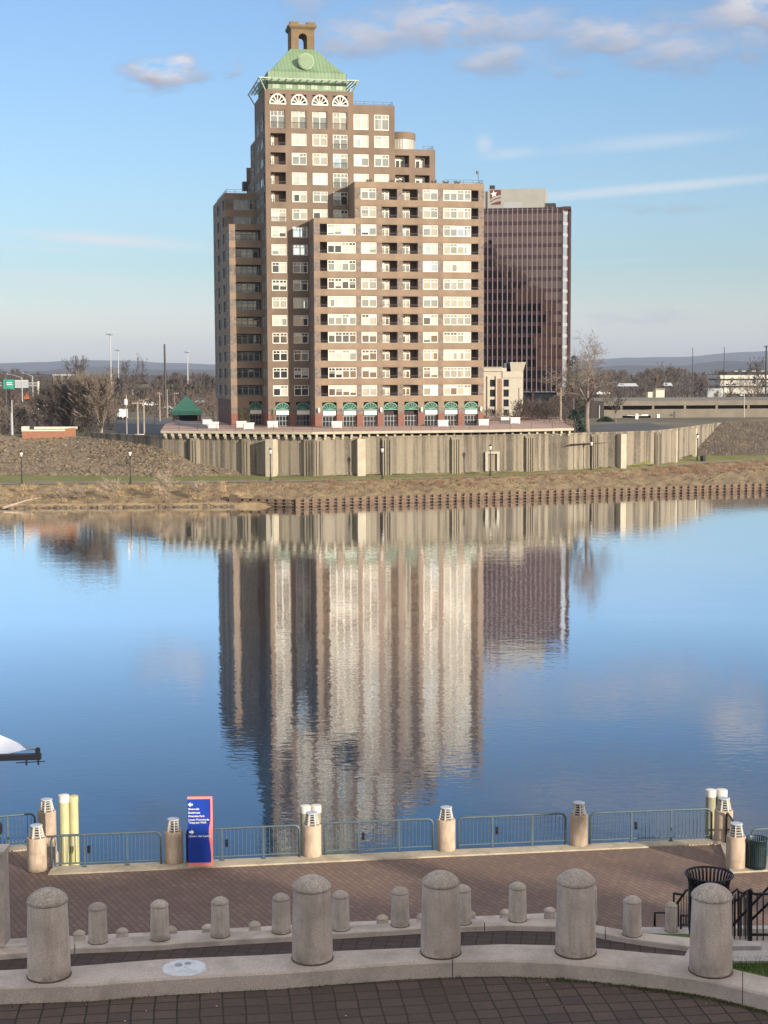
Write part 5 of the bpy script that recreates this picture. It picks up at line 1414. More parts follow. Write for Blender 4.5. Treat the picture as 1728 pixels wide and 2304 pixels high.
m = MB(); m.box(-1.8, 1.0, 0, 5, 0, at_y(1487, 877, 500).z - 6.5); m.box(-4.2, -1.8, 1, 5, 0, at_y(1487, 882, 500).z - 6.5); m.build('wall', 'cream', cs); m = MB(); m.box(-2, 1.2, -.2, 5.2, at_y(1487, 877, 500).z - 6.5, at_y(1487, 876, 500).z - 6.2); m.build('roof', 'roof_gravel', cs)

# ------------------------------------------------------------------ trees
def grow(m, rnd, p, d, ln, r, depth, spread, upb, tw, nch=(2, 3), shrink=.74):
    segs = 2 if depth > 0 else 1
    pts = [p]; rs = [r]
    for s in range(segs):
        d = (d + Vector((rnd.gauss(0, .12), rnd.gauss(0, .12), rnd.gauss(0, .08)))).normalized()
        pts.append(pts[-1] + d * (ln / segs)); rs.append(r * (1 - .3 * (s + 1) / segs))
    if r < .05:   # thin twig: one sliver prism
        m.tube(pts[0], pts[-1], max(r, tw), max(r * .5, tw * .5), 3, 0, False)
    else: m.path(pts, rs, 5 if r > .12 else 4)
    if depth <= 0: return
    n = rnd.randint(*nch)
    for k in range(n):
        ax = Vector((rnd.gauss(0, 1), rnd.gauss(0, 1), rnd.gauss(0, .4))); ax = (ax - d * ax.dot(d)).normalized()
        a = rnd.uniform(.5, 1) * spread
        nd = (d * math.cos(a) + ax * math.sin(a) + Vector((0, 0, upb))).normalized()
        f_ = 1 if k == 0 else rnd.uniform(.62, .95)
        grow(m, rnd, pts[-1] if k else pts[-1], nd, ln * shrink * f_, rs[-1] * (.8 if k == 0 else .62), depth - 1, spread, upb, tw, nch, shrink)
    if depth >= 2 and segs == 2:
        for q in range(rnd.randint(1, 2)):
            ax = Vector((rnd.gauss(0, 1), rnd.gauss(0, 1), rnd.gauss(0, .3))); ax = (ax - d * ax.dot(d)).normalized()
            nd = (d * .6 + ax * .8 + Vector((0, 0, upb))).normalized()
            grow(m, rnd, pts[1], nd, ln * shrink * .7, rs[1] * .5, depth - 2, spread, upb, tw, nch, shrink)
def tree(px, Y, zg, ytop, seed, label, spread=.55, upb=.12, depth=7, trunk=.12, stems=1, tw=.025, mt='bark', mt2='twig', name='bare_tree', grp=None, tfrac=.22, nch=(2, 3), rfac=1.0):
    p = gp(px, Y, zg); h = at_y(px, ytop, Y).z - zg
    t = thing(name, label, 'tree', tuple(p), 0, grp); rnd = random.Random(seed)
    # trunk + crown as two parts
    mt_ = MB(); mc = MB(); tot = sum(.76 ** i for i in range(depth + 1)); ln = h / (tot * .80) ;
    for s in range(stems):
        d = Vector((rnd.gauss(0, .16 if stems > 1 else .03), rnd.gauss(0, .16 if stems > 1 else .03), 1)).normalized()
        tl = h * tfrac * rnd.uniform(.8, 1.1); r0 = h * .017 * rfac * (1 if stems == 1 else .6)
        bpos = Vector((rnd.uniform(-.3, .3), rnd.uniform(-.3, .3), 0)) if stems > 1 else Vector()
        q = bpos + d * tl; mt_.path([bpos - Vector((0, 0, .5)), bpos.lerp(q, .3), bpos.lerp(q, .65) + Vector((rnd.gauss(0, .1), rnd.gauss(0, .1), 0)), q], [r0 * 1.5, r0 * 1.05, r0 * .95, r0 * .85], 8)
        nn = 4 if stems == 1 else 3
        ln1 = (h - tl) / (sum(.76 ** i for i in range(depth)) * .88)
        for k in range(nn):
            a = 2 * math.pi * (k + rnd.random() * .6) / nn; sp_ = spread * (.25 if k == 0 else .9)
            nd = Vector((math.cos(a) * math.sin(sp_), math.sin(a) * math.sin(sp_), math.cos(sp_))).normalized()
            grow(mc, rnd, q, nd, ln1 * rnd.uniform(.8, 1.0), r0 * (.62 if k else .75), depth - 1, spread, upb, tw, nch, .76)
    # fit the height and keep the crown off the ground
    zs = max(v[2] for v in mc.v); f_ = h / zs
    mt_.v = [(v[0], v[1], v[2] * f_) for v in mt_.v]; mc.v = [(v[0], v[1], v[2] * f_) for v in mc.v]
    mt_.build('trunk', mt, t, smooth=True); mc.build('crown', mt2, t); return t, len(mc.f)
cnt = 0
mat('twig_pale', (.215, .175, .14), .95, .3, .7)
cnt += tree(1320, 290, 7, 738, 21, 'large bare leafless tree right of the dark office tower', .80, .03, 8, stems=1, tw=.016, nch=(2, 3), mt='bark', mt2='bark', tfrac=.3, rfac=1.35)[1]
DT = 'dense bare trees behind the levee at left'
cnt += tree(228, 292, 7, 822, 31, 'dense upright bare tree, nearer the car park, left of the utility poles', .42, .28, 7, stems=5, tw=.035, mt='bark_pale', mt2='twig_pale', grp=DT, tfrac=.14)[1]
cnt += tree(196, 296, 7, 832, 33, 'dense upright bare tree pressed against the left side of the nearest one', .40, .30, 6, stems=4, tw=.035, mt='bark_pale', mt2='twig_pale', grp=DT, tfrac=.14)[1]
cnt += tree(150, 300, 7, 836, 35, 'wide bare tree just behind the right end of the low brick box', .5, .22, 7, stems=4, tw=.03, mt='bark_pale', mt2='twig', grp=DT, tfrac=.16)[1]
cnt += tree(118, 310, 7, 862, 37, 'smaller bare tree behind the middle of the low brick box', .55, .15, 6, stems=3, tw=.03, mt='bark', mt2='twig', grp=DT, tfrac=.16)[1]
cnt += tree(0, 300, 7.5, 905, 39, 'dark bare thicket tree at the left edge behind the levee', .7, .1, 6, stems=4, tw=.04, mt='bark', mt2='bark', grp=DT, tfrac=.1)[1]
cnt += tree(48, 320, 7, 900, 40, 'dark bare thicket tree left of the low brick box', .7, .1, 6, stems=4, tw=.04, mt='bark', mt2='bark', grp=DT, tfrac=.1)[1]
cnt += tree(182, 520, 6, 797, 41, 'tall distant bare tree whose crown shows above the hills at left', .6, .1, 6, tw=.05, mt='bark', mt2='twig', tfrac=.45)[1]
cnt += tree(300, 560, 6, 792, 42, 'distant bare tree against the sky right of the tallest light mast', .5, .12, 6, tw=.05, mt='bark', mt2='twig', tfrac=.4)[1]
cnt += tree(1175, 300, 7, 895, 43, 'bushy bare tree right of the hotel, behind the deck', .8, .05, 6, stems=3, tw=.03, mt='bark', mt2='twig_brown', tfrac=.1)[1]
cnt += tree(1225, 305, 7, 890, 44, 'bushy bare tree below the office tower, right of the bushy one by the hotel', .8, .05, 6, stems=3, tw=.03, mt='bark', mt2='twig', tfrac=.1)[1]
cnt += tree(1108, 296, 7, 905, 45, 'small rounded bare tree in front of the hotel windows', .75, .05, 5, stems=3, tw=.04, mt='bark', mt2='bark', tfrac=.1)[1]
cnt += tree(1290, 330, 7, 846, 46, 'bare tree between the office tower and the large bare tree', .6, .1, 6, stems=2, tw=.035, mt='bark', mt2='twig', tfrac=.2)[1]
cnt += tree(1385, 360, 7, 878, 47, 'small bare tree in front of the garage, right of the large tree', .6, .1, 6, stems=1, tw=.03, mt='bark', mt2='twig', tfrac=.3)[1]
cnt += tree(1690, 440, 7, 836, 48, 'bare tree in front of the white office block', .6, .1, 6, stems=1, tw=.035, mt='bark', mt2='bark', tfrac=.3)[1]
cnt += tree(1700, 640, 6, 800, 49, 'tall bare tree rising behind the white office block', .6, .1, 6, stems=1, tw=.05, mt='bark', mt2='twig', tfrac=.4)[1]
cnt += tree(1504, 620, 6, 810, 50, 'rounded distant bare tree in the middle of the woods at right', .6, .1, 6, stems=1, tw=.05, mt='bark', mt2='twig', tfrac=.35)[1]
WS = 'pale leafless shrubs at the far water edge'
for px, yt, sd_i, lb in [(375, 1057, 61, 'pale leafless shrub at the waterline, tallest of the shore shrubs'), (250, 1072, 62, 'pale leafless shrub at the waterline below the second lamp post'),
                     (447, 1078, 63, 'reddish leafless shrub at the waterline near the start of the sheet piling'), (175, 1085, 64, 'low pale leafless shrub farther left on the bank'),
                     (140, 1090, 65, 'small dry yellow shrub left of the other shore shrubs')]:
    Y = poly_at(water_y, px) + 3
    cnt += tree(px, Y, .8, yt, sd_i, lb, .75, .05, 5, stems=4, tw=.022, mt='bark_pale', mt2='bark_pale', name='leafless_shrub', grp=WS, tfrac=.12, rfac=.8)[1]
# evergreen by the big tree
def evergreen(px, Y, zg, ytop, wpx, seed, lb, grp=None):
    p = gp(px, Y, zg); h = at_y(px, ytop, Y).z - zg; w_ = wpx * Y / F / 2; rnd = random.Random(seed)
    t = thing('evergreen_tree', lb, 'tree', tuple(p), 0, grp); m = MB(); m.tube((0, 0, -.3), (0, 0, h * .8), .2, .08, 6); m.build('trunk', 'bark', t)
    m = MB()
    for k in range(1500):
        z = h * (.06 + .94 * rnd.random() ** 1.2); rad = w_ * (1 - (z / h)) ** .7 * rnd.uniform(.55, 1.08); a = rnd.uniform(0, 6.283)
        c = Vector((rad * math.cos(a), rad * math.sin(a), z)); s_ = .28; o = Vector((math.cos(a), math.sin(a), -.3)) * .5
        m.add([c, c + o + Vector((rnd.uniform(-s_, s_), rnd.uniform(-s_, s_), rnd.uniform(-s_, s_))), c + Vector((rnd.uniform(-s_, s_), rnd.uniform(-s_, s_), rnd.uniform(-s_, s_)))], [(0, 1, 2)])
    m.build('crown', 'evergreen', t)
evergreen(1292, 278, 7, 922, 60, 1, 'dark evergreen bush at the foot of the large bare tree')
evergreen(1290, 345, 7, 800, 66, 2, 'tall dark evergreen behind the large bare tree', None)
evergreen(1362, 372, 7, 938, 36, 3, 'low dark evergreen shrub beside the garage entrance', None)

# far-off wood: one mass of bare trees and undergrowth
rnd = random.Random(77)
def wood(name, spots, lab, mt, tw):
    m = MB()
    for (px, Y, ytop, wpx) in spots:
        zg = 5.5 if Y < 900 else 4; p = gp(px, Y, zg); h = max(2.0, at_y(px, ytop, Y).z - zg); w_ = wpx * Y / F / 2
        m.tube(p, p + Vector((0, 0, h * .6)), h * .015, h * .008, 4, 0, False)
        n = 120
        for k in range(n):
            a = rnd.uniform(0, 6.283); zz = h * (rnd.random() ** .75) * .95 + .05; env = math.sin(min(1, zz / h * 1.02) * math.pi) ** .5
            rad = w_ * env * rnd.uniform(.1, 1); c = p + Vector((rad * math.cos(a), rad * math.sin(a), zz))
            L_ = h * rnd.uniform(.08, .2); d = Vector((math.cos(a) * rnd.uniform(.1, .7), math.sin(a) * .5, rnd.uniform(.3, 1))).normalized() * L_
            s_ = Vector((rnd.uniform(-1, 1), rnd.uniform(-.3, .3), 0)).normalized() * tw * Y / 600
            q = c - d * .6
            m.add([q - s_, q + s_, c + d * .4], [(0, 1, 2)])
            if k % 3 == 0:
                d2 = Vector((d.z, d.y, d.x)) * .5; m.add([c - s_ * .8, c + s_ * .8, c + d2], [(0, 1, 2)])
    tag(m.build(name, mt), lab, 'woods', None, 'stuff')
sp1 = []
top_l = [(-400, 842), (0, 826), (60, 830), (120, 838), (200, 842), (330, 840), (480, 834), (560, 835), (1250, 835), (1330, 834), (1400, 826), (1440, 832), (1500, 818), (1560, 834), (1640, 828), (1728, 826), (2200, 830)]
for k in range(560):
    px = rnd.choice([rnd.uniform(-350, 520), rnd.uniform(1240, 2050)]); Y = rnd.uniform(520, 1100)
    sp1.append((px, Y, poly_at(top_l, px) + rnd.uniform(-3, 12) + (Y < 700) * 8, rnd.uniform(28, 50)))
wood('woods', sp1, 'brown leafless woods filling the far bank below the hills', 'twig', .17)
sp2 = []
for k in range(420):
    px = rnd.choice([rnd.uniform(-350, 520), rnd.uniform(1240, 2050)]); Y = rnd.uniform(405, 600)
    if 1370 < px < 1760 and Y < 560: continue
    sp2.append((px, Y, rnd.uniform(868, 902), rnd.uniform(25, 45)))
wood('thicket', sp2, 'reddish brown scrub and thicket nearer than the woods', 'twig_brown', .17)
mat('bark_dark', (.085, .066, .058), .95, .35, .7)
sp3 = []
for k in range(190):
    if k % 3: sp3.append((rnd.uniform(-300, 258), rnd.uniform(292, 400), rnd.uniform(905, 945), rnd.uniform(30, 60)))
    else: sp3.append((rnd.uniform(1150, 1285), rnd.uniform(300, 370), rnd.uniform(888, 925), rnd.uniform(26, 44)))
wood('scrub', sp3, 'dark leafless scrub close behind the levee and beside the tower', 'bark_dark', .15)
# understorey ground rising so no bare plain shows between the trunks
def ridge(name, Y, prof, mt, seed):
    m = MB(); rr = random.Random(seed); n = 260; xs = [lerp(-700, 2400, i / n) for i in range(n + 1)]
    for j, (dy, f_) in enumerate(((0, 0), (8, .6), (20, .9), (40, 1.0), (90, .9), (140, 0))):
        for px in xs:
            z = (at_y(px, poly_at(prof, px), Y + 40).z - 3.5) * f_ + (rr.uniform(-.8, .5) if 0 < f_ else 0); m.v.append(tuple(gp(px, Y + dy, 3.5 + max(0, z))))
    for j in range(5):
        for i in range(n): a = j * (n + 1) + i; m.f.append((a, a + 1, a + n + 2, a + n + 1)); m.mi.append(0)
    tag(m.build(name, [mt]), None, None, None, 'structure')
ridge('hillside', 1120, [(-700, 850), (0, 840), (520, 846), (900, 848), (1300, 843), (2400, 842)], 'hill_wood', 1)

# ------------------------------------------------------------------ ground cover of the bank
m = MB(); rnd = random.Random(9); NB = 26000
for k in range(NB):
    px = rnd.uniform(-120, 1860); a, b_ = rw0(px), rb(px); t = rnd.random() ** .8 * 1.06
    pil = px > 530
    if pil and t < .1: continue
    Y, z = lerp(a[0], b_[0], t), lerp(a[1], b_[1], min(t, 1)); p = gp(px, Y, z - .05)
    h = rnd.uniform(.12, .5) * (1.25 if math.sin(px * .045) + math.sin(px * .11 + 2) > .6 else .8)
    if pil: h *= .95 if t > .35 else .4
    lean = Vector((rnd.gauss(0, .8), rnd.gauss(0, .6), 1)).normalized() * h; s_ = Vector((1, rnd.uniform(-.5, .5), 0)) * rnd.uniform(.02, .05)
    m.add([p - s_, p + s_, p + lean], [(0, 1, 2)], 0 if (rnd.random() < .22 + .22 * math.sin(px * .023 + 1)) else (1 if rnd.random() < .7 else 2))
for k in range(420):      # clumps of taller weeds
    px = rnd.uniform(-120, 1860) if k % 4 else rnd.uniform(1450, 1860); a, b_ = rw0(px), rb(px); t = rnd.uniform(.55, 1.05) if px > 620 else rnd.uniform(.1, 1.0)
    Y, z = lerp(a[0], b_[0], t), lerp(a[1], b_[1], min(t, 1)); c = gp(px, Y, z - .05); H_ = rnd.uniform(.4, 1.15) * (1.3 if px > 1500 else 1); mi = 1 if rnd.random() < (.75 if px > 560 else .35) else (0 if px < 560 else 2)
    for q in range(34):
        d = Vector((rnd.gauss(0, .55), rnd.gauss(0, .4), 1)).normalized() * H_ * rnd.uniform(.4, 1); o = Vector((rnd.uniform(-.5, .5), rnd.uniform(-.4, .4), 0)); s_ = Vector((1, .3, 0)) * .028
        m.add([c + o - s_, c + o + s_, c + o + d], [(0, 1, 2)], mi)
mat('dry_straw', (.36, .27, .15), .9, .25, .5, kind='Position'); mat('dry_russet', (.165, .10, .06), .9, .3, .5, kind='Position'); mat('dry_grey', (.22, .18, .13), .9, .3, .5, kind='Position')
tag(m.build('dry_brush', ['dry_straw', 'dry_russet', 'dry_grey']), 'dry brown brush and weeds covering the far riverbank', 'brush', None, 'stuff')
# rocks of the left slope and along the water
def rock(m, c, s, rnd, mi=0):
    vs = []
    for z in (-.5, .5):
        for x, y in ((-.5, -.5), (.5, -.5), (.5, .5), (-.5, .5)):
            vs.append(c + Vector((x * s * rnd.uniform(.6, 1.3), y * s * rnd.uniform(.5, 1.2), z * s * rnd.uniform(.3, .75))))
    m.add(vs, [(3, 2, 1, 0), (4, 5, 6, 7), (0, 1, 5, 4), (1, 2, 6, 5), (2, 3, 7, 6), (3, 0, 4, 7)], mi)
m = MB(); rnd = random.Random(12)
mat('rock_pale', (.28, .24, .185), .9, .2, .8, kind='Position'); mat('rock_brown', (.185, .145, .10), .9, .25, .8, kind='Position'); mat('rock_dark', (.10, .08, .065), .9, .3, .8, kind='Position')
for k in range(9000):
    px = rnd.uniform(-130, 520); a, b_ = rf(px), rh(px); t = rnd.random(); Y, z = lerp(a[0], b_[0], t), lerp(a[1], b_[1], t)
    rock(m, gp(px, Y - .1, z + .02), rnd.uniform(.12, .42) * (1.5 if rnd.random() < .08 else 1), rnd, 0 if rnd.random() < .055 else (1 if rnd.random() < .72 else 2))
for k in range(900):
    px = rnd.uniform(-130, 530); Y = poly_at(water_y, px) + rnd.uniform(-.3, 2.2); rock(m, gp(px, Y, .1 + (Y - poly_at(water_y, px)) * .3), rnd.uniform(.2, .55), rnd, 1 if rnd.random() < .6 else 2)
mb_ = MB()
for k in range(12000):
    px = rnd.uniform(-130, 560); a, b_ = rf(px), rh(px); t = rnd.random(); Y, z = lerp(a[0], b_[0], t), lerp(a[1], b_[1], t); p = gp(px, Y, z)
    if math.sin(px * .03 + t * 6) + math.sin(px * .07 - t * 4) < -.6: continue
    d = Vector((rnd.gauss(0, .7), rnd.gauss(0, .6), .7)).normalized() * rnd.uniform(.15, .5); s_ = Vector((1, rnd.uniform(-.5, .5), 0)) * .03
    mb_.add([p - s_, p + s_, p + d], [(0, 1, 2)], rnd.choice([0, 1, 2, 2]))
tag(mb_.build('dry_weeds', ['dry_straw', 'dry_russet', 'dry_grey']), 'dry brown weeds between the rocks of the left slope', 'weeds', None, 'stuff')
tag(m.build('rocks', ['rock_pale', 'rock_brown', 'rock_dark']), 'grey-brown riprap rocks on the left levee slope', 'rocks', None, 'stuff')
m = MB()
for k in range(3800):
    px = rnd.uniform(1560, 1860); a, b_ = rf(px), rh(px); t = rnd.random(); Y, z = lerp(a[0], b_[0], t), lerp(a[1], b_[1], t); p = gp(px, Y, z)
    lean = Vector((rnd.gauss(0, .5), rnd.gauss(0, .5), .8)).normalized() * rnd.uniform(.2, .6); s_ = Vector((1, 0, 0)) * rnd.uniform(.03, .08); m.add([p - s_, p + s_, p + lean], [(0, 1, 2)], rnd.choice([0, 0, 1]))
tag(m.build('dead_weeds', ['rock_dark', 'dry_grey']), 'dark dead weeds on the right slope', 'weeds', None, 'stuff')
# driftwood
def log(p, q, r, lb):
    c = (p + q) / 2; t = thing('driftwood_log', lb, 'driftwood', tuple(c), 0, 'driftwood logs on the far shore'); m = MB(); m.path([p - c, (q - c) * .1 + Vector((0, 0, .12)), q - c], [r, r * .9, r * .5], 6); m.build('log', 'bark_pale', t)
    m = MB(); m.path([(q - c) * .3, (q - c) * .45 + Vector((.3, .2, .7))], [r * .4, r * .15], 5); m.build('snag', 'bark_pale', t)
log(at_z(6, 1143, .25), at_z(96, 1119, 1.1), .2, 'pale driftwood trunk lying at the water edge at far left'); log(at_z(409, 1130, .4), at_z(445, 1115, 1.0), .16, 'pale driftwood trunk near the start of the sheet piling')
print('tree faces', cnt)
# ------------------------------------------------------------------ near terraces
ZA, ZAp, ZB, ZBp, ZP = 13.55, 13.39, 7.54, 7.42, 1.30
A_far = [(-400, 2196), (0, 2182), (158, 2173.6), (364, 2157), (560, 2149), (653, 2144.5), (750, 2139), (944, 2131), (1037, 2127), (1131, 2123.5), (1248, 2125.6), (1342, 2132), (1439, 2141), (1548, 2150), (1600, 2163), (1647, 2179), (1728, 2198), (1900, 2240), (2000, 2266)]
A_near = [(-400, 2234), (0, 2221), (202, 2214), (371, 2201), (560, 2190.5), (611, 2188.5), (750, 2178), (885, 2167.7), (1018, 2161), (1131, 2159.4), (1263, 2165), (1395, 2178), (1482, 2189), (1592, 2204.6), (1671, 2224), (1728, 2238), (1900, 2284), (2000, 2312)]
B_far = [(-300, 2148), (0, 2131), (165, 2116.5), (385, 2101), (560, 2094.3), (657, 2089.7), (790, 2082), (881, 2077), (923, 2074), (1050, 2067.5), (1145, 2065), (1246, 2067.7), (1342, 2081), (1380, 2088), (1447, 2099), (1550, 2109), (1728, 2128), (2000, 2160)]
B_near = [(-300, 2166), (0, 2147), (162, 2133), (373, 2124.6), (400, 2121.3), (518, 2113.7), (657, 2105.7), (790, 2098), (923, 2089.7), (1037, 2084.6), (1140, 2081), (1248, 2084), (1342, 2097), (1364, 2101.5), (1439, 2114), (1548, 2128), (1728, 2152), (2000, 2190)]
def ribbon_pts(near, far, z, px): 
    return at_z(px, poly_at(near, px), z), at_z(px, poly_at(far, px), z)
def low_wall(name, lab, near, far, zt_, zfront, zback, cuts, mt):
    c = at_z(864, poly_at(near, 864), zfront); t = thing(name, lab, 'low wall', tuple(c))
    for a, b_ in zip(cuts, cuts[1:]):
        n = max(2, int(abs(b_ - a) / 22)); m = MB(); pts = []
        for k in range(n + 1):
            px = lerp(a, b_, k / n); px += (.9 if k == 0 else (-.9 if k == n else 0))
            p, q = ribbon_pts(near, far, zt_, px); p = p - c; q = q - c; e = .02
            pi = p.lerp(q, .03); qi = q.lerp(p, .03); zt2 = p.z
            ring = [(p.x, p.y, zfront - c.z - .1), (p.x, p.y, zt2 - e), (pi.x, pi.y, zt2), (qi.x, qi.y, zt2), (q.x, q.y, zt2 - e), (q.x, q.y, zback - c.z)]
            pts.append(ring)
        for r in pts: m.v += r
        for k in range(n):
            for j in range(5): m.f.append((k * 6 + j, (k + 1) * 6 + j, (k + 1) * 6 + j + 1, k * 6 + j + 1)); m.mi.append(0)
        m.f.append(tuple(range(6))); m.mi.append(0); m.f.append(tuple(range(n * 6, n * 6 + 6))[::-1]); m.mi.append(0)
        m.build('segment', mt, t)
    return t
low_wall('low_wall', 'curved pale concrete kerb wall carrying the large bollards in the foreground', A_near, A_far, ZA, ZAp, ZBp, [-400, 1018, 1671, 2600], 'wall_concrete')
low_wall('low_wall', 'curved concrete kerb wall lower down carrying the smaller bollards', B_near, B_far, ZB, ZBp, ZP, [-300, 168, 1090, 1362, 2600], 'wall_concrete')
# floors
def floor(name, edge, z, yb, mt, kd='structure', back=None):
    m = MB(); n = len(edge); pts = [at_z(x, y, z) for x, y in edge]
    lo = [(p.x * (yb / p.y if yb > 3 else 1.0) if False else p.x, yb) for p in pts]
    for k in range(n - 1):
        m.add([(pts[k].x, yb, z), (pts[k + 1].x, yb, z), tuple(pts[k + 1]), tuple(pts[k])], [(0, 1, 2, 3)])
    o = m.build(name, mt); o['kind'] = kd; return o
mid_e = lambda a, b_: [(px, lerp(poly_at(a, px), poly_at(b_, px), .5)) for px in range(-380, 2600, 40)]
floor('terrace_paving', mid_e(A_near, A_far), ZAp, -9.0, 'terrace_pavers')
mB = mid_e(B_near, B_far)
m = MB()
bp = [at_z(x, y, ZBp) for x, y in mB if -280 <= x]; ap = [at_z(x, poly_at(A_far, x) , ZA) for x, y in mB if -280 <= x]
for k in range(len(bp) - 1):
    m.add([(ap[k].x, ap[k].y - .15, ZBp), (ap[k + 1].x, ap[k + 1].y - .15, ZBp), tuple(bp[k + 1]), tuple(bp[k])], [(0, 1, 2, 3)])
m.add([(ap[-1].x, ap[-1].y, ZP), tuple((bp[-1].x, bp[-1].y, ZP)), tuple(bp[-1]), (ap[-1].x, ap[-1].y, ZBp)], [(0, 1, 2, 3)]); m.add([(ap[0].x, ap[0].y, ZP), tuple((bp[0].x, bp[0].y, ZP)), tuple(bp[0]), (ap[0].x, ap[0].y, ZBp)], [(0, 1, 2, 3)])
structure(m.build('middle_terrace', 'middle_pavers'))
EDGE = [(-1900, 2083), (-420, 1944), (60, 1899), (88, 1885), (128, 1885), (119, 1950), (1612, 1886), (1600, 1878), (1654, 1876), (1671, 1932), (2100, 1908), (3600, 1824)]
pe = [at_z(x, y, ZP) for x, y in EDGE]
m = MB(); poly = [(p.x, p.y) for p in pe] + [(60, 25.5), (60, -9), (-45, -9), (-45, 25.5)]
m.prism(poly, -1.5, ZP, 1, 0); structure(m.build('promenade', ['promenade_brick', 'coping_concrete']))
# pale coping along the water
BR = [(-420, 1962), (60, 1912)]
def strip(edge, inner, z, name='coping'):
    m = MB(); a = [at_z(x, y, z) for x, y in edge]; b_ = [at_z(x, y, z) for x, y in inner]
    for k in range(len(a) - 1): m.add([tuple(b_[k]), tuple(b_[k + 1]), tuple(a[k + 1]), tuple(a[k])], [(0, 1, 2, 3)])
    m.add([tuple(p) for p in b_] + [(p.x, p.y, ZP - .01) for p in b_], [(k, k + 1, k + 1 + len(b_), k + len(b_)) for k in range(len(b_) - 1)])
    structure(m.build(name, 'coping_concrete'))
strip([(-420, 1943.5), (60, 1898.5), (88, 1884.7), (128, 1884.7), (123, 1905)], [(-420, 1958), (58, 1911), (78, 1908), (112, 1905), (112, 1905.5)], ZP + .05)
strip([(119, 1949.5), (1614, 1885.5)], [(108, 1966), (1607, 1897.5)], ZP + .055)
strip([(1601, 1877.7), (1654, 1875.7), (1671, 1931.5), (2100, 1907.5)], [(1606, 1897), (1621, 1897.5), (1644, 1962), (2100, 1936)], ZP + .06)
# landing with steps at the right, grass beds
def slabz(name, pts, z, th, mt, lab=None, cat=None, kd='structure'):
    m = MB(); q = [at_z(x, y, z) for x, y in pts]; m.prism([(p.x, p.y) for p in q], z - th, z); o = m.build(name, mt); tag(o, lab, cat, None, kd); return o
slabz('upper_walk', [(1545, 2156), (1600, 2162), (2400, 2162), (2400, 2130), (1640, 2139), (1545, 2144)], ZA - .005, 6.1, 'landing_concrete')
slabz('grass_bed', [(1590, 2162), (1640, 2181), (1728, 2203), (1960, 2262), (2400, 2280), (2400, 2154), (1600, 2158)], ZA - .03, 6.0, 'lawn')
slabz('landing', [(1540, 2150), (2500, 2150), (2500, 2108), (1560, 2116)], 9.6, 2.2, 'landing_concrete')
slabz('landing_step', [(1640, 2129), (1712, 2129), (1714, 2117.5), (1640, 2117.5)], 9.9, .3, 'landing_concrete')
slabz('lower_platform', [(1425, 2112), (1760, 2128), (1760, 2088), (1443, 2086)], 2.3, 1.1, 'landing_concrete')
slabz('grass_bed', [(1447, 2109.5), (1560, 2114), (1560, 2101), (1447, 2100)], 2.36, .05, 'lawn')
# low kerb hidden behind tier B that carries the farthest bollards
Cpts = [(-60, 2124), (178, 2113.6), (275, 2108.5), (385, 2104), (467, 2099.7), (573, 2093.6), (670, 2088), (765, 2083), (860, 2079), (957, 2074), (1057, 2070), (1137, 2066.6), (1237, 2062), (1330, 2058)]
cw = thing('low_wall', 'lowest kerb wall on the promenade carrying the half hidden small bollards', 'low wall', tuple(at_z(765, 2083, ZP)))
cc = at_z(765, 2083, ZP); m = MB()
for (a, b_) in zip(Cpts, Cpts[1:]):
    p, q = at_z(*a, 1.6) - cc, at_z(*b_, 1.6) - cc
    d = (q - p); d.z = 0; d.normalize(); n_ = Vector((-d.y, d.x, 0)) * .32
    z1 = 1.6 - ZP
    m.add([p - n_ , q - n_, q + n_, p + n_] + [Vector((v.x, v.y, -.01)) for v in (p - n_, q - n_, q + n_, p + n_)], [(0, 1, 2, 3), (0, 4, 5, 1), (2, 6, 7, 3)])
m.build('kerb', 'wall_concrete', cw)

# moss and grass tufts along the foot of the kerb walls
m = MB(); rnd = random.Random(31)
A_foot = [(0, 2248), (202, 2239), (371, 2230), (560, 2221), (653, 2214), (822, 2208), (1018, 2197), (1175, 2193), (1307, 2198), (1439, 2215.6), (1592, 2237.5), (1728, 2264), (1900, 2300)]
for k in range(5200):
    px = rnd.choice([rnd.uniform(-20, 1760), rnd.uniform(1250, 1760)]); c_ = .5 + .5 * math.sin(px * .021 + 1.3) * math.sin(px * .0057)
    if rnd.random() > (.25 + .75 * c_) * (1 if px > 1150 else .45): continue
    p = at_z(px, poly_at(A_near, px), ZA); p = Vector((p.x, p.y - rnd.random() ** 2 * .07 - .004, ZAp)); h = rnd.uniform(.006, .028); s_ = Vector((rnd.uniform(-1, 1), rnd.uniform(-1, 1), 0)) * .005
    m.add([p - s_, p + s_, p + Vector((rnd.gauss(0, .01), rnd.gauss(0, .01), h))], [(0, 1, 2)], rnd.choice([0, 0, 1]))
mat('moss_brown', (.09, .08, .04), .95, .3, 5)
tag(m.build('moss', ['moss', 'moss_brown']), 'green moss and tufts along the foot of the foreground kerb wall', 'moss', None, 'stuff')
m = MB()
for k in range(9000):
    px, py = rnd.uniform(1630, 1960), rnd.uniform(2157, 2250)
    if py > poly_at(A_far, px) - 1: continue
    p = at_z(px, py, ZA - .03); h = rnd.uniform(.015, .05); s_ = Vector((rnd.uniform(-1, 1), rnd.uniform(-1, 1), 0)) * .004; m.add([p - s_, p + s_, p + Vector((rnd.gauss(0, .015), rnd.gauss(0, .015), h))], [(0, 1, 2)], 0 if rnd.random() < .8 else 1)
mat('grass_blade', (.075, .14, .025), .9, .3, 5)
tag(m.build('grass', ['grass_blade', 'moss_brown']), 'short green grass behind the rightmost large bollard', 'grass', None, 'stuff')
m = MB()
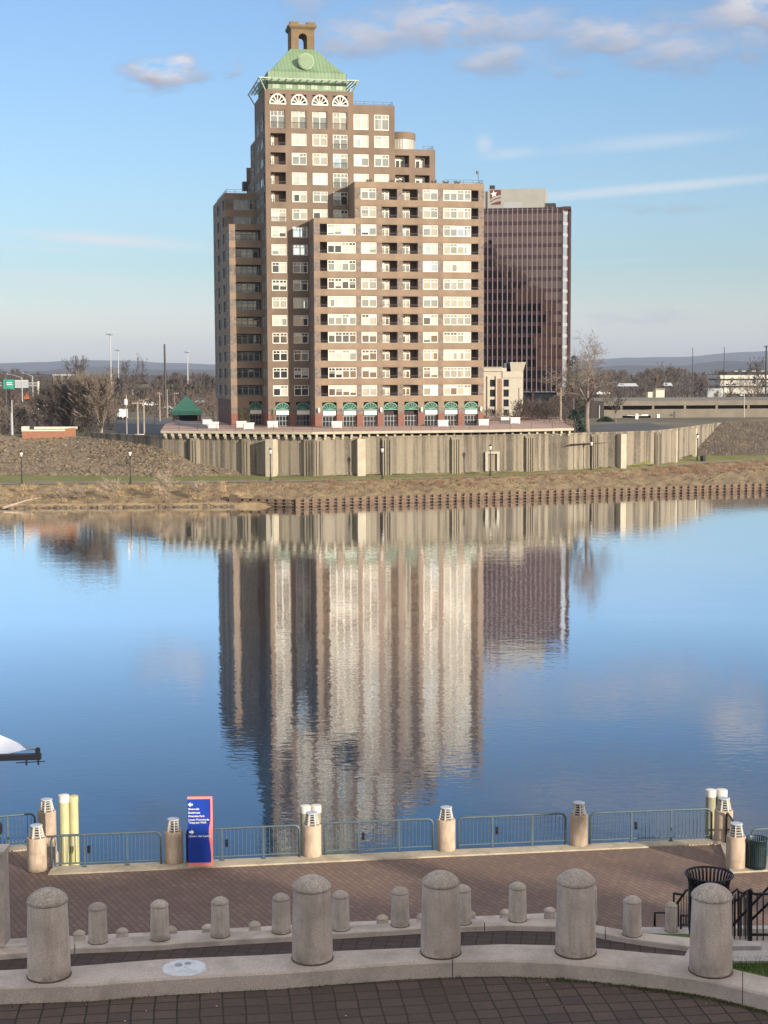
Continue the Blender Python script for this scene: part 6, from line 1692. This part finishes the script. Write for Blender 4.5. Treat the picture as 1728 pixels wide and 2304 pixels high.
for k in range(70):
    px, py = rnd.uniform(0, 1728), rnd.uniform(2215, 2304)
    if py < poly_at(A_foot, px) + 3: continue
    p = at_z(px, py, ZAp + .003); r = rnd.uniform(.003, .011); m.add([p + Vector((r * math.cos(q * 1.26 + k), r * rnd.uniform(.5, 1) * math.sin(q * 1.26 + k), 0)) for q in range(5)], [(0, 1, 2, 3, 4)], 0 if rnd.random() < .4 else 1)
mat('dead_leaf', (.16, .10, .05), .9, .3, 5)
tag(m.build('debris', ['debris', 'dead_leaf']), 'tiny pale specks and dead leaves scattered on the near paving', 'debris', None, 'stuff')
# ------------------------------------------------------------------ stone bollards
def bollard_proto(label, group):
    t = thing('bollard', label, 'bollard', (0, 0, 0), 0, group)
    m = MB(); m.lathe([(.19, .012), (.191, .05), (.186, .30), (.178, .55), (.174, .665), (.171, .672)], (0, 0, 0), 40); m.build('shaft', 'bollard_concrete', t, autosmooth=40)
    m = MB(); m.lathe([(.171, .672), (.182, .680), (.184, .69), (.178, .705), (.158, .73), (.125, .758), (.08, .782), (.03, .795), (.004, .797)], (0, 0, 0), 40); m.build('dome', 'dome_concrete', t, autosmooth=40)
    m = MB(); m.lathe([(.197, 0), (.199, .008), (.192, .014)], (0, 0, 0), 40, 0, True); m.build('base_ring', 'rust_dark', t, autosmooth=40)
    return t
GA, GB, GC = 'large foreground bollards on the curved kerb wall', 'smaller bollards on the lower curved kerb wall', 'half hidden bollards on the lowest kerb'
proto = bollard_proto('leftmost of the large foreground bollards, left of the white paint disc', GA)
rb2 = random.Random(4)
for i, (x, y, lb, sc_) in enumerate([(110.7, 2194, 'leftmost of the large foreground bollards, left of the white paint disc', 1.02), (703, 2156, 'large foreground bollard right of the white paint disc, second from left', 1.0),
     (991.6, 2143, 'large foreground bollard beside the dark joint in the kerb wall', .99), (1295, 2142, 'large foreground bollard between the wall joint and the black litter can', 1.0), (1599, 2184, 'rightmost large bollard standing in front of the black litter can', 1.02)]):
    p = at_z(x, y, ZA)
    if i == 0: t = proto; t.location = p; t.scale = (sc_,) * 3
    else: t = dup(proto, p, rb2.uniform(0, 6), lb, GA, sc_)
Bl = [(83, 2128, 'small bollard almost hidden behind the leftmost large bollard'), (221, 2126, 'first small bollard on the lower wall right of the leftmost large bollard'), (360, 2119.6, 'second small bollard on the lower wall, above the white paint disc'),
      (496, 2112.5, 'third small bollard on the lower wall, below the blue sign'), (633, 2103.6, 'small bollard directly left of the second large bollard'), (766, 2097, 'small bollard directly right of the second large bollard'),
      (900.4, 2088.4, 'small bollard with pale worn top left of the middle large bollard'), (1040, 2083, 'small bollard partly hidden by the right side of the middle large bollard'), (1164.5, 2077, 'small bollard between the middle and fourth large bollards'),
      (1323, 2080, 'small bollard hidden behind the fourth large bollard, only its right edge showing'), (1422, 2110, 'darker stained small bollard right of the fourth large bollard')]
for x, y, lb in Bl: dup(proto, at_z(x, y - 7.5, ZB), rb2.uniform(0, 6), lb, GB)
for (x, y), lb in zip([(178, 2093.6), (275, 2088.5), (385, 2085), (467.5, 2080), (573, 2073.6), (670, 2069), (860, 2059), (950, 2056), (1057, 2050), (1137, 2046.6), (1237, 2042)],
     ['bollard tip just left of the first small bollard', 'pinkish bollard tip between the first and second small bollards', 'bollard tip peeking out right of the second small bollard', 'bollard tip peeking out left of the third small bollard', 'bollard tip between the third small bollard and the one left of the big second bollard',
      'bollard behind the second large bollard', 'bollard tip left of the small bollard with the pale top', 'bollard tip hidden behind the left of the middle large bollard', 'bollard tip right of the middle large bollard', 'dark reddish bollard tip left of the small bollard between the large ones', 'dark bollard tip left of the fourth large bollard']):
    p = at_z(x, y, 2.4); dup(proto, (p.x, p.y, 1.6), rb2.uniform(0, 6), lb, GC)
dup(proto, at_z(1510, 2094, 2.3), 1.0, 'lone small bollard on the low platform left of the black litter can', GC, (1, 1, 1.12))
# white patch where a bollard has been taken out
wp = thing('paint_patch', 'round white cement patch with a small hole on the foreground kerb wall', 'patch', tuple(at_z(415, 2179, ZA)))
m = MB(); rr = random.Random(8)
out_ = [(.205 * (1 + rr.uniform(-.03, .03)) * math.cos(2 * math.pi * k / 36), .195 * (1 + rr.uniform(-.03, .03)) * math.sin(2 * math.pi * k / 36)) for k in range(36)]
inn = [(.017 * math.cos(2 * math.pi * k / 36) + .01, .012 * math.sin(2 * math.pi * k / 36) + .01) for k in range(36)]
m.add([(*p, .002) for p in out_] + [(p[0] * .96, p[1] * .96, .012) for p in out_] + [(*p, .011) for p in inn] + [(*p, .001) for p in inn], [(j * 36 + k, j * 36 + (k + 1) % 36, (j + 1) * 36 + (k + 1) % 36, (j + 1) * 36 + k) for j in range(3) for k in range(36)])
ground('white_cement', [(.3, (.50, .53, .57)), (.5, (.66, .68, .72)), (.7, (.78, .80, .84))], 9, .2, .004)
m.build('cement_disc', 'white_cement', wp)
m = MB(); m.lathe([(.035, .012), (.035, .018), (.005, .018)], (-.06, .05, 0), 12, 0, False); m.lathe([(.03, .012), (.03, .017), (.005, .017)], (.02, .09, 0), 12, 0, False); m.build('stud', 'grey_metal', wp)

# ------------------------------------------------------------------ lit bollards of the promenade
LB = 'concrete light bollards with white louvred lamps'
t0 = thing('light_bollard', '', 'light bollard', (0, 0, 0), 0, LB)
m = MB(); m.lathe([(.345, 0), (.345, 1.16), (.325, 1.20)], (0, 0, 0), 40); m.build('shaft', 'lamp_shaft', t0, autosmooth=40)
lampo = MB(); lampo.lathe([(.09, 1.2), (.09, 1.58)], (0, 0, 0), 16); core = lampo.build('lamp_core', 'rubber', t0)
m = MB()
for k in range(6):
    a = 2 * math.pi * k / 6 + .2; c, s = math.cos(a), math.sin(a); M_ = Matrix.Rotation(a, 4, 'Z')
    vs = [M_ @ Vector(v) for v in ((.16, -.018, 1.2), (.285, -.022, 1.2), (.20, -.018, 1.60), (.12, -.015, 1.60), (.16, .018, 1.2), (.285, .022, 1.2), (.20, .018, 1.60), (.12, .015, 1.60))]
    m.add(vs, [(0, 1, 2, 3), (7, 6, 5, 4), (1, 5, 6, 2), (0, 3, 7, 4)])
m.build('fins', 'louvre_white', core)
m = MB()
for k in range(4):
    z = 1.26 + .09 * k; r = .255 - .02 * k; m.lathe([(r - .07, z), (r, z - .005), (r, z + .012), (r - .07, z + .017)], (0, 0, 0), 24, 0, False)
m.build('louvres', 'louvre_white', core)
m = MB(); m.lathe([(.205, 1.60), (.225, 1.61), (.225, 1.635), (.19, 1.65)], (0, 0, 0), 32); m.build('lid', 'lid_grey', t0)
lbs = [(84, 1957, 'light bollard at the left corner of the promenade, nearer of the left pair'), (106.7, 1893, 'light bollard with weathered base behind the nearer left one, beside two wooden piles'),
       (391.6, 1941.5, 'light bollard directly left of the blue sign'), (702, 1926, 'light bollard in front of the middle pair of wooden piles'), (1003.8, 1913, 'light bollard right of the middle piles, in the centre of the promenade edge'),
       (1301.5, 1901.5, 'light bollard between the last two long railing sections at right'), (1627.5, 1891, 'light bollard in front of the right pair of wooden piles'), (1655, 1953, 'light bollard directly left of the green litter bin')]
for i, (x, y, lb) in enumerate(lbs):
    p = at_z(x, y, ZP + (.0 if i in (7,) else .02))
    if i == 0: t0.location = p; t0['label'] = lb
    else: dup(t0, p, .3 * i, lb, LB)
p2 = at_z(106.7, 1893, 1.32); pd = thing('pier_post', 'weathered concrete pier post standing in the water under the rear left light bollard', 'pier', (p2.x, p2.y, -1.5))
m = MB(); m.lathe([(.40, 0), (.40, 2.35), (.34, 2.45), (.34, 2.78)], (0, 0, 0), 28); m.build('shaft', 'bollard_concrete', pd, autosmooth=40)

# ------------------------------------------------------------------ railings of the promenade
RG = 'blue-green pipe railings along the promenade edge'
def railing(pa, pb, posts, label, zt_=1.18, box=True, mt='rail_green', grp=RG, curveL=True, curveR=True):
    a, b_ = at_z(*pa, ZP + .06), at_z(*pb, ZP + .06); d = b_ - a; ln = d.length; ang = math.atan2(d.y, d.x)
    t = thing('railing', label, 'railing', tuple(a), ang, grp); r = .2
    pts = []
    if curveL: pts += [(0, 0, 0), (0, 0, zt_ - r)] + [(r - r * math.cos(q), 0, zt_ - r + r * math.sin(q)) for q in (R(22), R(45), R(68))] + [(r, 0, zt_)]
    else: pts += [(0, 0, zt_)]
    if curveR: pts += [(ln - r, 0, zt_)] + [(ln - r + r * math.sin(q), 0, zt_ - r + r * math.cos(q)) for q in (R(22), R(45), R(68))] + [(ln, 0, zt_ - r), (ln, 0, 0)]
    else: pts += [(ln, 0, zt_)]
    m = MB(); m.path(pts, .042, 8); m.build('top_rail', mt, t, smooth=True)
    m = MB(); m.tube((0, 0, .14), (ln, 0, .14), .027, .027, 6); m.build('bottom_rail', mt, t)
    for px in posts:
        s = (px - pa[0]) / (pb[0] - pa[0]) * ln; m = MB(); m.box(s - .036, s + .036, -.036, .036, 0, zt_); m.box(s - .07, s + .07, -.07, .07, 0, .015); m.build('post', mt, t)
    m = MB(); s = .14
    while s < ln - .06: m.tube((s, 0, .14), (s, 0, zt_ - (.03 if .25 < s < ln - .25 else .12)), 0.0115, .0115, 5, 0, False); s += .142
    m.build('balusters', mt, t)
    if box and posts:
        s = (posts[0] - pa[0]) / (pb[0] - pa[0]) * ln + .16; m = MB(); m.box(s - .06, s + .05, -.05, -.012, .60, .78); m.tube((s, -.06, .6), (s, -.06, .52), .05, .05, 10)
        m.build('lock', 'rail_black', t)
    return t
railing((116.5, 1953), (363, 1943), (190.7, 287), 'railing section between the left corner bollard and the bollard beside the blue sign')
railing((422, 1939.5), (674, 1927.5), (500, 593), 'railing section partly behind the blue sign, running to the middle piles')
railing((731, 1923), (974, 1912), (807, 898), 'railing section right of the middle pair of wooden piles')
railing((1031.6, 1910), (1272, 1899), (1107.5, 1196.6), 'railing section in the middle right, left of the last but one light bollard')
railing((1328, 1898.5), (1600, 1888), (1420, 1509), 'railing section at right ending at the right pair of wooden piles')
railing((-140, 1920), (79.6, 1899), (-60, 18), 'railing section running out of the picture at the left edge', box=False)
railing((1634, 1896), (1664, 1942), (), 'short slanting railing between the two right light bollards', box=False, mt='rail_black')
railing((1690, 1938), (1900, 1927), (1790,), 'railing section behind the green litter bin at the right edge', box=False)

# ------------------------------------------------------------------ wooden mooring piles
PG = 'wooden mooring piles beyond the promenade edge'
def pile(px, ytop, Y, r, lb, mt_, capw=True):
    zt_ = at_y(px, ytop, Y).z; p = at_y(px, ytop, Y); t = thing('mooring_pile', lb, 'pile', (p.x, Y, -2.5), 0, PG); h = zt_ + 2.5
    m = MB(); m.lathe([(r * 1.06, 0), (r * 1.03, h * .5), (r, h - .26)], (0, 0, 0), 20); m.build('shaft', mt_, t, smooth=False, autosmooth=40)
    m = MB(); m.lathe([(r + .012, h - .27), (r + .014, h - .06), (r + .008, h - .01), (r * .8, h), (.01, h + .02)], (0, 0, 0), 20); m.build('cap', 'piling_cap' if capw else mt_, t, autosmooth=40)
    for zz in (3.35, 1.9):
        if zz < h - .4: m = MB(); m.lathe([(r * 1.06 + .006, zz), (r * 1.06 + .008, zz + .1)], (0, 0, 0), 20, 0, False); m.build('band', 'moss', t)
Yl = at_z(143, 1948.5, ZP).y
pile(143, 1788, Yl + .55, .185, 'taller pale wooden pile with white cap at left, beside the rear light bollard', 'piling'); pile(164.5, 1790, Yl + .75, .175, 'pale wooden pile right of the white-capped left pile', 'piling', False)
Ym = at_z(700, 1925, ZP).y
pile(687, 1812, Ym + 1.1, .19, 'mossy wooden pile behind the middle light bollard, left one of the two', 'piling_dark'); pile(711, 1811, Ym + 1.15, .19, 'mossy wooden pile behind the middle light bollard, right one of the two', 'piling_dark')
Yr = at_z(1600, 1886.5, ZP).y
pile(1599.5, 1776, Yr + .8, .19, 'mossy wooden pile with white cap at right, left one of the two', 'piling_dark'); pile(1623.6, 1776, Yr + 1.0, .21, 'mossy wooden pile with white cap behind the right light bollard', 'piling_dark')

# ------------------------------------------------------------------ blue information sign
sp_ = at_z(451.6, 1951.5, ZP)
sg = thing('information_sign', 'tall blue information sign with coral border and white lettering', 'sign', tuple(sp_), R(2))
W, Hs = .445, 2.58
m = MB(); m.box(-W, W, 0, .10, 0, .17); m.box(-W, W, 0, .10, Hs - .07, Hs); 
m.slab_xz([(W, 0.17), (W, Hs - .07), (W - .06, Hs - .07), (W - .06, 2.0), (W - .065, 1.75), (W - .09, 1.6), (W - .125, 1.45), (W - .135, 1.25), (W - .12, 1.0), (W - .09, .8), (W - .07, .55), (W - .06, .35), (W - .075, .17)][::-1], 0, .10)
m.build('border', 'sign_coral', sg)
m = MB(); m.slab_xz([(-W, .172), (W - .08, .172), (W - .065, .35), (W - .075, .55), (W - .095, .8), (W - .125, 1.0), (W - .14, 1.25), (W - .13, 1.45), (W - .095, 1.6), (W - .07, 1.75), (W - .065, 2.0), (W - .065, Hs - .072), (-W, Hs - .072)], .006, .095); m.build('panel', 'sign_blue', sg)
m = MB(); m.slab_xz([(-W - .09, .15), (-W + .1, .15), (-W + .1, 1.38), (-W - .01, 1.38), (-W - .06, 1.30), (-W - .085, 1.15)], .2, .24); m.box(-W + .02, -W + .1, .1, .2, .15, 1.3); m.build('back_panel', 'sign_navy', sg)
def text(s, x, z, size, bold=.002):
    c = bpy.data.curves.new('lettering', 'FONT'); c.body = s; c.size = size; c.extrude = .002; c.offset = bold; c.space_character = 1.02
    c.materials.append(MAT['white_paint']); o = bpy.data.objects.new('lettering', c); C.objects.link(o); bpy.context.view_layer.update()
    me = bpy.data.meshes.new_from_object(o.evaluated_get(bpy.context.evaluated_depsgraph_get())); bpy.data.objects.remove(o)
    o = bpy.data.objects.new('lettering', me); C.objects.link(o); o.parent = sg
    o.location = (x, -.004, z); o.rotation_euler = (R(90), 0, 0)
for s, z in (('Riverwalk', 2.115), ('Boathouse', 1.985), ('Riverside Park', 1.855), ('Lower Promenade', 1.725), ('Telegraph Walk', 1.62), ('Charter Oak Landing', 1.12)): text(s, -.415, z, .097 if s[0] != 'C' else .092)
def arrow(z, sgn, x=-.33):
    m = MB(); s = .075; m.slab_xz([(x - sgn * .09, z), (x + sgn * 0, z + .09), (x + sgn * 0, z + .032), (x + sgn * .08, z + .032), (x + sgn * .08, z - .032), (x, z - .032), (x, z - .09)], -.004, .005); m.build('arrow', 'white_paint', sg)
arrow(2.31, 1); arrow(1.30, -1, -.31)

# ------------------------------------------------------------------ litter cans
def can(p, r, h, flare, mt, lb, name='litter_can', nn=34):
    t = thing(name, lb, 'litter bin', tuple(p)); m = MB()
    for k in range(nn):
        a = 2 * math.pi * k / nn; c, s = math.cos(a), math.sin(a); ca_, sa_ = math.cos(a + .1), math.sin(a + .1)
        prof = [(r * .93, .05), (r, .2), (r, h - .16), (r + flare * .45, h - .06), (r + flare, h - .005)]
        wdt = .5 * 2 * math.pi * r / nn * .58; tx, ty = -s * wdt, c * wdt
        for (r0, z0_), (r1, z1_) in zip(prof, prof[1:]):
            m.add([(c * r0 - tx, s * r0 - ty, z0_), (c * r0 + tx, s * r0 + ty, z0_), (c * r1 + tx, s * r1 + ty, z1_), (c * r1 - tx, s * r1 - ty, z1_),
                   (c * (r0 - .012) - tx, s * (r0 - .012) - ty, z0_), (c * (r0 - .012) + tx, s * (r0 - .012) + ty, z0_), (c * (r1 - .012) + tx, s * (r1 - .012) + ty, z1_), (c * (r1 - .012) - tx, s * (r1 - .012) - ty, z1_)],
                  [(0, 1, 2, 3), (7, 6, 5, 4), (0, 3, 7, 4), (1, 5, 6, 2)])
    m.build('slats', mt, t)
    m = MB()
    ringp = [((r + flare) * math.cos(2 * math.pi * k / 40), (r + flare) * math.sin(2 * math.pi * k / 40), h) for k in range(41)]
    m.path(ringp, .018, 8); m.build('rim', mt, t, smooth=True)
    m = MB(); m.lathe([(r * .93, .03), (r * .95, .07), (.02, .08)], (0, 0, 0), 32); m.lathe([(r + .004, h * .72), (r + .006, h * .72 + .05)], (0, 0, 0), 32, 0, False); m.lathe([(r + .004, .2), (r + .006, .25)], (0, 0, 0), 32, 0, False); m.build('hoop', mt, t)
    m = MB(); m.lathe([(r * .80, .1), (r * .86, h - .22)], (0, 0, 0), 32, 0, False); m.add([(r * .8 * math.cos(2 * math.pi * k / 24), r * .8 * math.sin(2 * math.pi * k / 24), .12) for k in range(24)], [tuple(range(24))]); m.build('liner', 'rubber', t)
    return t
p = at_z(1595.4, 1967, 9.6 + 1.08); can((p.x, p.y, 9.6), .335, 1.08, .055, 'can_black', 'large black slatted litter can with flared rim behind the rightmost large bollard')
p = at_z(1701, 1955, ZP); can(p, .36, 1.12, .03, 'can_green', 'dark green slatted litter bin on the promenade at the right edge', 'litter_bin', 30)

# ------------------------------------------------------------------ black stair railings at the right
def srail(name_lab, Y, bars, posts, bal=None, thick=.032, group=None):
    c = at_y(posts[0][0], posts[0][2], Y); t = thing('stair_railing', name_lab, 'railing', tuple(c), 0, group)
    def P_(x, y): return at_y(x, y, Y) - c
    m = MB(); [m.path([P_(*q) for q in b_], thick * .75, 8) for b_ in bars]; m.build('handrail', 'rail_black', t, smooth=True)
    for (x, y0, y1, w_) in posts: m = MB(); m.bar(P_(x, y0), P_(x, y1), w_, w_); m.build('post', 'rail_black', t)
    if bal:
        m = MB()
        for (x, y0, y1) in bal: m.bar(P_(x, y0), P_(x, y1), .019, .019)
        m.build('balusters', 'rail_black', t)
Y1 = at_z(1687, 2116, 9.6).y
SG = 'black stair railings behind the rightmost large bollard'
srail('black stair railing with thick square post right of the rightmost large bollard', Y1, [[(1684, 2005), (1687, 2001), (1692, 2010), (1700, 2011.5), (1800, 2011)], [(1690, 2103), (1800, 2103)]],
      [(1687, 2003, 2116.7, .07)], [(x, 2011, 2116) for x in (1703.5, 1717, 1730.5, 1744, 1757, 1770, 1783)], group=SG)
Y2 = Y1 + 1.3
srail('sloping black handrail climbing to the right edge behind the thick post', Y2, [[(1640, 2090), (1646, 2084), (1728, 1998), (1780, 1945)], [(1688, 2072), (1728, 2033), (1780, 1985)]],
      [(1640, 2010, 2112, .04)], [(x, 2018 + abs(x - 1668) * .12, 2113) for x in (1652, 1665, 1677.5)], group=SG)
Y3 = Y1 + 2.8
srail('black handrail dipping between bollard and thick post, farther back', Y3, [[(1636, 2022), (1645, 2011), (1659, 2000), (1663, 2007), (1672, 2010), (1684, 2003), (1690, 2001), (1694, 2012)], [(1646, 2033), (1680, 2010)]],
      [(1661, 2004, 2106, .03)], [(x, 2012, 2106) for x in (1648, 1654, 1668, 1674, 1681)], thick=.028, group=SG)
Y4 = at_z(1526, 2084, 2.3).y
srail('black stair railing on the low platform just left of the black litter can', Y4, [[(1515, 2010), (1540, 2013.5)], [(1521, 2036), (1544, 2003), (1560, 2000)]],
      [(1516, 2010, 2036, .05), (1526, 2030, 2084, .04)], [(x, 2014, 2084) for x in (1532.5, 1538.5, 1545)], thick=.05, group=SG)
srail('small black handrail loop beside the lone small bollard', Y4 + .6, [[(1473, 2083), (1473, 2053.5), (1496, 2053.5)]], [(1473.5, 2056, 2084, .05)], None, thick=.05, group=SG)
srail('low black rail bars right of the lone small bollard', Y4 - .5, [[(1531, 2060), (1548, 2060)], [(1531, 2081), (1548, 2081)]], [(1532, 2060, 2090, .05)], [(1538, 2060, 2081), (1543, 2060, 2081)], thick=.04, group=SG)

# cafe-like steps seen through the railing
for k, (z, y0, y1) in enumerate(((2.9, 2097, 2089), (3.4, 2089, 2081))):
    slabz('promenade_steps', [(1650, y0), (1900, y0 + 4), (1900, y1 + 4), (1650, y1)], z, z - ZP + .05, 'landing_concrete')

# ------------------------------------------------------------------ stone pier at the left edge
Yp = at_z(10, 2133, ZB).y
cp = thing('stone_pier', 'pale stone gate pier with recessed panel at the left edge of the picture', 'pier', (at_y(-70, 2030, Yp).x, Yp, at_y(-70, 2130, Yp).z))
cpo = at_y(-70, 2130, Yp); XR = (at_y(8, 2030, Yp).x - at_y(-70, 2030, Yp).x); XL = -XR * 1.0; HT = at_y(10, 1924, Yp).z - cpo.z
m = MB(); m.box(XL, XR, .08, .48, 0, HT); 
m.box(XR - .10, XR, 0, .08, 0, HT); m.box(XL, XL + .10, 0, .08, 0, HT); m.box(XL + .1, XR - .1, 0, .08, HT - .12, HT); m.box(XL + .1, XR - .1, 0, .08, 0, .12); m.build('shaft', 'wall_concrete', cp)
m = MB(); m.box(XL - .03, XR + .03, -.03, .51, HT + .001, HT + .07); m.build('cap', 'wall_concrete', cp)
# ------------------------------------------------------------------ stage canopy at the left edge
Yc = 44.5; cn = thing('stage_canopy', 'white tensile stage canopy with black truss beam at the left edge', 'canopy', (at_y(-230, 1700, Yc).x, Yc, ZP))
co = Vector((at_y(-230, 1700, Yc).x, Yc, ZP))
top_ = [(-330, 1520, 50), (-150, 1598, 49.3), (-60, 1632, 48.3), (0, 1653.5, 47.5), (25, 1664, 47), (43.4, 1672.4, 46.2), (59.7, 1687, 45.2)]
bot_ = [(-330, 1850, 43), (-150, 1752, 44), (-60, 1722, 44.3), (0, 1704, 44.5), (23.5, 1694.5, 44.7), (43, 1690, 44.9), (59.8, 1687.4, 45.2)]
m = MB(); nn = 6
for off in (0, .02):
    b0 = len(m.v)
    for (a, b_) in zip(top_, bot_):
        for k in range(nn + 1):
            t = k / nn; p = at_y(a[0], a[1], a[2]).lerp(at_y(b_[0], b_[1], b_[2]), t); p.z -= .25 * math.sin(t * math.pi) * min(1, (60 - a[0]) / 120); m.v.append(tuple(p - co - Vector((0, 0, off))))
    for i in range(len(top_) - 1):
        for k in range(nn): a = b0 + i * (nn + 1) + k; m.f.append((a, a + 1, a + nn + 2, a + nn + 1)); m.mi.append(0)
m.build('canvas', 'canvas', cn, smooth=True)
def Pc(x, y, Y=Yc): return at_y(x, y, Y) - co
m = MB(); m.bar(Pc(-230, 1710), Pc(92, 1702), .2, .17); m.build('beam', 'truss_black', cn)
m = MB(); m.bar(Pc(85, 1697), Pc(85, 1684), .13, .1); m.bar(Pc(85, 1684), Pc(85, 1682), .08, .06); m.build('bracket', 'truss_black', cn)
m = MB(); m.path([Pc(59.7, 1687, 45.2), Pc(70, 1686, 44.9), Pc(84, 1687)], .02, 6); m.path([Pc(43.4, 1672.4, 46.2), Pc(58, 1680, 45.6), Pc(80, 1685)], .012, 5); m.build('cable', 'galvanised', cn)
m = MB(); m.bar(Pc(36, 1716.5), Pc(101, 1713), .025, .025); m.bar(Pc(59.5, 1710), Pc(59.5, 1722), .05, .04); m.bar(Pc(86, 1709), Pc(86.5, 1721), .05, .04); m.build('rod', 'truss_black', cn)
m = MB(); m.tube((0, .15, 0), (0, .15, Pc(-230, 1690).z), .18, .14, 12); m.build('mast', 'truss_black', cn)
Ysl = at_z(2, 1930, ZP).y
sl = thing('stage_light', 'black stage light on a stand cut by the left edge of the picture', 'stage light', (at_y(-6, 1925, Ysl).x, Ysl, ZP)); slo = Vector((at_y(-6, 1925, Ysl).x, Ysl, ZP))
def Ps(x, y): return at_y(x, y, Ysl) - slo
a, b_ = Ps(-14, 1879), Ps(7, 1850)
m = MB(); m.lathe([(.10, a.z), (.19, a.z + .08), (.2, b_.z - .1), (.12, b_.z)], (.02, 0, 0), 14); m.build('housing', 'truss_black', sl)
m = MB(); m.tube((0, 0, 0), (0, 0, a.z), .035, .035, 8); m.box(-.2, .2, -.2, .2, 0, .03); m.build('stand', 'truss_black', sl)

# ------------------------------------------------------------------ city block behind the camera, whose shadow lies on the terraces
mat('city_wall', (.32, .28, .24), .85, .1, .1)
e0, e1 = at_z(60, 1962, ZP), at_z(1500, 2075, ZP)
dirE = (e1 - e0).normalized(); sh_h = Vector((sd.x, sd.y, 0)).normalized(); D = 120.0; zc_ = ZP + D * math.tan(SUN_EL)
q0 = e0 + sh_h * D - dirE * 60; q1 = e1 + sh_h * D + dirE * 12
cb_ = thing('city_block', 'stone office block behind the viewer whose shadow covers the terraces', 'building', (q0.x, q0.y, 0), math.atan2(dirE.y, dirE.x))
LN = (q1 - q0).length
m = MB(); m.box(0, LN, -26, 0, 0, zc_ - .6); m.box(-.4, LN + .4, -26.4, .0, zc_ - .6, zc_); m.box(LN * .86, LN * .93, -8, -2, zc_, zc_ + 2.2); m.box(LN * .72, LN * .78, -8, -2, zc_, zc_ + 1.5)
m.build('wall', 'city_wall', cb_)
proto = None
for i in range(9):
    for k in range(11):
        if proto is None: m = MB(); m.box(-1.2, 1.2, .01, .06, 0, 1.8); proto = m.build('window', 'glass_dark_small', cb_); c = proto
        else: c = proto.copy(); C.objects.link(c); c.parent = cb_
        c.location = (LN * (i + .5) / 9, 0, 2 + k * 3.3)

# ------------------------------------------------------------------ air
mt, t, b = newmat('haze_air'); nt_ = mt.node_tree; nt_.nodes.remove(b)
pv_ = nt_.nodes.new('ShaderNodeVolumePrincipled'); pv_.inputs['Color'].default_value = (.60, .75, 1.0, 1); pv_.inputs['Density'].default_value = 0.00006; pv_.inputs['Anisotropy'].default_value = .0
nt_.links.new(pv_.outputs[0], nt_.nodes['Material Output'].inputs['Volume']); MAT['haze_air'] = mt
if USE_HAZE:
    m = MB(); m.box(-8000, 8000, -420, 16000, -6, 330); hz_ = m.build('haze', 'haze_air'); tag(hz_, None, None, None, 'stuff')
